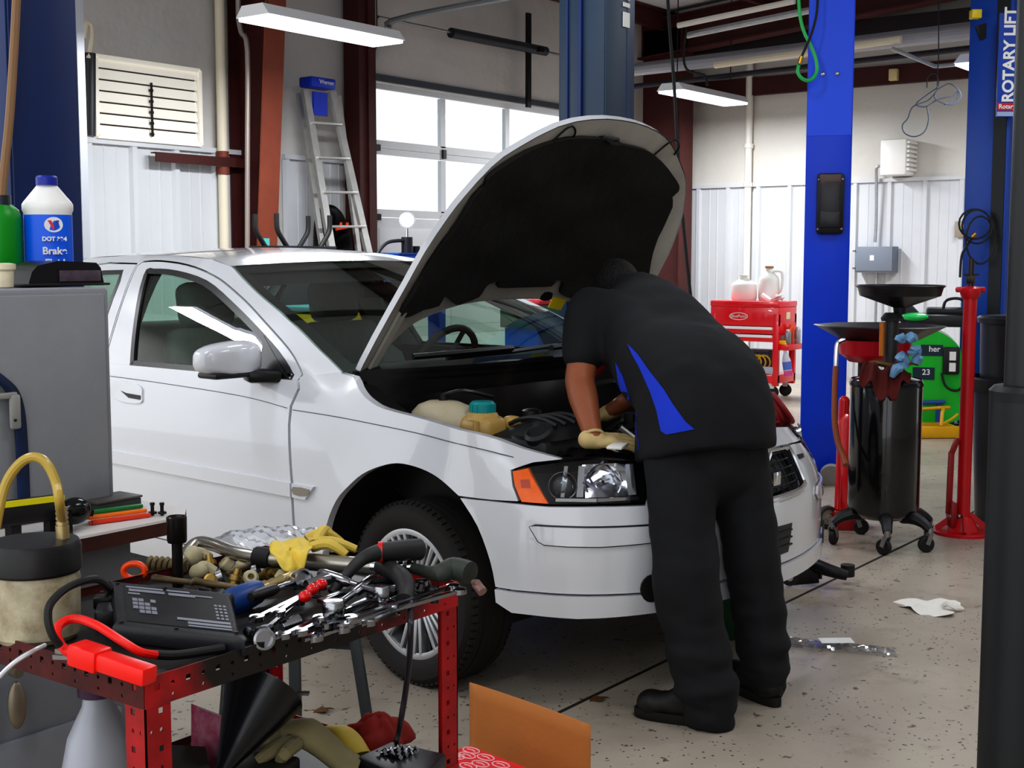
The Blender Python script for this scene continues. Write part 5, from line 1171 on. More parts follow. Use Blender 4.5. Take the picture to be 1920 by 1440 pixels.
for i, (y_, h, c, lb) in enumerate(((5.385, .2, '#e2552a', 'orange-red spray can in the red cart side rack'), (5.36, .17, '#b9bcc2', 'silver spray can in the red cart side rack, behind the orange one'), (5.375, .15, '#8d9096', 'grey spray can in the red cart side rack, nearest the drawers'))):
    x_ = 11.92+(.0, .10, -.10)[i]; t = thing('spray_can', lb, 'spray can', (x_, y_-.01, .55), group=None)
    m = MB(); m.lathe([(.03, 0), (.032, .004), (.032, h*.78), (.022, h*.88)], n=16); m.build('can', mat('can%d' % i, c, .3, .3), t); m = MB(); m.lathe([(.018, h*.87), (.018, h*.97), (.008, h)], n=12); m.build('nozzle', WHITEPL if i else mat('noz_orange', '#e06a2a', .4), t)
sx = 11.76; t = thing('spray_bottle', 'spray bottle with yellow trigger and blue label hung on the red cart', 'bottle', (sx, 5.32, .24), rot=(R(-10), 0, 0))
m = MB(); m.lathe([(.042, 0), (.045, .01), (.045, .05)], n=20, sx=.7); m.build('liquid', mat('pink_liquid', '#e0529a', .3), t)
m = MB(); m.lathe([(.045, .05), (.045, .15), (.03, .20), (.016, .235), (.016, .26)], n=20, sx=.7); m.build('body', mat('bottle_pale', '#c9ccd8', .35), t)
m = MB(); m.lathe([(.046, .06), (.0462, .14)], n=20, sx=.72, cap0=False, cap1=False); m.build('label', mat('label_blue', '#5d74c4', .5), t)
m = MB(); m.box((0, .0, .30), (.03, .05, .07), bev=.01); m.bar((0, -.02, .335), (0, .055, .345), .03, .035, bev=.008); m.bar((0, .03, .33), (0, .045, .28), .014, .014); m.build('trigger', mat('trigger_yellow', '#f0b90c', .4), t)
m = MB(); [m.tube([(11.78, 5.60+.05*k+.07*math.cos(i*.5), .36+.07*math.sin(i*.5)) for i in range(10)], .008, 6) for k in range(3)]; single(m, 'jumper_cable', mat('cable_yellow', '#d9a514', .5), 'yellow cable coil on the red cart lower shelf', 'cable')
m = MB(); m.box((11.95, 5.72, .35), (.25, .3, .2), bev=.01); m.box((11.95, 5.72, .46), (.26, .31, .03), bev=.008); single(m, 'battery_case', mat('case_dark', '#2c2c34', .5), 'dark case on the red cart lower shelf beside the yellow cable', 'case')
m = MB(); m.box((11.74, 5.53, .285), (.06, .12, .07), bev=.006); m.box((11.705, 5.53, .29), (.004, .08, .03)); single(m, 'parts_box', mat('box_pale', '#b9bcc8', .5), 'small pale box at the front of the red cart lower shelf', 'box')
b0 = on_z(1506, 752)+Vector((.12, -.16, 0)); t = thing('waste_bin', 'dark grey plastic bin between the red cart and bright blue post', 'bin', b0)
m = MB(); m.lathe([(.15, 0), (.16, .01), (.20, .36), (.21, .38), (.195, .385), (.19, .36), (.15, .03)], n=4, tw=.4, cap1=True); m.build('bin', mat('bin_grey', '#4b4d57', .5), t)
m = MB(); m.sphere((0, .0, .36), .15, 14, 10, (1, 1, .35)); m.bar((-.1, .05, .40), (.12, .0, .44), .05, .02); m.build('bin_liner', mat('bag_black', '#16161a', .25, bump=(30, .6)), t)
for o_ in list(bpy.data.objects):
    if o_.parent is None and o_.get('label') and o_.location.x > 11.3 and o_.location.y < 6.3 and o_.location.y > 4.9 and 'red' in o_['label'] and 'cart' in o_['label'] and 'bin' not in o_['label']: o_.location += Vector((.35, .27, 0))
# ---- hose coil on the far fender, cloth in the bay
hc0 = at_d(1450, 776, 5.15); t = thing('air_hose', 'dark red hose coil and cloth piled on the left front fender', 'hose', hc0)
HR = mat('hose_red', '#8d1a1f', .5, noise=(12, .25))
for k in range(7):
    ax = Vector((.5, -.8, .25+.07*k)).normalized(); x, y, _ = basis(ax); r_ = .085-.005*(k % 3)
    m = MB(); m.tube([hc0+ax*(.014*(k-3))+x*(r_*math.cos(i*.4))+y*(r_*.75*math.sin(i*.4)) for i in range(17)], .012, 8, caps=False); m.build('loop', HR, t, world=True)
m = MB(); m.tube([at_d(*p, 5.05) for p in ((1420, 790), (1450, 795), (1482, 802))], .014, 8); m.tube([at_d(*p, 5.1) for p in ((1440, 785), (1470, 790), (1487, 788))], .012, 8); m.build('hose_end', mat('hose_red2', '#b51d28', .4), t, world=True)
m = MB(); q = at_d(1112, 690, 5.0); m.grid(lambda u, v: q+RGT*((u-.5)*.14)+FWD*((v-.5)*.12)+UZ*(.02*math.sin(u*9)+.02*math.sin(v*7+u*4)), 12, 10); single(m, 'shop_rag', mat('rag_bright', '#a3161d', .9), 'red rag lying at the back of the engine bay', 'rag')
# ---- things lying on the floor
t = thing('swing_arm', 'black steel lift swing arm reaching out from under the car nose', 'lift arm', on_z(1530, 1085))
A = lambda px, py, z: on_z(px, py, z)
m = MB(); m.tube([A(1440, 1035, .10), A(1500, 1050, .10), A(1550, 1068, .08), A(1588, 1079, .06)], [.034, .034, .028, .022], 12, sub=3); m.build('arm', DARKMETAL, t, world=True)
m = MB(); m.cyl(A(1589, 1080, .035), A(1589, 1080, .035)+UZ*.05, .03, n=16); m.build('pad', RUBBER, t, world=True)
m = MB(); a_ = A(1480, 1083, .04); b_ = A(1535, 1078, .05); m.bar(a_, b_, .012, .07, bev=.004); m.cyl(a_-FWD*.01, a_+FWD*.015, .035, n=18); m.bar(b_, A(1538, 1062, .08), .02, .06); m.build('bracket', DARKMETAL, t, world=True)
m = MB(); m.cyl(a_-FWD*.012, a_-FWD*.008, .014, n=14); m.build('pin_hole', mat('hole_pale', '#a8a49a', .6), t, world=True)
rg = on_z(1742, 1140)
def rag2(u, v):
    a_ = u*2*PI; r_ = v*(.105+.02*math.sin(3*a_)+.012*math.sin(5*a_+1)); return rg+RGT*(r_*math.cos(a_)*1.1)+Vector((FWD.x, FWD.y, 0))*(r_*math.sin(a_)*1.2)+UZ*(.006+.010*math.sin(a_*4)*v+.02*math.exp(-((v-.6)/.2)**2)*max(0, math.sin(a_*2)))
m = MB(); m.grid(rag2, 30, 8, wrap=True); m.tube([A(1768, 1136, .012), A(1780, 1131, .03), A(1792, 1138, .02), A(1806, 1141, .006)], [.012, .022, .018, .008], 8, sub=3, flat=.6); single(m, 'shop_towel', mat('towel_offwhite', '#e9e6df', .85, bump=(40, .3)), 'white wadded paper towel on the open floor at right', 'towel')
PB = glass('poly_bag', '#eceef2', .12, fac=.30)
def bag(u, v):
    a_ = A(1460, 1204, .004); b_ = A(1682, 1226, .004); s_ = Vector((FWD.x, FWD.y, 0))*(v-.5)*(.13-.07*u)
    return a_.lerp(b_, u)+s_+UZ*(.006+.012*abs(math.sin(u*17+v*5))*math.sin(PI*v)+.004*math.sin(u*40+v*9))
m = MB(); m.grid(bag, 40, 8); bg_ = m.build('plastic_bag', PB, None, sharp=12); tag(bg_, 'long clear plastic bag lying on the floor right of the boots', 'bag')
m = MB(); m.prism([(-.06, -.035), (.06, -.03), (.06, .035), (-.06, .03)], lambda u, v, w: A(1568, 1201, .02)+RGT*u+Vector((FWD.x, FWD.y, 0))*v+UZ*w, (0, .001)); m.build('paper_label', mat('paper_white', '#f6f6f4', .8), bg_, world=True)
def leaf(px, py, label):
    c_ = A(px, py, .003); pts = [(.035*math.cos(a_)*(1+.45*math.sin(5*a_)), .022*math.sin(a_)*(1+.45*math.sin(5*a_+1))) for a_ in [k*.2618 for k in range(24)]]
    m = MB(); m.prism(pts, lambda u, v, w: c_+RGT*u+Vector((FWD.x, FWD.y, 0))*v+UZ*(w+.006*math.sin(u*60)), (0, .0015)); single(m, 'dry_leaf', mat('leaf_brown', '#6e4a24', .8, noise=(60, .4)), label, 'leaf')
leaf(1115, 1311, 'dry brown leaf on the floor beside the cardboard sheet')
leaf(598, 1332, 'dry brown leaf on the floor behind the black funnel')
q = A(1362, 1206, 0); t = thing('drain_bucket', 'dark green bucket on the floor behind the trouser legs', 'bucket', q+Vector((FWD.x, FWD.y, 0))*.13)
m = MB(); m.lathe([(.10, 0), (.105, .01), (.125, .22), (.13, .235), (.12, .235), (.10, .02)], n=28); m.build('bucket', mat('bucket_green', '#16482c', .45), t)
m = MB(); m.tube([(.125*math.cos(i*PI/10), .125*math.sin(i*PI/10), .21-.03*math.sin(i*PI/10)) for i in range(11)], .004, 6); m.build('bail', STEEL, t)
# ---- near black post and trash cans at the right edge
cn = on_z(1918, 980); t = thing('trash_can', 'black round trash can with a second can nested in it, right of the red stand', 'trash can', cn)
TC = mat('can_black', '#1a1b1d', .4, noise=(4, .25))
m = MB(); m.lathe([(.235, 0), (.245, .01), (.275, .70), (.30, .705), (.305, .72), (.305, .77), (.29, .78)], n=44, cap1=False); m.build('lower_can', TC, t)
m = MB(); m.lathe([(.24, .68), (.248, 1.06), (.262, 1.065), (.266, 1.09), (.255, 1.10), (.24, 1.09), (.23, .9)], n=44); m.build('upper_can', mat('can_grey', '#26282c', .35, noise=(4, .2)), t)
m = MB()
for a_ in (3.2, 4.2, 5.2): m.bar((.28*math.cos(a_), .28*math.sin(a_), .62), (.31*math.cos(a_), .31*math.sin(a_), .74), .02, .03)
m.build('can_handle', TC, t)
pn = at_d(1925, 700, 2.6); t = thing('lift_post', 'near blurred black post at the right picture edge', 'lift post', (pn.x, pn.y, 0))
m = MB(); m.cyl((0, 0, 0), (0, 0, 4.2), .042, n=24); m.build('post', mat('post_black', '#232427', .45), t)
m = MB(); m.cyl((0, 0, 0), (0, 0, 1.14), .068, n=32); m.lathe([(.068, 1.12), (.07, 1.14), (.06, 1.15), (.043, 1.152)], n=32); m.build('sleeve', mat('sleeve_black', '#1d2023', .5, noise=(3, .3)), t)
m = MB(); m.box((0, 0, .006), (.24, .24, .012)); m.build('base_plate', DARKMETAL, t)
# ---- things behind the car
PR = mat('press_blue', '#1450b8', .4)
px0 = on_y(757, 476, 6.9); t = thing('hydraulic_press', 'blue hydraulic press with a round gauge showing over the car roof', 'press', (px0.x, 6.9, 0))
m = MB(); m.box((.14, 0, 1.39), (.62, .26, .09), bev=.006); m.box((.14, 0, 1.44), (.72, .30, .012)); m.box((.14, 0, .6), (.56, .14, .10)); m.build('head_beam', PR, t)
for x_ in (-.12, .40): m = MB(); m.box((x_, 0, .69), (.08, .12, 1.36)); m.box((x_, 0, .03), (.1, .5, .06)); m.build('upright', PR, t)
m = MB(); m.cyl((.04, 0, 1.44), (.04, 0, 1.57), .045, n=20); m.cyl((.15, 0, 1.44), (.15, 0, 1.50), .03, n=16); m.build('ram', BLACKPL, t)
m = MB(); m.cyl((.04, 0, 1.57), (.04, 0, 1.64), .012, n=10); gd = Vector((-.72, -.69, 0)); m.cyl(Vector((.04, 0, 1.70)), Vector((.04, 0, 1.70))+gd*.04, .065, n=28); ga = m.build('gauge', CHROME, t)
m = MB(); m.cyl(Vector((.04, 0, 1.70))+gd*.04, Vector((.04, 0, 1.70))+gd*.043, .055, n=24); m.build('gauge_face', mat('gauge_face', '#c9c4c4', .3), ga)
m = MB(); m.tube([(.0, 0, 1.54), (-.08, 0, 1.54), (-.2, 0, 1.52), (-.3, 0, 1.44), (-.36, 0, 1.3)], .014, 8, sub=4); m.build('hose', RUBBER, t)
hx = on_y(550, 465, 7.6); t = thing('equipment_cart', 'black equipment cart with two pairs of bent handles behind the car', 'cart', (hx.x, 7.6, 0))
m = MB(); m.box((0, 0, hx.z), (.62, .34, .03), bev=.006); m.build('tray', BLACKPL, t)
m = MB(); m.box((0, 0, .72), (.55, .30, 1.3), bev=.02); m.build('cabinet', mat('cabinet_black', '#24252b', .5), t)
for dx, l in ((-.28, -1), (.28, 1)):
    for y_ in (-.12, .12): m = MB(); m.tube([(dx*.62, y_, hx.z), (dx*.8, y_, hx.z+.06), (dx*1.0, y_, hx.z+.14), (dx*1.02, y_, hx.z+.26)], .02, 10, sub=4); m.build('handle', RUBBER, t)
for dx in (-.2, .2): m = MB(); m.cyl((dx, -.14, .05), (dx, .14, .05), .05, n=18); m.build('wheel', RUBBER, t)
m = MB(); q = on_y(499, 455, 8.0); m.box(q, (.07, .004, .07)); single(m, 'wall_sticker', mat('sticker_teal', '#4fb3b0', .5), 'small teal and yellow sticker on the orange column flange', 'sticker')
# step ladder leaning at the wall
def LP(px, py, off=0.): return on_plane(px, py, (0, 8.35-off, 2.98), Vector((0, math.cos(R(9)), -math.sin(R(9)))))
def LPz(px, z): # on the ladder plane at height z along an edge pixel column
    return LP(px, 485-(z-1.4)*2466/10.2)
t = thing('step_ladder', 'aluminium step ladder with a blue top leaning at the wall by the overhead door', 'ladder', (8.8, 8.0, 0))
ALU = mat('ladder_alu', '#c9c8c4', .35, .6, noise=(8, .2)); LB = mat('ladder_blue', '#1638b8', .45)
aL_ = LP(572, 168); bL = LP(622, 470); aR_ = LP(622, 172); bR = LP(690, 470)
def ext(a_, b_, z=0.02): d_ = b_-a_; return a_+d_*((z-a_.z)/d_.z)
eL, eR = ext(aL_, bL), ext(aR_, bR)
for nm, p, q in (('rail', aL_, eL), ('rail', aR_, eR)): m = MB(); m.bar(p, q, .035, .075, up=(1, 0, 0)); m.build(nm, ALU, t, world=True)
m = MB(); c_ = (aL_+aR_)/2; m.box(c_+Vector((-.01, 0, .06)), (.30, .16, .09), bev=.015); tp = m.build('top_cap', LB, t, world=True)
letters('Werner', .055, WHITEPL, tp, frame(c_+Vector((.02, -.083, .065)), (1, 0, 0), (0, 0, 1)))
m = MB(); m.box(LP(600, 195, .02), (.17, .02, .20)); m.build('blue_bracket', LB, t, world=True)
for k in range(9):
    f_ = .10+k*.105; p = aL_.lerp(eL, f_); q = aR_.lerp(eR, f_); m = MB(); m.bar(p, q, .085, .022, bev=.004); m.build('step', ALU, t, world=True)
for p0, p1 in (((560, 175), (605, 470)), ((634, 180), (672, 470))):
    a_ = LP(*p0, -.14); b_ = ext(a_, LP(*p1, -.14)); m = MB(); m.bar(a_, b_, .03, .05, up=(1, 0, 0)); m.build('rear_rail', ALU, t, world=True)
eh = on_y(635, 425, 8.3); t = thing('exhaust_hose', 'black ribbed exhaust hose behind the ladder with an orange hook', 'hose', (eh.x, 8.45, 0))
pth = curve([(-.14, -.1, .05), (-.14, -.1, .9), (-.13, -.08, 1.55), (-.06, -.06, 1.78), (.05, -.06, 1.74), (.12, -.08, 1.5), (.14, -.1, .9), (.15, -.1, .05)], 14)
m = MB(); n_ = len(pth)*3; pp = [pth[min(int(i/3), len(pth)-2)].lerp(pth[min(int(i/3)+1, len(pth)-1)], (i % 3)/3) for i in range(n_)]
rings = []; rr_ = [.082+.008*(i % 2) for i in range(n_)]; m.tube(pp, rr_, 14); m.build('hose', mat('hose_black', '#121214', .6), t)
m = MB(); m.tube([(-.07, -.19, 1.66), (.06, -.19, 1.68), (.07, -.19, 1.72)], .014, 8); m.tube([(-.02, -.19, 1.67), (-.01, -.19, 1.72)], .012, 8); m.build('hook', mat('hook_orange', '#e8481a', .4), t)
# tool chests seen through the car windows
q = on_y(640, 618, 6.6); t = thing('tool_chest', 'yellow and teal tool chest seen through the windscreen behind the headrest', 'tool chest', (q.x, 6.6, 0))
m = MB(); m.box((0, 0, .40), (1.0, .4, .78), bev=.01); m.build('cabinet', mat('chest_teal', '#4d8f97', .4), t)
for z in (.84, .97): m = MB(); m.box((0, -.02, z), (.95, .38, .11), bev=.01); m.build('yellow_case', mat('case_yellow', '#d9b913', .4), t)
m = MB(); m.box((0, 0, 1.06), (1.0, .4, .03), bev=.008); m.build('lid', mat('chest_teal', '#4d8f97', .4), t)
q = on_y(1015, 602, 5.6); t = thing('tool_chest', 'dark green tool chest with a red lid seen between hood and windscreen', 'tool chest', (q.x, 5.6, 0))
m = MB(); m.box((0, 0, .99), (.55, .35, .17), bev=.01); m.build('chest', mat('chest_green', '#0e4a38', .4), t)
m = MB(); m.box((0, 0, 1.09), (.57, .37, .03), bev=.008); m.build('lid', mat('chest_red', '#b3202a', .4), t)
for x_ in (-.22, .22): m = MB(); m.box((x_, 0, .45), (.05, .3, .9)); m.build('stand_leg', PR, t)
# ================================================================== left side: cabinet, bench, cart and tools
def two_tone(name, a, b_, axis, stops, rough=.45):
    """paint worn from colour a to b along an object axis"""
    m = mat(name, a, rough); nt = m.node_tree; L = nt.links; bs = nt.nodes['Principled BSDF']
    tc = nt.nodes.new('ShaderNodeTexCoord'); sx = nt.nodes.new('ShaderNodeSeparateXYZ'); L.new(tc.outputs['Object'], sx.inputs[0])
    n = nt.nodes.new('ShaderNodeTexNoise'); n.inputs['Scale'].default_value = 14; n.inputs['Detail'].default_value = 6; L.new(tc.outputs['Object'], n.inputs['Vector'])
    ma = nt.nodes.new('ShaderNodeMath'); ma.operation = 'MULTIPLY_ADD'; ma.inputs[1].default_value = .35; L.new(n.outputs[0], ma.inputs[0]); L.new(sx.outputs[axis], ma.inputs[2])
    r = nt.nodes.new('ShaderNodeValToRGB'); L.new(ma.outputs[0], r.inputs[0]); e = r.color_ramp.elements
    e[0].position, e[0].color = stops[0][0], lin(a if stops[0][1] == 0 else b_); e[1].position, e[1].color = stops[-1][0], lin(a if stops[-1][1] == 0 else b_)
    for p, k in stops[1:-1]: q = e.new(p); q.color = lin(a if k == 0 else b_)
    L.new(r.outputs[0], bs.inputs['Base Color']); return m
CX0, CX1, CY0, CY1, CZ, SZ = 1.062, 1.715, 1.395, 1.87, .85, .53
CRED = mat('cart_red_worn', '#b5161c', .42, noise=(16, .5)); CRUST = mat('cart_red_dirty', '#5a1512', .6, noise=(24, .6))
CMID = two_tone('cart_red_greasy', '#b5161c', '#1c1716', 0, [(.16, 0), (.30, 1), (.62, 1), (.78, 0)])
t = thing('slotted_cart', 'red slotted-angle tool cart crowded with tools in front of the car', 'cart', (CX0, CY0, 0))
def plate(fr, w, L, square=True, pale=False):
    """slotted plate, w wide, L long, with real punched holes"""
    m = MB(); hs = []; n = int((L-.02)/.026)
    for k in range(n):
        c = .02+k*.026; h = .0042
        hs.append([(c-h, w*.62-h), (c+h, w*.62-h), (c+h, w*.62+h), (c-h, w*.62+h)] if k % 2 == 0 else [(c+.0032*math.cos(a*PI/3), w*.62+.0032*math.sin(a*PI/3)) for a in range(6)])
        if k % 2: hs.append([(c+.0026*math.cos(a*PI/3), w*.24+.0026*math.sin(a*PI/3)) for a in range(6)])
    m.panel(lambda u, v, i: fr(u, v, i), [(0, 0), (L, 0), (L, w), (0, w)], .5, .0022, hs); return m
def leg(x, y, sx, sy):
    m = plate(lambda u, v, i: (x+sx*v, y-sy*0+sy*i, u), .042, CZ); o = m.build('leg', CRED, t)
    m = plate(lambda u, v, i: (x+sx*i, y+sy*v, u), .042, CZ); m.build('leg_flange', CRED, o); return o
WX_, WY_ = CX1-CX0, CY1-CY0
leg(0, 0, 1, 1); leg(WX_, 0, -1, 1); leg(0, WY_, 1, -1); leg(WX_, WY_, -1, -1)
for z, ml in ((CZ, CMID), (SZ, CRED)):
    plate(lambda u, v, i: (u, i-.0012, z-.042+v), .042, WX_).build('rail', ml, t)
    plate(lambda u, v, i: (i-.0012, u, z-.042+v), .042, WY_).build('rail', CRUST if z == CZ else CRED, t)
    plate(lambda u, v, i: (WX_+.0012-i, u, z-.042+v), .042, WY_).build('rail', CRED, t)
    plate(lambda u, v, i: (u, WY_+.0012-i, z-.042+v), .042, WX_).build('rail', CRUST, t)
    m = MB(); m.box((WX_/2, WY_/2, z-.016), (WX_-.006, WY_-.006, .006)); m.build('tray', mat('tray_greasy', '#241e1c', .45, noise=(14, .5)), t)
TZ = CZ-.012; LZ = SZ-.012
T = lambda px, py, dz=.0: on_z(px, py, TZ+dz)
S_ = lambda px, py, dz=.0: on_z(px, py, LZ+dz)
# ---- bench with board top and the grey cabinet standing on it
GREY = mat('cabinet_grey', '#8f9196', .5, noise=(3, .14)); 
t = thing('bench_cabinet', 'grey steel bench cabinet with white board top under the tall grey cabinet', 'bench', (1.25, 2.45, 0))
m = MB(); m.box((-.03, .02, .44), (.70, .76, .84), bev=.006); m.build('carcass', mat('bench_grey', '#7d8086', .5, noise=(4, .2)), t)
m = MB(); m.prism([(-.40, -.42), (.40, -.42), (.455, -.36), (.455, -.16), (.40, .35), (-.40, .35)], lambda u, v, w: (u, v, w), (.868, .894)); m.build('top_edge', mat('board_edge', '#4a2118', .6, noise=(20, .5)), t)
m = MB(); m.prism([(-.40, -.42), (.40, -.42), (.455, -.36), (.455, -.16), (.40, .35), (-.40, .35)], lambda u, v, w: (u, v, w), (.894, .899)); m.build('board_top', mat('board_white', '#e4e0dc', .4, noise=(12, .12)), t)
m = MB(); m.box((-.03, -.365, .30), (.62, .012, .48), bev=.004); dr = m.build('door', mat('bench_grey2', '#8a8d94', .45, noise=(4, .15)), t)
m = MB(); hq = on_y(26, 1320, 2.07)-Vector((1.25, 2.45, 0)); m.sphere(hq+Vector((0, -.01, 0)), .022, 12, 10, (.8, .5, 2.0)); m.cyl(hq+Vector((0, 0, .06)), hq+Vector((0, -.02, .06)), .010, n=10); m.build('door_handle', mat('handle_tan', '#8a7f6c', .4, .5), dr)
t = thing('steel_cabinet', 'tall plain grey steel cabinet standing on the bench at the left', 'cabinet', (1.256, 2.45, .90))
m = MB(); m.box((0, 0, .222), (.72, .50, .444), bev=.008); m.build('housing', GREY, t)
m = MB(); m.box((0, -.253, .222), (.69, .006, .42), bev=.003); m.build('front_panel', mat('cabinet_grey2', '#94969b', .45, noise=(5, .12), bump=(120, .04)), t)
CT = .90+.446
# strap and latch
t = thing('ratchet_strap', 'dark blue strap hanging down the grey cabinet front at the picture edge', 'strap', on_y(40, 900, 2.19))
m = MB(); pts = curve([on_y(*p, 2.190) for p in ((-30, 690), (0, 712), (22, 735), (34, 775), (40, 850), (44, 945))], 6)
lo = [m.v(p+Vector((-.014, -.004, 0))) for p in pts]; hi = [m.v(p+Vector((.014, .004, 0))) for p in pts]
for i in range(len(lo)-1): m.f([lo[i], hi[i], hi[i+1], lo[i+1]])
so = m.build('webbing', mat('strap_navy', '#0c1424', .7, col2='#143a78', noise=(9, .6)), t, world=True); md = so.modifiers.new('s', 'SOLIDIFY'); md.thickness = .004
t = thing('strap_buckle', 'pale grey metal latch bracket hanging beside the blue strap', 'latch', on_y(26, 800, 2.18))
m = MB(); m.box(on_y(28, 772, 2.182), (.022, .012, .066), R(0), bev=.006); m.box(on_y(12, 742, 2.184), (.04, .012, .012), bev=.003); m.build('latch', mat('latch_grey', '#a3a39f', .4, .4), t, world=True)
m = MB(); m.sphere(on_y(29, 788, 2.175), .003, 8, 6); m.build('rivet', DARKMETAL, t, world=True)
# bottles on the cabinet
q = on_y(94, 535, 2.46); BRZ = math.atan2(-q.y, -q.x)+PI/2-R(8); bt = thing('fluid_bottle', 'white shouldered bottle with blue brake fluid label standing on the grey cabinet', 'bottle', (q.x, 2.46, CT), BRZ)
m = MB(); m.lathe([(.046, 0), (.049, .006), (.049, .150), (.052, .156), (.052, .168), (.048, .174), (.022, .206), (.018, .212)], n=36, sy=.68); m.build('body', mat('bottle_white', '#f2f1ee', .35), bt)
m = MB(); m.lathe([(.022, .208), (.022, .224), (.019, .228)], n=24); m.build('cap', mat('cap_navy', '#172d9a', .4), bt)
m = MB(); m.lathe([(.0496, .008), (.0496, .146)], n=36, sy=.685, cap0=False, cap1=False); m.build('label', mat('label_blue2', '#0a62ec', .35), bt)
nrm = Vector((math.cos(math.atan2(-q.y, -q.x)-BRZ), math.sin(math.atan2(-q.y, -q.x)-BRZ), 0))
def lab(u, z, off=.0):  # a point on the label facing the viewer
    a_ = math.atan2(nrm.y*.685, nrm.x)+u/.049; return Vector(((.0502+off)*math.cos(a_), (.0502+off)*.685*math.sin(a_), z))
def labpoly(pts, off): 
    m = MB(); vs = [m.v(lab(u, z, off)) for u, z in pts]; m.f(vs); return m
m = labpoly([(.006+.019*math.cos(k*PI/12), .125+.016*math.sin(k*PI/12)) for k in range(24)], .0006); m.fix(); m.build('logo_oval', WHITEPL, bt)
m = labpoly([(-.006, .134), (.001, .134), (.008, .117), (.004, .115)], .0012); m.build('logo_stroke', mat('logo_red', '#d9254a', .4), bt)
m = labpoly([(.010, .134), (.017, .134), (.009, .116), (.006, .118)], .0012); m.build('logo_stroke', mat('logo_blue', '#2b4fae', .4), bt)
m = labpoly([(-.010, .018), (.022, .018), (.022, .010), (-.010, .010)], .0006); m.build('label_band', mat('band_olive', '#8d8a5a', .5), bt)
side = lab(.001, 0)-lab(-.001, 0)
for tx, z, s in (('DOT 3&4', .095, .012), ('Brake', .070, .021), ('Fluid', .045, .021), ('BRAKE FLUID', .027, .007)):
    c_ = lab(.005, z, .006); letters(tx, s, WHITEPL, bt, root_matrix(bt) @ frame(c_, side, (0, 0, 1)), bold=.0006)
q = on_y(8, 535, 2.5); t = thing('fluid_bottle', 'green plastic bottle cut by the left picture edge on the grey cabinet', 'bottle', (q.x, 2.5, CT))
m = MB(); m.lathe([(.038, 0), (.042, .008), (.042, .135), (.036, .155), (.018, .17), (.016, .18)], n=28, sy=.8); m.build('body', mat('bottle_green', '#0a8f1e', .35), t)
m = MB(); m.cyl((0, 0, .165), (0, 0, .185), .02, n=18); m.build('cap', mat('cap_dark', '#252a33', .4), t)
q = on_y(6, 535, 2.30); t = thing('parts_cup', 'small cream cup at the left picture edge on the grey cabinet', 'cup', (q.x-.005, 2.29, CT))
m = MB(); m.lathe([(.018, 0), (.019, .03), (.023, .034), (.023, .044), (.012, .046)], n=24); m.build('cup', mat('cup_cream', '#eadfc0', .5, noise=(30, .3)), t)
q = on_y(98, 533, 2.33); t = thing('work_light', 'low black plastic unit with a clear label window lying on the grey cabinet', 'tool', (q.x, 2.33, CT), 0)
m = MB(); m.prism([(-.088, 0), (.088, 0), (.080, .036), (.07, .046), (-.02, .050), (-.066, .040), (-.078, .028)], lambda u, v, w: (u, w, v), (-.05, .05)); m.build('case', mat('unit_black', '#15131a', .3), t)
m = MB(); m.box((.03, -.0515, .020), (.096, .003, .022), bev=.001); w_ = m.build('window', mat('unit_window', '#5c4f5c', .15, noise=(60, .4)), t)
m = MB(); m.box((.0, -.0, .003), (.195, .115, .005), bev=.002); m.build('foot', BLACKPL, t)
# things on the board
q = on_z(242, 962, .90); t = thing('parts_tray', 'flat dark box lying on the white board beside the grey cabinet', 'box', q)
m = MB(); m.box((-.01, .05, .012), (.105, .07, .024), bev=.003); m.build('box', mat('tray_slate', '#2f3533', .5), t); m = MB(); m.box((-.01, .05, .0265), (.109, .074, .005), bev=.002); m.build('lid', mat('tray_lid', '#55504c', .5, noise=(30, .3)), t)
for i, (c_, dy, lb) in enumerate((('#177a36', .018, 'green flat marker stick, rear one of three on the white board'), ('#ef7a1c', .006, 'orange flat marker stick, middle one of three on the white board'), ('#d8381c', -.006, 'red flat marker stick, front one of three on the white board'))):
    a_ = on_z(168, 983, .90); b_ = on_z(278, 968, .90); n_ = Vector((0, 1, 0)); m = MB(); u_ = UZ*(.004+.0075*(2-i)); m.bar(a_+n_*dy+u_, b_+n_*dy+u_, .012, .0075, bev=.002); m.bar(a_+n_*dy-(b_-a_)*.04+u_, a_+n_*dy+u_, .006, .005)
    single(m, 'marker_stick', mat('stick%d' % i, c_, .4), lb, 'marker', 'marker sticks on the board')
for i, px in enumerate((286, 304)):
    q = on_z(px, 966, .90); m = MB(); m.cyl(q, q+UZ*.024, .0035, n=10); m.cyl(q+UZ*.003, q+UZ*.007, .009, n=6); m.cyl(q+UZ*.020, q+UZ*.025, .005, n=6)
    single(m, 'bolt', DARKMETAL, ('black bolt standing on the white board, nearer the marker sticks', 'black bolt standing on the white board, nearer the board tip')[i], 'bolt', 'bolts on the board')
a_ = on_y(-30, 968, 2.09); b_ = on_y(112, 950, 2.09); t = thing('pump_tool', 'black bar tool with a yellow stripe and round knob behind the fluid jar', 'tool', (a_+b_)/2)
m = MB(); m.bar(a_, b_, .03, .045, bev=.006); m.build('bar', mat('bar_black', '#1f1e1f', .4), t, world=True)
m = MB(); m.bar(a_+Vector((0, -.012, .018)), b_+Vector((0, -.012, .018)), .008, .010); m.build('stripe', mat('stripe_yellow', '#e6d81a', .4), t, world=True)
m = MB(); k_ = on_y(140, 958, 2.09); m.sphere(k_, .030, 18, 12, (1.1, .8, .85)); p_ = on_y(118, 955, 2.07); m.bar(p_, Vector((p_.x, p_.y, .899)), .03, .018); m.bar(k_, on_y(172, 962, 2.09), .012, .012); m.build('knob', BLACKGL, t, world=True)
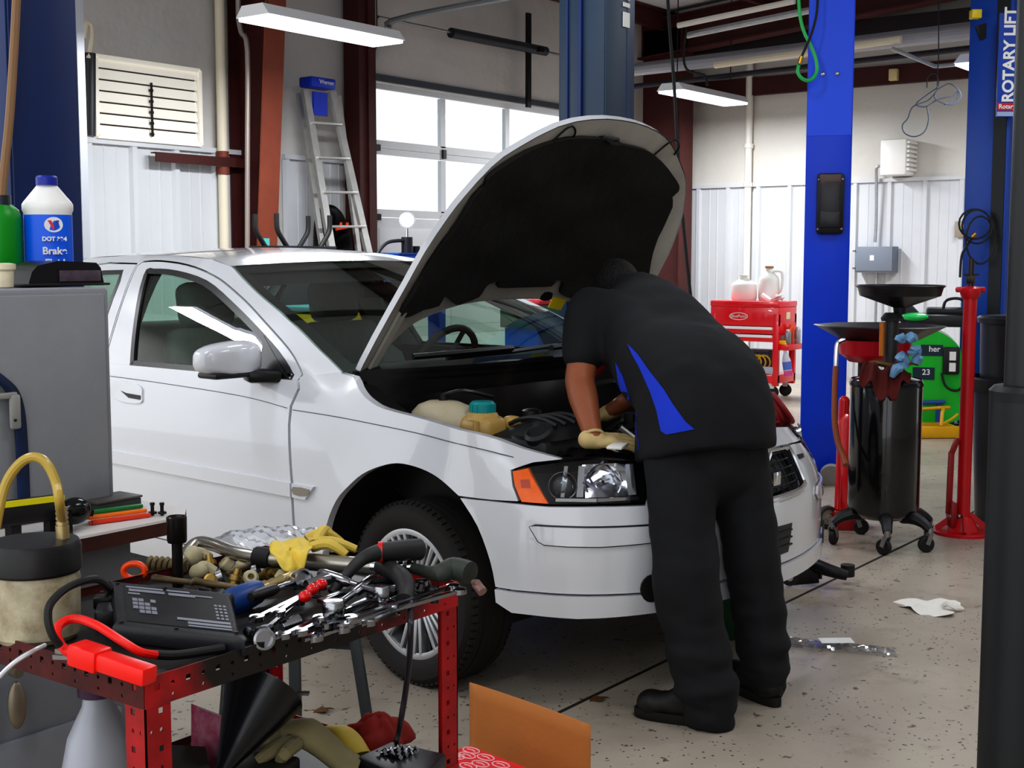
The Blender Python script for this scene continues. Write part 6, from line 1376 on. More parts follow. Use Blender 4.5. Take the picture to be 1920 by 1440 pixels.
m = MB(); [m.bar(p_, Vector((p_.x, p_.y, .899)), .02, .02) for p_ in (on_y(96, 965, 2.09), on_y(24, 970, 2.09))]; m.build('post', BLACKPL, t, world=True)
# fluid jar with hose
jx, jy = 1.116, 1.716; t = thing('fluid_jar', 'stained translucent jar with wide black lid and yellow hose at the cart corner', 'jar', (jx, jy, TZ))
m = MB(); m.lathe([(.056, 0), (.062, .008), (.064, .09), (.060, .105), (.050, .112)], n=40); m.build('jar', mat('jar_stained', '#cfc7ac', .4, noise=(24, .8), col2='#6e5526', trans=.15), t)
m = MB(); m.lathe([(.064, .100), (.067, .104), (.067, .138), (.063, .146), (.03, .150)], n=44); m.build('lid', mat('jar_lid', '#1b1a1b', .4, noise=(20, .3)), t)
m = MB(); f0 = Vector((.028, -.03, .148)); m.cyl(f0, f0+UZ*.02, .010, n=12); m.cyl(f0+UZ*.02, f0+UZ*.045, .0075, n=12); [m.cyl(f0+UZ*(.022+.007*k), f0+UZ*(.026+.007*k), .0092, n=12) for k in range(4)]; m.build('hose_barb', mat('brass_pale', '#b9a679', .3, .8), t)
m = MB(); dj = 1.83; fw_ = Vector((jx, jy, TZ))+f0+UZ*.03; m.tube([fw_, at_d(112, 945, dj), at_d(105, 905, dj), at_d(88, 870, dj), at_d(66, 857, dj), at_d(42, 865, dj), at_d(18, 893, dj), at_d(4, 930, dj), at_d(-8, 990, dj)], .0068, 10, sub=6); m.build('hose', mat('hose_yellow', '#b59a45', .3), t, world=True)
# ---- jump pack with its red clamp
c4 = [T(207, 1089, .042), T(432, 1111, .042), T(453, 1197, .027), T(215, 1171, .027)]; cc = sum(c4, Vector())/4
t = thing('jump_pack', 'black booster battery pack with grey label print lying on the cart', 'booster pack', Vector((cc.x, cc.y, TZ)))
def qd(u, v, z=0.): return c4[3].lerp(c4[2], u).lerp(c4[0].lerp(c4[1], u), v)+UZ*z
m = MB(); ol = smooth2([(.0, .08), (.06, 0), (.94, 0), (1, .08), (1, .92), (.95, 1), (.05, 1), (0, .92)], 2)
rings = []
for z, k in ((-.026, .98), (-.023, 1.0), (-.010, 1.0), (-.003, .985), (0, .955)): rings.append([m.v(qd(.5+(u-.5)*k, .5+(v-.5)*k, z)) for u, v in ol])
m.skin(rings); m.fix(); m.build('case', mat('pack_black', '#242529', .4, bump=(200, .05)), t, world=True)
m = MB(); m.f([m.v(qd(u, v, .0006)) for u, v in ((.10, .10), (.96, .10), (.96, .94), (.10, .94))]); m.fix(); m.build('label_panel', mat('pack_label', '#17181b', .35), t, world=True)
PRN = mat('print_grey', '#83868e', .5)
m = MB()
for u0, u1, v0, v1 in ((.13, .44, .86, .90), (.47, .66, .86, .90), (.15, .45, .78, .84), (.48, .70, .77, .83), (.70, .84, .80, .83), (.14, .24, .71, .75), (.52, .94, .24, .29), (.60, .94, .17, .22), (.60, .94, .12, .15)):
    m.f([m.v(qd(*p, .0012)) for p in ((u0, v0), (u1, v0), (u1, v1), (u0, v1))])
for i in range(4):
    for j in range(4):
        if (i+j) % 5: m.f([m.v(qd(*p, .0012)) for p in ((.17+.05*i, .30+.085*j), (.213+.05*i, .30+.085*j), (.213+.05*i, .37+.085*j), (.17+.05*i, .37+.085*j))])
for i in range(3):
    for j in range(5): m.f([m.v(qd(*p, .0012)) for p in ((.84+.035*i, .33+.07*j), (.862+.035*i, .33+.07*j), (.862+.035*i, .375+.07*j), (.84+.035*i, .375+.07*j))])
m.fix(); m.build('label_print', PRN, t, world=True)
m = MB(); [m.cyl(qd(u, v, -.002), qd(u, v, .002), .003, n=8) for u, v in ((.06, .06), (.06, .94), (.5, .05), (.97, .1), (.46, .94))]; m.build('screws', DARKMETAL, t, world=True)
m = MB(); m.tube([qd(.74, 1.0, -.006), qd(.74, 1.08, -.004), qd(.84, 1.08, -.004), qd(.84, 1.0, -.006)], .003, 6); m.build('carry_loop', BLACKPL, t, world=True)
m = MB(); m.box(qd(-.06, .45, -.02), (.03, .06, .03), R(-40), bev=.005); m.box(qd(-.07, .7, -.015), (.03, .03, .02), R(-40), bev=.004); m.build('terminal_block', BLACKPL, t, world=True)
m = MB(); m.tube([qd(-.0, .95, -.012), at_d(180, 1086, 1.86), at_d(130, 1100, 1.80), at_d(96, 1130, 1.76), at_d(90, 1160, 1.75), at_d(98, 1190, 1.75), at_d(112, 1210, 1.76)], .0055, 8, sub=6); m.build('black_lead', RUBBER, t, world=True)
RC = mat('clamp_red', '#f01a10', .35)
m = MB(); m.tube([T(292, 1228, .02), T(262, 1222, .03), T(225, 1200, .045), T(180, 1172, .06), T(140, 1160, .065), T(112, 1172, .06), T(108, 1195, .05), T(125, 1222, .035), T(150, 1232, .025)], .0062, 10, sub=6); m.build('red_lead', RC, t, world=True)
m = MB(); m.tube([T(290, 1227, .02), T(320, 1229, .015), T(360, 1225, .012), T(420, 1215, .012)], .0065, 10, sub=4); m.build('lead_sleeve', RUBBER, t, world=True)
m = MB(); a_ = T(142, 1222, .035); b_ = T(282, 1268, .022); d_ = (b_-a_).normalized(); m.bar(a_, a_+(b_-a_)*.38, .034, .030, bev=.004); m.bar(a_+(b_-a_)*.36, b_, .028, .024, bev=.004); m.build('clamp_grip', RC, t, world=True)
m = MB(); m.bar(a_-d_*.03-UZ*.004, a_+d_*.01, .018, .006); m.bar(a_-d_*.035-UZ*.014, a_-UZ*.006, .018, .006); m.sphere(a_-d_*.02, .006, 8, 6); m.build('clamp_jaw', STEEL, t, world=True)
m = MB(); m.tube([T(84, 1210, .03), T(60, 1222, .03), T(30, 1240, .02), T(0, 1268, .0), T(-30, 1310, -.03), Vector((.93, 1.50, .55)), Vector((.92, 1.52, .1)), Vector((.95, 1.6, .004))], .0035, 8, sub=5); single(m, 'wire_cable', mat('wire_silver', '#d9dade', .3, .6), 'bright silver cable arcing off the cart corner by the jar', 'cable')
# orange ring, tall socket, brown sockets
q = T(252, 1075, .012); m = MB(); m.tube([q+RGT*(.0165*math.cos(i*PI/14))*1.15+UZ*(.0135*math.sin(i*PI/14)+.004) for i in range(29)], .0055, 10, caps=False); single(m, 'rubber_grommet', mat('ring_orange', '#f04a12', .35), 'orange ring standing behind the booster pack', 'ring')
q = T(334, 1098); t = thing('impact_socket', 'black impact socket upended on its extension bar behind the booster pack', 'socket', q)
h_ = (1098-985)/2466*2.14; m = MB(); m.cyl((0, 0, 0), (0, 0, h_), .0095, n=14); m.build('extension', mat('impact_black', '#1e1a19', .35, .5), t)
m = MB(); m.lathe([(.0155, h_-.022), (.017, h_-.018), (.0175, h_+.022), (.015, h_+.024), (.012, h_+.018), (.011, h_+.004)], n=24); m.build('socket', mat('impact_black2', '#2a2624', .3, .6), t)
OLDB = mat('old_brass', '#8a7a58', .45, .5, noise=(30, .5)); CRM = mat('plastic_cream', '#c8bd98', .5, noise=(20, .25))
m = MB(); a_ = T(282, 1058, .012); b_ = T(345, 1062, .012)
for k in range(7): p = a_.lerp(b_, k/6); m.lathe([(.011, -.004), (.016, 0), (.011, .004)], p, (b_-a_), 16)
single(m, 'corrugated_tube', OLDB, 'short brown corrugated tube piece behind the tall black socket', 'tube')
for i, (px, py, lb) in enumerate(((362, 1045, 'cream plastic elbow piece behind the tall black socket'), (372, 1072, 'cream plastic clip piece lower right of the tall black socket'))):
    q = T(px, py, .02-.008*i); t = thing('plastic_fitting', lb, 'fitting', q); m = MB(); m.sphere((0, 0, 0), .018, 14, 10, (1, .8, 1.2-.4*i)); m.tube([(0, 0, 0), (.02, .01, .004), (.035, .0, -.008)], .011, 10, sub=3); m.build('body', CRM, t)
# exhaust pipe, gloves, bag
t = thing('exhaust_pipe', 'bent silver pipe with black rubber coupling lying across the back of the cart', 'pipe', T(520, 1050))
PS = mat('pipe_silver', '#b9b4aa', .28, .85, noise=(14, .25))
m = MB(); pp = [T(*p, z) for p, z in (((340, 1062), .012), ((352, 1035), .02), ((372, 1018), .028), ((402, 1022), .03), ((440, 1036), .03), ((490, 1045), .03))]; m.tube(pp, .0125, 14, sub=6); m.build('bend', PS, t, world=True)
m = MB(); m.tube([T(500, 1047, .03), T(600, 1055, .03), T(712, 1064, .03)], .0155, 16, sub=3); m.build('straight', PS, t, world=True)
m = MB(); m.cyl(T(482, 1044, .03), T(512, 1048, .03), .019, n=20); m.build('coupling', RUBBER, t, world=True)
m = MB(); m.cyl(T(702, 1063, .03), T(712, 1064, .03), .018, n=18); m.cyl(T(688, 1062, .03), T(692, 1062, .03), .0165, n=18); m.build('clamp', CHROME, t, world=True)
YG = mat('glove_yellow', '#d8bb52', .6, noise=(16, .25))
def heap(c_, r0, r1, h, seed, nu=30, nv=8, dir_=0.):
    ca, sa = math.cos(dir_), math.sin(dir_)
    def fn(u, v):
        a_ = 2*PI*u; k = 1+.16*math.sin(3*a_+seed)+.10*math.sin(7*a_+2*seed); x_ = r0*v*k*math.cos(a_); y_ = r1*v*k*math.sin(a_)
        return c_+Vector((x_*ca-y_*sa, x_*sa+y_*ca, h*(1-v*v)+.006*math.sin(5*a_+seed)*v+.005*math.sin(11*v+3*a_)))
    return fn
def softcloth(name, fn, m_, label, cat, th=.0025):
    m = MB(); m.grid(fn, 40, 12, wrap=True); o = m.build(name, m_, None, sharp=0); md = o.modifiers.new('s', 'SOLIDIFY'); md.thickness = th; return tag(o, label, cat)
t = thing('work_glove', 'crumpled yellow rubber glove lying over the silver pipe', 'glove', T(540, 1045))
m = MB(); g_ = [T(505, 1030, .055), T(518, 1010, .062), T(560, 1008, .066), T(585, 1022, .062), T(575, 1045, .052), T(562, 1072, .03), T(540, 1066, .04), T(520, 1052, .05)]
cg = sum(g_, Vector())/8+UZ*.008; m.grid(lambda u, v: cg.lerp(curve(g_, 5, True)[int(u*40) % 40], v)+UZ*(.004*math.sin(u*30)*v+.003*math.sin(v*9+u*12)), 40, 6, wrap=True); o = m.build('cuff', mat('glove_yellow2', '#e6c850', .6, noise=(16, .2)), t, world=True, sharp=0); md = o.modifiers.new('s', 'SOLIDIFY'); md.thickness = .003
for k, (p0, p1) in enumerate((((580, 1018), (668, 1030)), ((585, 1026), (650, 1040)), ((575, 1012), (640, 1016)), ((590, 1020), (625, 1008)))):
    a_ = T(*p0, .055); b_ = T(*p1, .045); m = MB(); m.tube([a_, a_.lerp(b_, .5)+UZ*(.008+.004*k), b_], [.010, .0095, .007], 9, sub=4); m.build('finger', YG, t, world=True)
BAG = glass('bag_clear', '#e3e6ec', .18, fac=.22)
cb_ = T(560, 1022, .03); m = MB(); m.grid(lambda u, v: T(450, 1034, .0).lerp(T(672, 1036, .0), u)+Vector((-.05, .8, 0)).normalized()*v*.08+UZ*(.0+.018*v+.035*math.sin(PI*v)*math.sin(PI*u)**.4+.006*math.sin(u*31+v*9)*math.sin(v*13+u*4)), 40, 14); o = m.build('plastic_bag', BAG, None, sharp=15); tag(o, 'clear crinkled plastic bag lying behind the yellow glove', 'bag')
# rubber coolant hoses
t = thing('coolant_hose', 'black rubber coolant hose with red band and branch at the cart far end', 'hose', T(700, 1060))
m = MB(); m.tube([T(*p, z) for p, z in (((622, 1112), .02), ((650, 1078), .045), ((680, 1048), .07), ((715, 1035), .075), ((752, 1032), .072), ((786, 1030), .068))], [.0085, .009, .011, .015, .018, .019], 14, sub=5); hs_ = m.build('main_hose', mat('hose_grey', '#2c2b2c', .55, noise=(30, .35)), t, world=True)
m = MB(); x_ = T(714, 1035, .075); m.cyl(x_-RGT*.004, x_+RGT*.004, .0175, n=18); m.build('red_band', mat('band_red', '#c8241e', .4), t, world=True)
m = MB(); m.tube([T(*p, z) for p, z in (((716, 1062), .045), ((735, 1070), .045), ((755, 1085), .04), ((762, 1108), .025), ((758, 1128), .015))], .0155, 14, sub=5); m.build('branch', mat('hose_grey', '#2c2b2c', .55), t, world=True)
t = thing('coolant_hose', 'short fat black hose with spring clamps hanging over the cart corner', 'hose', T(830, 1075))
m = MB(); m.tube([T(*p, z) for p, z in (((762, 1062), .04), ((800, 1072), .04), ((825, 1075), .045), ((850, 1066), .05), ((882, 1074), .048))], [.009, .010, .016, .019, .019], 14, sub=5); m.build('hose', mat('hose_grey2', '#353a33', .55, noise=(30, .3)), t, world=True)
m = MB(); [m.cyl(T(px, py, .04)-RGT*.004, T(px, py, .04)+RGT*.004, .0125, n=16) for px, py in ((752, 1060), (768, 1064))]; m.build('spring_clamp', CHROME, t, world=True)
m = MB(); m.cyl(T(893, 1095, .03), T(905, 1110, .02), .0085, n=12); m.cyl(T(888, 1092, .04), T(896, 1092, .045), .005, n=10); m.build('nipple', mat('nipple_pink', '#8d6f68', .4, .4), t, world=True)
m = MB(); m.tube([T(770, 1128, .02), T(770, 1145, .01), at_d(770, 1175, 2.02), at_d(768, 1230, 2.04), at_d(760, 1300, 2.08), at_d(748, 1370, 2.12), S_(742, 1392, .01)], .0048, 8, sub=6); single(m, 'power_cord', mat('cord_black', '#17131c', .4), 'black cord hanging from the cart top down to its lower shelf', 'cord')
# ---- hand tools
CHR = mat('tool_chrome', '#a2a3a8', .17, 1.)
def wrench(a_, b_, r, label, z0=.0, ring=True):
    """combination wrench from open end a_ to ring end b_"""
    t = thing('wrench', label, 'wrench', a_, group='wrenches heaped on the cart'); d = (b_-a_); L = d.length; d.normalize(); s = UZ.cross(d).normalized(); up = d.cross(s)
    fr = lambda u, v, w: a_+d*u+s*v+up*w
    m = MB(); h = .0034
    m.prism([(.0, -r*.36), (L, -r*.30), (L, r*.30), (.0, r*.36)], fr, (-h*.8, h*.8))
    m.build('shank', CHR, t, world=True)
    m = MB(); op = [(r*math.cos(k)*1.05-r*.2, r*math.sin(k)) for k in [R(30+g*15) for g in range(21)]]
    jaw = [( -op[0][0]-r*.1, op[0][1])]; out = [(-x_, y_) for x_, y_ in op]; inn = [(-r*1.0, -r*.42), (r*.25, -r*.42), (r*.25, r*.42), (-r*1.0, r*.42)]
    m.prism(out+inn, fr, (-h*1.2, h*1.2)); m.build('open_jaw', CHR, t, world=True)
    m = MB(); c_ = b_; n = 20; i0 = [m.v(c_+d*(r*.62*math.cos(2*PI*k/n))+s*(r*.62*math.sin(2*PI*k/n))+up*h*1.3) for k in range(n)]; o0 = [m.v(c_+d*(r*math.cos(2*PI*k/n))+s*(r*math.sin(2*PI*k/n))+up*h*1.1) for k in range(n)]
    o1 = [m.v(c_+d*(r*math.cos(2*PI*k/n))+s*(r*math.sin(2*PI*k/n))-up*h*1.3) for k in range(n)]; i1 = [m.v(c_+d*(r*.62*math.cos(2*PI*k/n))+s*(r*.62*math.sin(2*PI*k/n))-up*h*1.3) for k in range(n)]
    m.skin([i0, o0, o1, i1, i0], False, False); m.fix(); m.build('ring_end', CHR, t, world=True); return t
WL = [((588, 1196), (760, 1128), .013, 'long chrome wrench lying nearest the front rail of the cart'), ((640, 1180), (795, 1118), .012, 'chrome wrench second from the front rail of the cart'), ((608, 1172), (748, 1108), .013, 'chrome wrench under the black branch hose'),
      ((560, 1186), (700, 1118), .012, 'chrome wrench with its open jaw beside the big socket ratchet'), ((640, 1150), (735, 1100), .010, 'small chrome wrench behind the longest ones'), ((500, 1180), (560, 1128), .010, 'small chrome wrench right of the booster pack corner'),
      ((530, 1192), (640, 1140), .011, 'chrome wrench lying between the two ratchets'), ((690, 1168), (820, 1112), .010, 'thin chrome wrench nearest the far front corner')]
for i, (p0, p1, r_, lb) in enumerate(WL): wrench(T(*p0, .006+.005*(i % 4)), T(*p1, .010+.004*(i % 3)), r_, lb)
def ratchet(p0, p1, z, rh, label, grip=None):
    a_ = T(*p0, z); b_ = T(*p1, z+.006); t = thing('ratchet', label, 'ratchet', a_, group=None); d = (b_-a_).normalized()
    m = MB(); m.lathe([(rh*.9, -.011), (rh, -.008), (rh, .008), (rh*.85, .012), (.0, .013)], a_, UZ, 20); m.cyl(a_-UZ*.02, a_-UZ*.01, .006, n=4); m.build('head', CHR, t, world=True)
    m = MB(); m.tube([a_, a_+d*.03, a_+d*.05, a_.lerp(b_, .5)], [rh*.7, .0065, .0055, .0055], 12, sub=2); m.build('shaft', CHR, t, world=True)
    m = MB(); m.tube([a_.lerp(b_, .48), a_.lerp(b_, .6), a_.lerp(b_, .9), b_], [.007, .0095, .010, .007], 12, sub=2); m.build('handle', grip or CHR, t, world=True)
ratchet((625, 1140), (700, 1085), .03, .017, 'chrome ratchet with round head in the middle of the tool heap')
ratchet((715, 1112), (600, 1075), .035, .014, 'chrome ratchet pointing back to the silver pipe', None)
ratchet((560, 1090), (470, 1120), .03, .016, 'chrome and black ratchet beside the blue air chuck', BLACKPL)
def socket(px, py, z, r, L, ax, label, mt=None):
    q = T(px, py, z); t = thing('socket', label, 'socket', q, group='sockets among the tools'); ax = Vector(ax).normalized()
    m = MB(); m.lathe([(r*.8, -L/2), (r*.85, -L/2+.001), (r*.82, -.002), (r, .004), (r, L/2), (r*.78, L/2+.0005), (r*.74, L/2-.008), (.0, L/2-.008)], (0, 0, 0), ax, 20); m.build('barrel', mt or CHR, t); return t
for px, py, z, r_, L, ax, lb in ((492, 1195, .016, .016, .034, (-.5, -.8, .1), 'large chrome socket at the front of the heap by the booster pack'), (470, 1188, .010, .0095, .026, (-.4, -.9, 0), 'small chrome socket beside the large front socket'), (545, 1170, .012, .011, .03, (1, -.3, .2), 'chrome socket lying on the wrenches right of the booster pack'),
    (560, 1088, .035, .017, .036, (-.2, -.9, .35), 'big chrome socket tilted up under the yellow glove'), (595, 1090, .04, .010, .042, (1, -.2, .1), 'deep chrome socket beside the big tilted socket'), (500, 1102, .02, .011, .03, (.9, -.3, 0), 'chrome socket right of the blue air chuck'), (690, 1100, .02, .010, .026, (.3, -.9, .3), 'small chrome socket under the hose branch'), (735, 1145, .014, .009, .022, (.4, -.9, .2), 'small chrome socket by the hanging cord')):
    socket(px, py, z, r_, L, ax, lb)
for i, (px, py, lb) in enumerate(((572, 1118, 'red ball-handled tool nearest the front of the heap'), (586, 1105, 'red ball-handled tool in the middle of the heap'), (602, 1096, 'red ball-handled tool nearest the silver pipe'))):
    q = T(px, py, .04); t = thing('screwdriver', lb, 'screwdriver', q, group='red handled screwdrivers'); m = MB(); m.sphere((0, 0, 0), .0095, 14, 10, (1.25, 1, 1)); m.build('handle', mat('handle_red', '#d9140f', .2, coat=.5), t); m = MB(); m.cyl((0, 0, 0), (.06-.02*i, .025, -.018), .003, n=8); m.build('shank', CHR, t)
q = T(462, 1118, .02); t = thing('air_chuck', 'blue air tool body with brass and chrome fittings right of the booster pack', 'air tool', q); d_ = (T(505, 1098, .03)-q).normalized()
m = MB(); m.lathe([(.022, -.035), (.024, -.025), (.020, .02), (.015, .03)], (0, 0, 0), d_, 22); m.build('body', mat('chuck_blue', '#1a3f7e', .4), t)
m = MB(); m.lathe([(.012, .03), (.012, .04), (.009, .042), (.010, .055), (.008, .056), (.010, .07), (.007, .075), (.007, .1)], (0, 0, 0), d_, 16); m.build('fitting', mat('brass_pale', '#b9a679', .3, .8), t)
for i, (p0, p1, c_, lb) in enumerate((((430, 1075), (520, 1045), '#5a4a36', 'long brown pry bar behind the blue air tool'), ((365, 1090), (455, 1103), '#7d6a4a', 'brown steel rod behind the booster pack'), ((290, 1084), (360, 1092), '#6c5b40', 'short brown steel rod left of the tall socket'))):
    m = MB(); a_ = T(*p0, .014); b_ = T(*p1, .018); m.cyl(a_, b_, .0065, .005, 12); m.sphere(b_, .006, 8, 6); m.sphere(a_, .007, 8, 6); single(m, 'pry_bar', mat('bar%d' % i, c_, .45, .5, noise=(30, .4)), lb, 'bar')
t = thing('pliers', 'black-handled pliers lying at the far end of the tool heap', 'pliers', T(700, 1120)); 
for s in (-1, 1): m = MB(); m.tube([T(640, 1112, .03), T(690, 1098+s*5, .035), T(740, 1098+s*10, .03)], [.005, .006, .0075], 8, sub=4); m.build('handle', BLACKPL, t, world=True)
m = MB(); m.bar(T(600, 1128, .028), T(642, 1111, .03), .014, .008, bev=.002); m.build('jaws', CHR, t, world=True)
for i, (px, py, r_, lb) in enumerate(((795, 1100, .014, 'black ball knob at the far front corner of the cart'), (815, 1112, .012, 'black cap at the far front corner of the cart, beside the ball knob'))):
    q = T(px, py, .016); m = MB(); m.sphere(q, r_, 14, 10); m.cyl(q, q-UZ*.016, r_*.6, n=12); single(m, 'knob', BLACKPL, lb, 'knob')
random.seed(21)
for k in range(10):
    px = random.uniform(640, 830); py = 1158-(px-640)*.30+random.uniform(-6, 14); q = T(px, py, .006+random.uniform(0, .012)); m = MB(); m.cyl(q, q+Vector((random.uniform(-.02, .02), random.uniform(-.02, .02), .006)), .005, n=6); m.cyl(q, q+UZ*.004, .008, n=6)
    single(m, 'bolt', CHR if k % 2 else DARKMETAL, 'loose bolt among the tools near the cart front rail', 'bolt', 'loose bolts on the cart')
# ---- lower shelf
t = thing('funnel', 'large glossy black funnel lying mouth-up on the cart lower shelf', 'funnel', S_(480, 1390)); a_ = at_d(420, 1440, 2.02); b_ = at_d(492, 1300, 2.11); d_ = (b_-a_).normalized()
m = MB(); fl = (b_-a_).length; m.lathe([(.010, -.06), (.012, 0), (.066, fl), (.068, fl+.003), (.064, fl+.002), (.010, .004)], a_, d_, 40, cap1=False); m.build('cone', mat('funnel_gloss', '#0d0e13', .28, coat=.25), t, world=True)
m = MB(); m.bar(b_+RGT*.055, b_+RGT*.075, .012, .004); m.build('hang_tab', mat('tab_grey', '#6a6a6e', .5), t, world=True)
GLW = mat('glove_worn', '#9a8f68', .7, noise=(14, .3)); t = thing('work_glove', 'worn cream rubber glove with spread fingers on the cart lower shelf', 'glove', S_(570, 1385))
m = MB(); m.tube([S_(*p, z) for p, z in (((540, 1375), .085), ((575, 1375), .09), ((605, 1395), .07), ((640, 1425), .045), ((660, 1440), .03))], [.028, .033, .030, .027, .030], 14, sub=5, flat=.75); m.build('palm', GLW, t, world=True)
for p0, p1, p2 in (((550, 1362), (515, 1355), (480, 1350)), ((545, 1375), (510, 1385), (475, 1390)), ((545, 1390), (515, 1405), (482, 1428)), ((555, 1395), (535, 1412), (525, 1425)), ((560, 1365), (530, 1370), (500, 1372))):
    m = MB(); m.tube([S_(*p0, .085), S_(*p1, .085), S_(*p2, .07)], [.013, .012, .009], 10, sub=4); m.build('finger', GLW, t, world=True)
t = thing('work_glove', 'bright yellow rubber glove crumpled on the cart lower shelf', 'glove', S_(640, 1395)); m = MB(); m.tube([S_(*p, z) for p, z in (((612, 1368), .06), ((640, 1375), .06), ((655, 1392), .05), ((668, 1420), .03))], [.012, .022, .026, .03], 12, sub=5, flat=.6); m.build('cuff', mat('glove_yellow2', '#e6c850', .6), t, world=True)
softcloth('shop_rag', heap(S_(700, 1400, .01), .075, .055, .055, 2.1), mat('rag_orange_red', '#8e2016', .9, noise=(18, .35)), 'red shop rag heaped at the back of the cart lower shelf', 'rag')
t = thing('tool_case', 'black plastic tool case with chrome bits in a clear tray on the cart lower shelf', 'case', S_(765, 1425)); q4 = [S_(668, 1418, .05), S_(735, 1388, .05), S_(838, 1412, .05), S_(780, 1470, .05)]
m = MB(); lo = [m.v(p-UZ*.048) for p in q4]; hi = [m.v(p) for p in q4]; m.skin([lo, hi]); bmesh.ops.bevel(m.b, geom=m.b.edges[:], offset=.006, segments=2, affect='EDGES', profile=.5); m.fix(); m.build('case', mat('case_black', '#1d1d21', .4), t, world=True)
q5 = [q4[0].lerp(q4[2], .18).lerp(q4[1], .1), q4[1].lerp(q4[3], .22), q4[1].lerp(q4[3], .22).lerp(q4[2], .45), q4[0].lerp(q4[2], .45).lerp(q4[3], .2)]
m = MB(); m.grid(lambda u, v: q5[0].lerp(q5[1], u).lerp(q5[3].lerp(q5[2], u), v)+UZ*(.004+.006*math.sin(u*21+v*7)*math.sin(v*17)), 16, 10); m.build('chrome_bits', CHR, t, world=True, sharp=15)
t = thing('parts_box', 'dark worn cardboard box on the cart lower shelf behind the near leg', 'box', S_(370, 1440)); q4 = [S_(292, 1395, .07), S_(385, 1400, .07), S_(405, 1500, .07), S_(300, 1500, .07)]
m = MB(); m.skin([[m.v(p-UZ*.068) for p in q4], [m.v(p) for p in q4]]); m.fix(); m.build('box', mat('box_brown', '#3b3029', .8, noise=(12, .4)), t, world=True)
t = thing('parts_box', 'magenta and white patterned carton standing on the cart lower shelf', 'box', S_(415, 1430)); a_ = S_(385, 1455, .0); b_ = S_(440, 1460, .0)
m = MB(); m.prism([(0, 0), (1, 0), (1, .10), (.05, .115)], lambda u, v, w: a_.lerp(b_, u)+UZ*v+Vector((.2, .98, 0))*w, (0, .05)); cbx = m.build('carton', mat('carton_magenta', '#9c1f45', .6, noise=(38, .8), col2='#c98aa0'), t, world=True)
t = thing('tool_case', 'dark grey case behind the magenta carton on the cart lower shelf', 'case', S_(470, 1440)); m = MB(); m.box(S_(488, 1470, .035), (.10, .10, .07), R(20), bev=.008); m.build('case', mat('case_grey', '#2c2b2c', .5), t, world=True)
t = thing('jug', 'translucent white plastic jug on the cart lower shelf behind the near leg', 'jug', (1.135, 1.60, LZ)); m = MB(); m.lathe([(.062, 0), (.068, .01), (.07, .13), (.055, .19), (.028, .235), (.024, .255)], n=28, sy=.75, tw=.5); m.build('body', mat('jug_translucent', '#b9bcc6', .35, trans=.25), t)
m = MB(); m.cyl((0, 0, .25), (0, 0, .272), .028, n=20); m.build('cap', mat('cap_purple', '#3a1c3c', .4), t)
# ---- dark stool frame behind the cart
t = thing('stool', 'dark steel stool frame standing between the cart and the front wheel', 'stool', (2.62, 2.62, 0)); SG = mat('stool_grey', '#3b3f42', .5, noise=(6, .2))
f1 = on_z(692, 1372); f2 = on_z(432, 1392)
top1 = on_plane(668, 1195, f1, FWD); top2 = on_plane(440, 1250, f2, FWD)
zt = .42
for px0, py0, px1, py1 in ((693, 1375, 664, 1190), (418, 1400, 432, 1215), (556, 1400, 552, 1210)):
    a_ = on_z(px0, py0); b_ = on_plane(px1, py1, a_, Vector((FWD.x, FWD.y, 0))); m = MB(); m.bar(a_, b_, .032, .032, up=FWD, bev=.004); m.build('leg', SG, t, world=True)
a_ = on_z(693, 1375); b_ = on_plane(664, 1192, a_, Vector((FWD.x, FWD.y, 0))); a2 = on_z(418, 1400); b2 = on_plane(432, 1218, a2, Vector((FWD.x, FWD.y, 0)))
m = MB(); m.bar(b_, b2, .03, .03, bev=.004); m.build('top_rail', SG, t, world=True)
m = MB(); m.bar(b_-UZ*.03, b2-UZ*.03+Vector((.1, .25, 0)), .02, .02); m.build('cross_brace', SG, t, world=True)
# ---- cardboard sheet and red printed box on the floor
ca = Vector((2.57, 2.02, 0)); cb2 = Vector((2.49, 1.62, 0)); t = thing('cardboard_sheet', 'orange-brown cardboard sheet standing on the floor right of the red cart leg', 'cardboard', ca)
p0 = on_plane(880, 1280, ca, Vector((1, -.18, 0))); p1 = on_plane(1105, 1360, ca, Vector((1, -.18, 0)))
m = MB(); m.grid(lambda u, v: Vector((p0.x, p0.y, 0)).lerp(Vector((p1.x, p1.y, 0)), u)+UZ*(v*(p0.z+(p1.z-p0.z)*u))+Vector((.006*math.sin(u*PI)*v, 0, 0)), 14, 8); o = m.build('sheet', mat('cardboard', '#c07a3c', .75, noise=(2.5, .15), bump=(60, .05)), t, world=True); md = o.modifiers.new('s', 'SOLIDIFY'); md.thickness = .005
t = thing('printed_box', 'red box with white oval emblems on its lid beside the cardboard sheet', 'box', Vector((2.28, 1.85, 0))); z_ = .22
q4 = [on_z(838, 1412, z_), on_z(880, 1398, z_), on_z(1005, 1446, z_), on_z(930, 1500, z_)]
m = MB(); m.skin([[m.v(Vector((p.x, p.y, 0))) for p in q4], [m.v(p) for p in q4]]); m.fix(); m.build('box', mat('box_red', '#e01a24', .35), t, world=True)
for i in range(4):
    for j in range(3):
        u, v = .12+.24*i+.06*(j % 2), .16+.3*j; c_ = q4[0].lerp(q4[1], v).lerp(q4[3].lerp(q4[2], v), u)+UZ*.001; e1 = (q4[2]-q4[1]).normalized(); e2 = (q4[1]-q4[0]).normalized()
        m = MB(); m.tube([c_+e1*(.024*math.cos(k*PI/9))+e2*(.015*math.sin(k*PI/9)) for k in range(19)], .0018, 6, caps=False); m.tube([c_-e1*.014, c_+e2*.004, c_+e1*.014], .0018, 6); m.build('emblem', mat('emblem_pink', '#f6b9bc', .5), t, world=True)
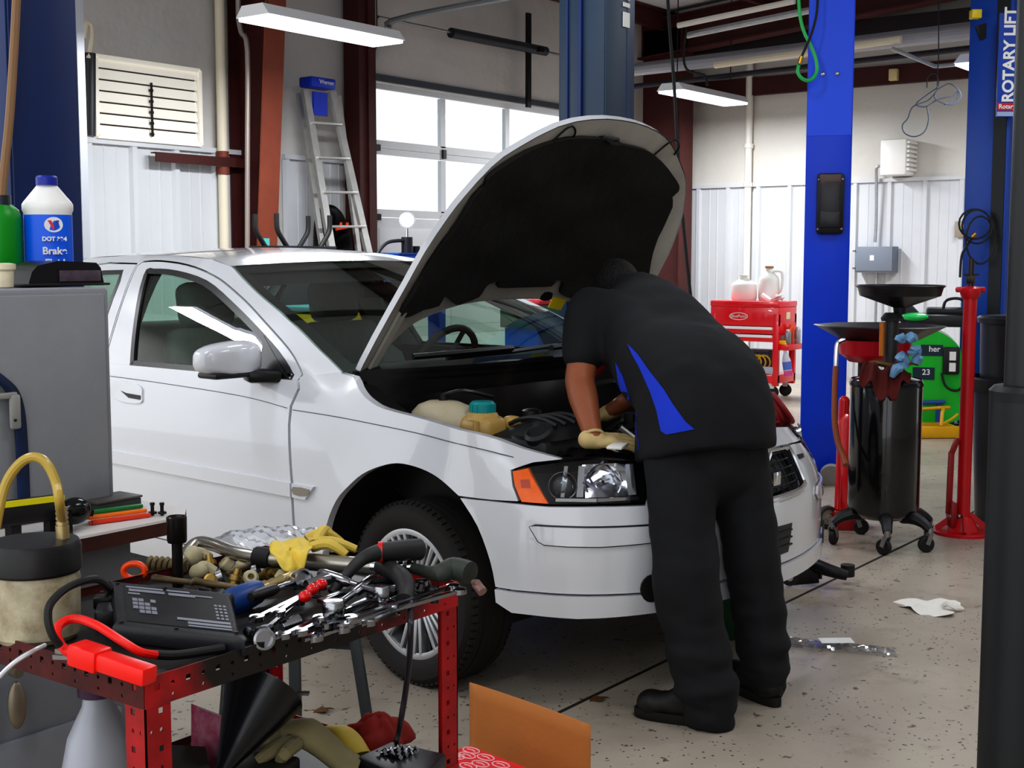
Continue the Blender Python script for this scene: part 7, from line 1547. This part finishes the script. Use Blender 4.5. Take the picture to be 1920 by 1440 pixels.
for i, (p0, p1, lb) in enumerate((((640, 1172), (862, 1108), 'long straight wrench lying right along the front rail of the cart'), ((655, 1160), (850, 1100), 'long chrome wrench just behind the rail-side one'), ((600, 1160), (790, 1092), 'long chrome wrench crossing under the fat black hose'), ((480, 1160), (600, 1100), 'chrome wrench leading from the big front socket to the red handles'), ((520, 1150), (610, 1090), 'chrome wrench beside the blue air tool fitting'))):
    wrench(T(*p0, .016+.004*i), T(*p1, .02+.003*i), .0115, lb)
random.seed(33)
BRS = mat('brass_bits', '#9c8046', .35, .8, noise=(40, .4))
spots = [(395, 1062), (425, 1058), (412, 1082), (440, 1090), (455, 1062), (480, 1070), (500, 1078), (530, 1082), (545, 1068), (395, 1090), (470, 1085), (520, 1066)]
kinds = ('brass hose fitting', 'cream plastic bushing', 'grey steel collar')
for i, (px, py) in enumerate(spots):
    q = T(px, py, .008); k = i % 3; d_ = Vector((random.uniform(-1, 1), random.uniform(-1, 1), random.uniform(0, .6))).normalized(); m = MB()
    if k == 0: m.lathe([(.006, -.016), (.009, -.012), (.009, .0), (.012, .001), (.012, .010), (.007, .011), (.007, .022)], q, d_, 12)
    elif k == 1: m.lathe([(.009, -.01), (.013, -.008), (.014, .006), (.010, .010), (.006, .010), (.006, -.006)], q, d_, 16)
    else: m.lathe([(.010, -.006), (.0125, -.005), (.0125, .005), (.010, .006)], q, d_, 18, cap0=False, cap1=False)
    single(m, ('hose_fitting', 'bushing', 'collar')[k], (BRS, CRM, STEEL)[k], 'small %s among the loose parts behind the booster pack' % kinds[k], 'fitting', 'loose %ss on the cart' % kinds[k])
# ================================================================== light
sc = bpy.context.scene
w = bpy.data.worlds.new('sky'); sc.world = w; w.use_nodes = True
bg = w.node_tree.nodes['Background']; bg.inputs[0].default_value = (.94, .97, 1, 1); bg.inputs[1].default_value = 3.0
sc.view_settings.view_transform = 'Standard'; sc.view_settings.look = 'Medium High Contrast'
sc.view_settings.exposure = -0.95
sc.cycles.max_bounces = 8; sc.cycles.transparent_max_bounces = 16; sc.cycles.sample_clamp_indirect = 6
sc.cycles.caustics_reflective = False; sc.cycles.caustics_refractive = False
sc.cycles.use_denoising = True
# fluorescent fixtures
FIXW = mat('fixture_white', '#eef0f2', .4); TUBE = mat('tube_lit', '#f3f6ff', .3, emit=14.); DIFF = mat('diffuser_lit', '#eef2ff', .3, emit=7.)
def fixture(loc, rz, L, label, power, hang=True):
    t = thing('fluorescent_light', label, 'light', loc, rz, 'fluorescent shop lights')
    m = MB(); pr = [(-.16, 0), (.16, 0), (.10, .075), (-.10, .075)]
    m.prism(pr, lambda u, v, w: (w, u, v), (-L/2, L/2)); m.build('housing', FIXW, t)
    m = MB(); m.box((0, 0, -.012), (L-.03, .30, .022), bev=.006); m.build('diffuser', DIFF, t)
    for sx in (-1, 1): m = MB(); m.cyl((sx*L*.4, 0, .075), (sx*L*.4, 0, ceil_z(loc[1])-loc[2]+.02), .006, n=6); m.build('hanger', DARKMETAL, t)
    ld = bpy.data.lights.new('lamp', 'AREA'); ld.shape = 'RECTANGLE'; ld.size = L; ld.size_y = .28; ld.energy = power*.42; ld.color = (.93, .96, 1)
    lo = bpy.data.objects.new('lamp', ld); COL.objects.link(lo); lo.parent = t; lo.location = (0, 0, -.03)
    return t
a = on_z(500, 33, 3.0); b = on_z(745, 72, 3.0)
fixture(((a.x+b.x)/2, (a.y+b.y)/2+.1, 3.0), 0, 1.35, 'lit fluorescent fixture in front of the red column, above the ladder', 420)
a = on_z(1245, 172, 3.15); b = on_z(1392, 192, 3.15)
fixture(((a.x+b.x)/2, (a.y+b.y)/2, 3.15), 0, 1.5, 'lit fluorescent fixture left of the white far-wall pipe, behind the hood', 560)
a = on_z(1812, 122, 3.1); fixture((a.x+.28, a.y-.1, 3.1), 0, .9, 'lit fluorescent fixture half hidden by the sign-bearing lift post', 160)
a = on_z(1893, 150, 3.05); fixture((a.x+.55, a.y, 3.05), 0, 1.0, 'lit fluorescent fixture glowing past the right edge of the lift sign', 120)
fixture((1.62, 7.6, 3.15), 0, 1.35, 'lit fluorescent fixture mirrored in the front door glass', 380)
for x, y in ((1.2, 4.4), (4.6, 3.3), (9.3, 2.4), (3.0, .2), (6.6, .3), (10.2, .2), (-.5, 1.0)):
    fixture((x, y, 3.9), 0, 1.35, 'lit fluorescent shop light hung high over the bays', 115)
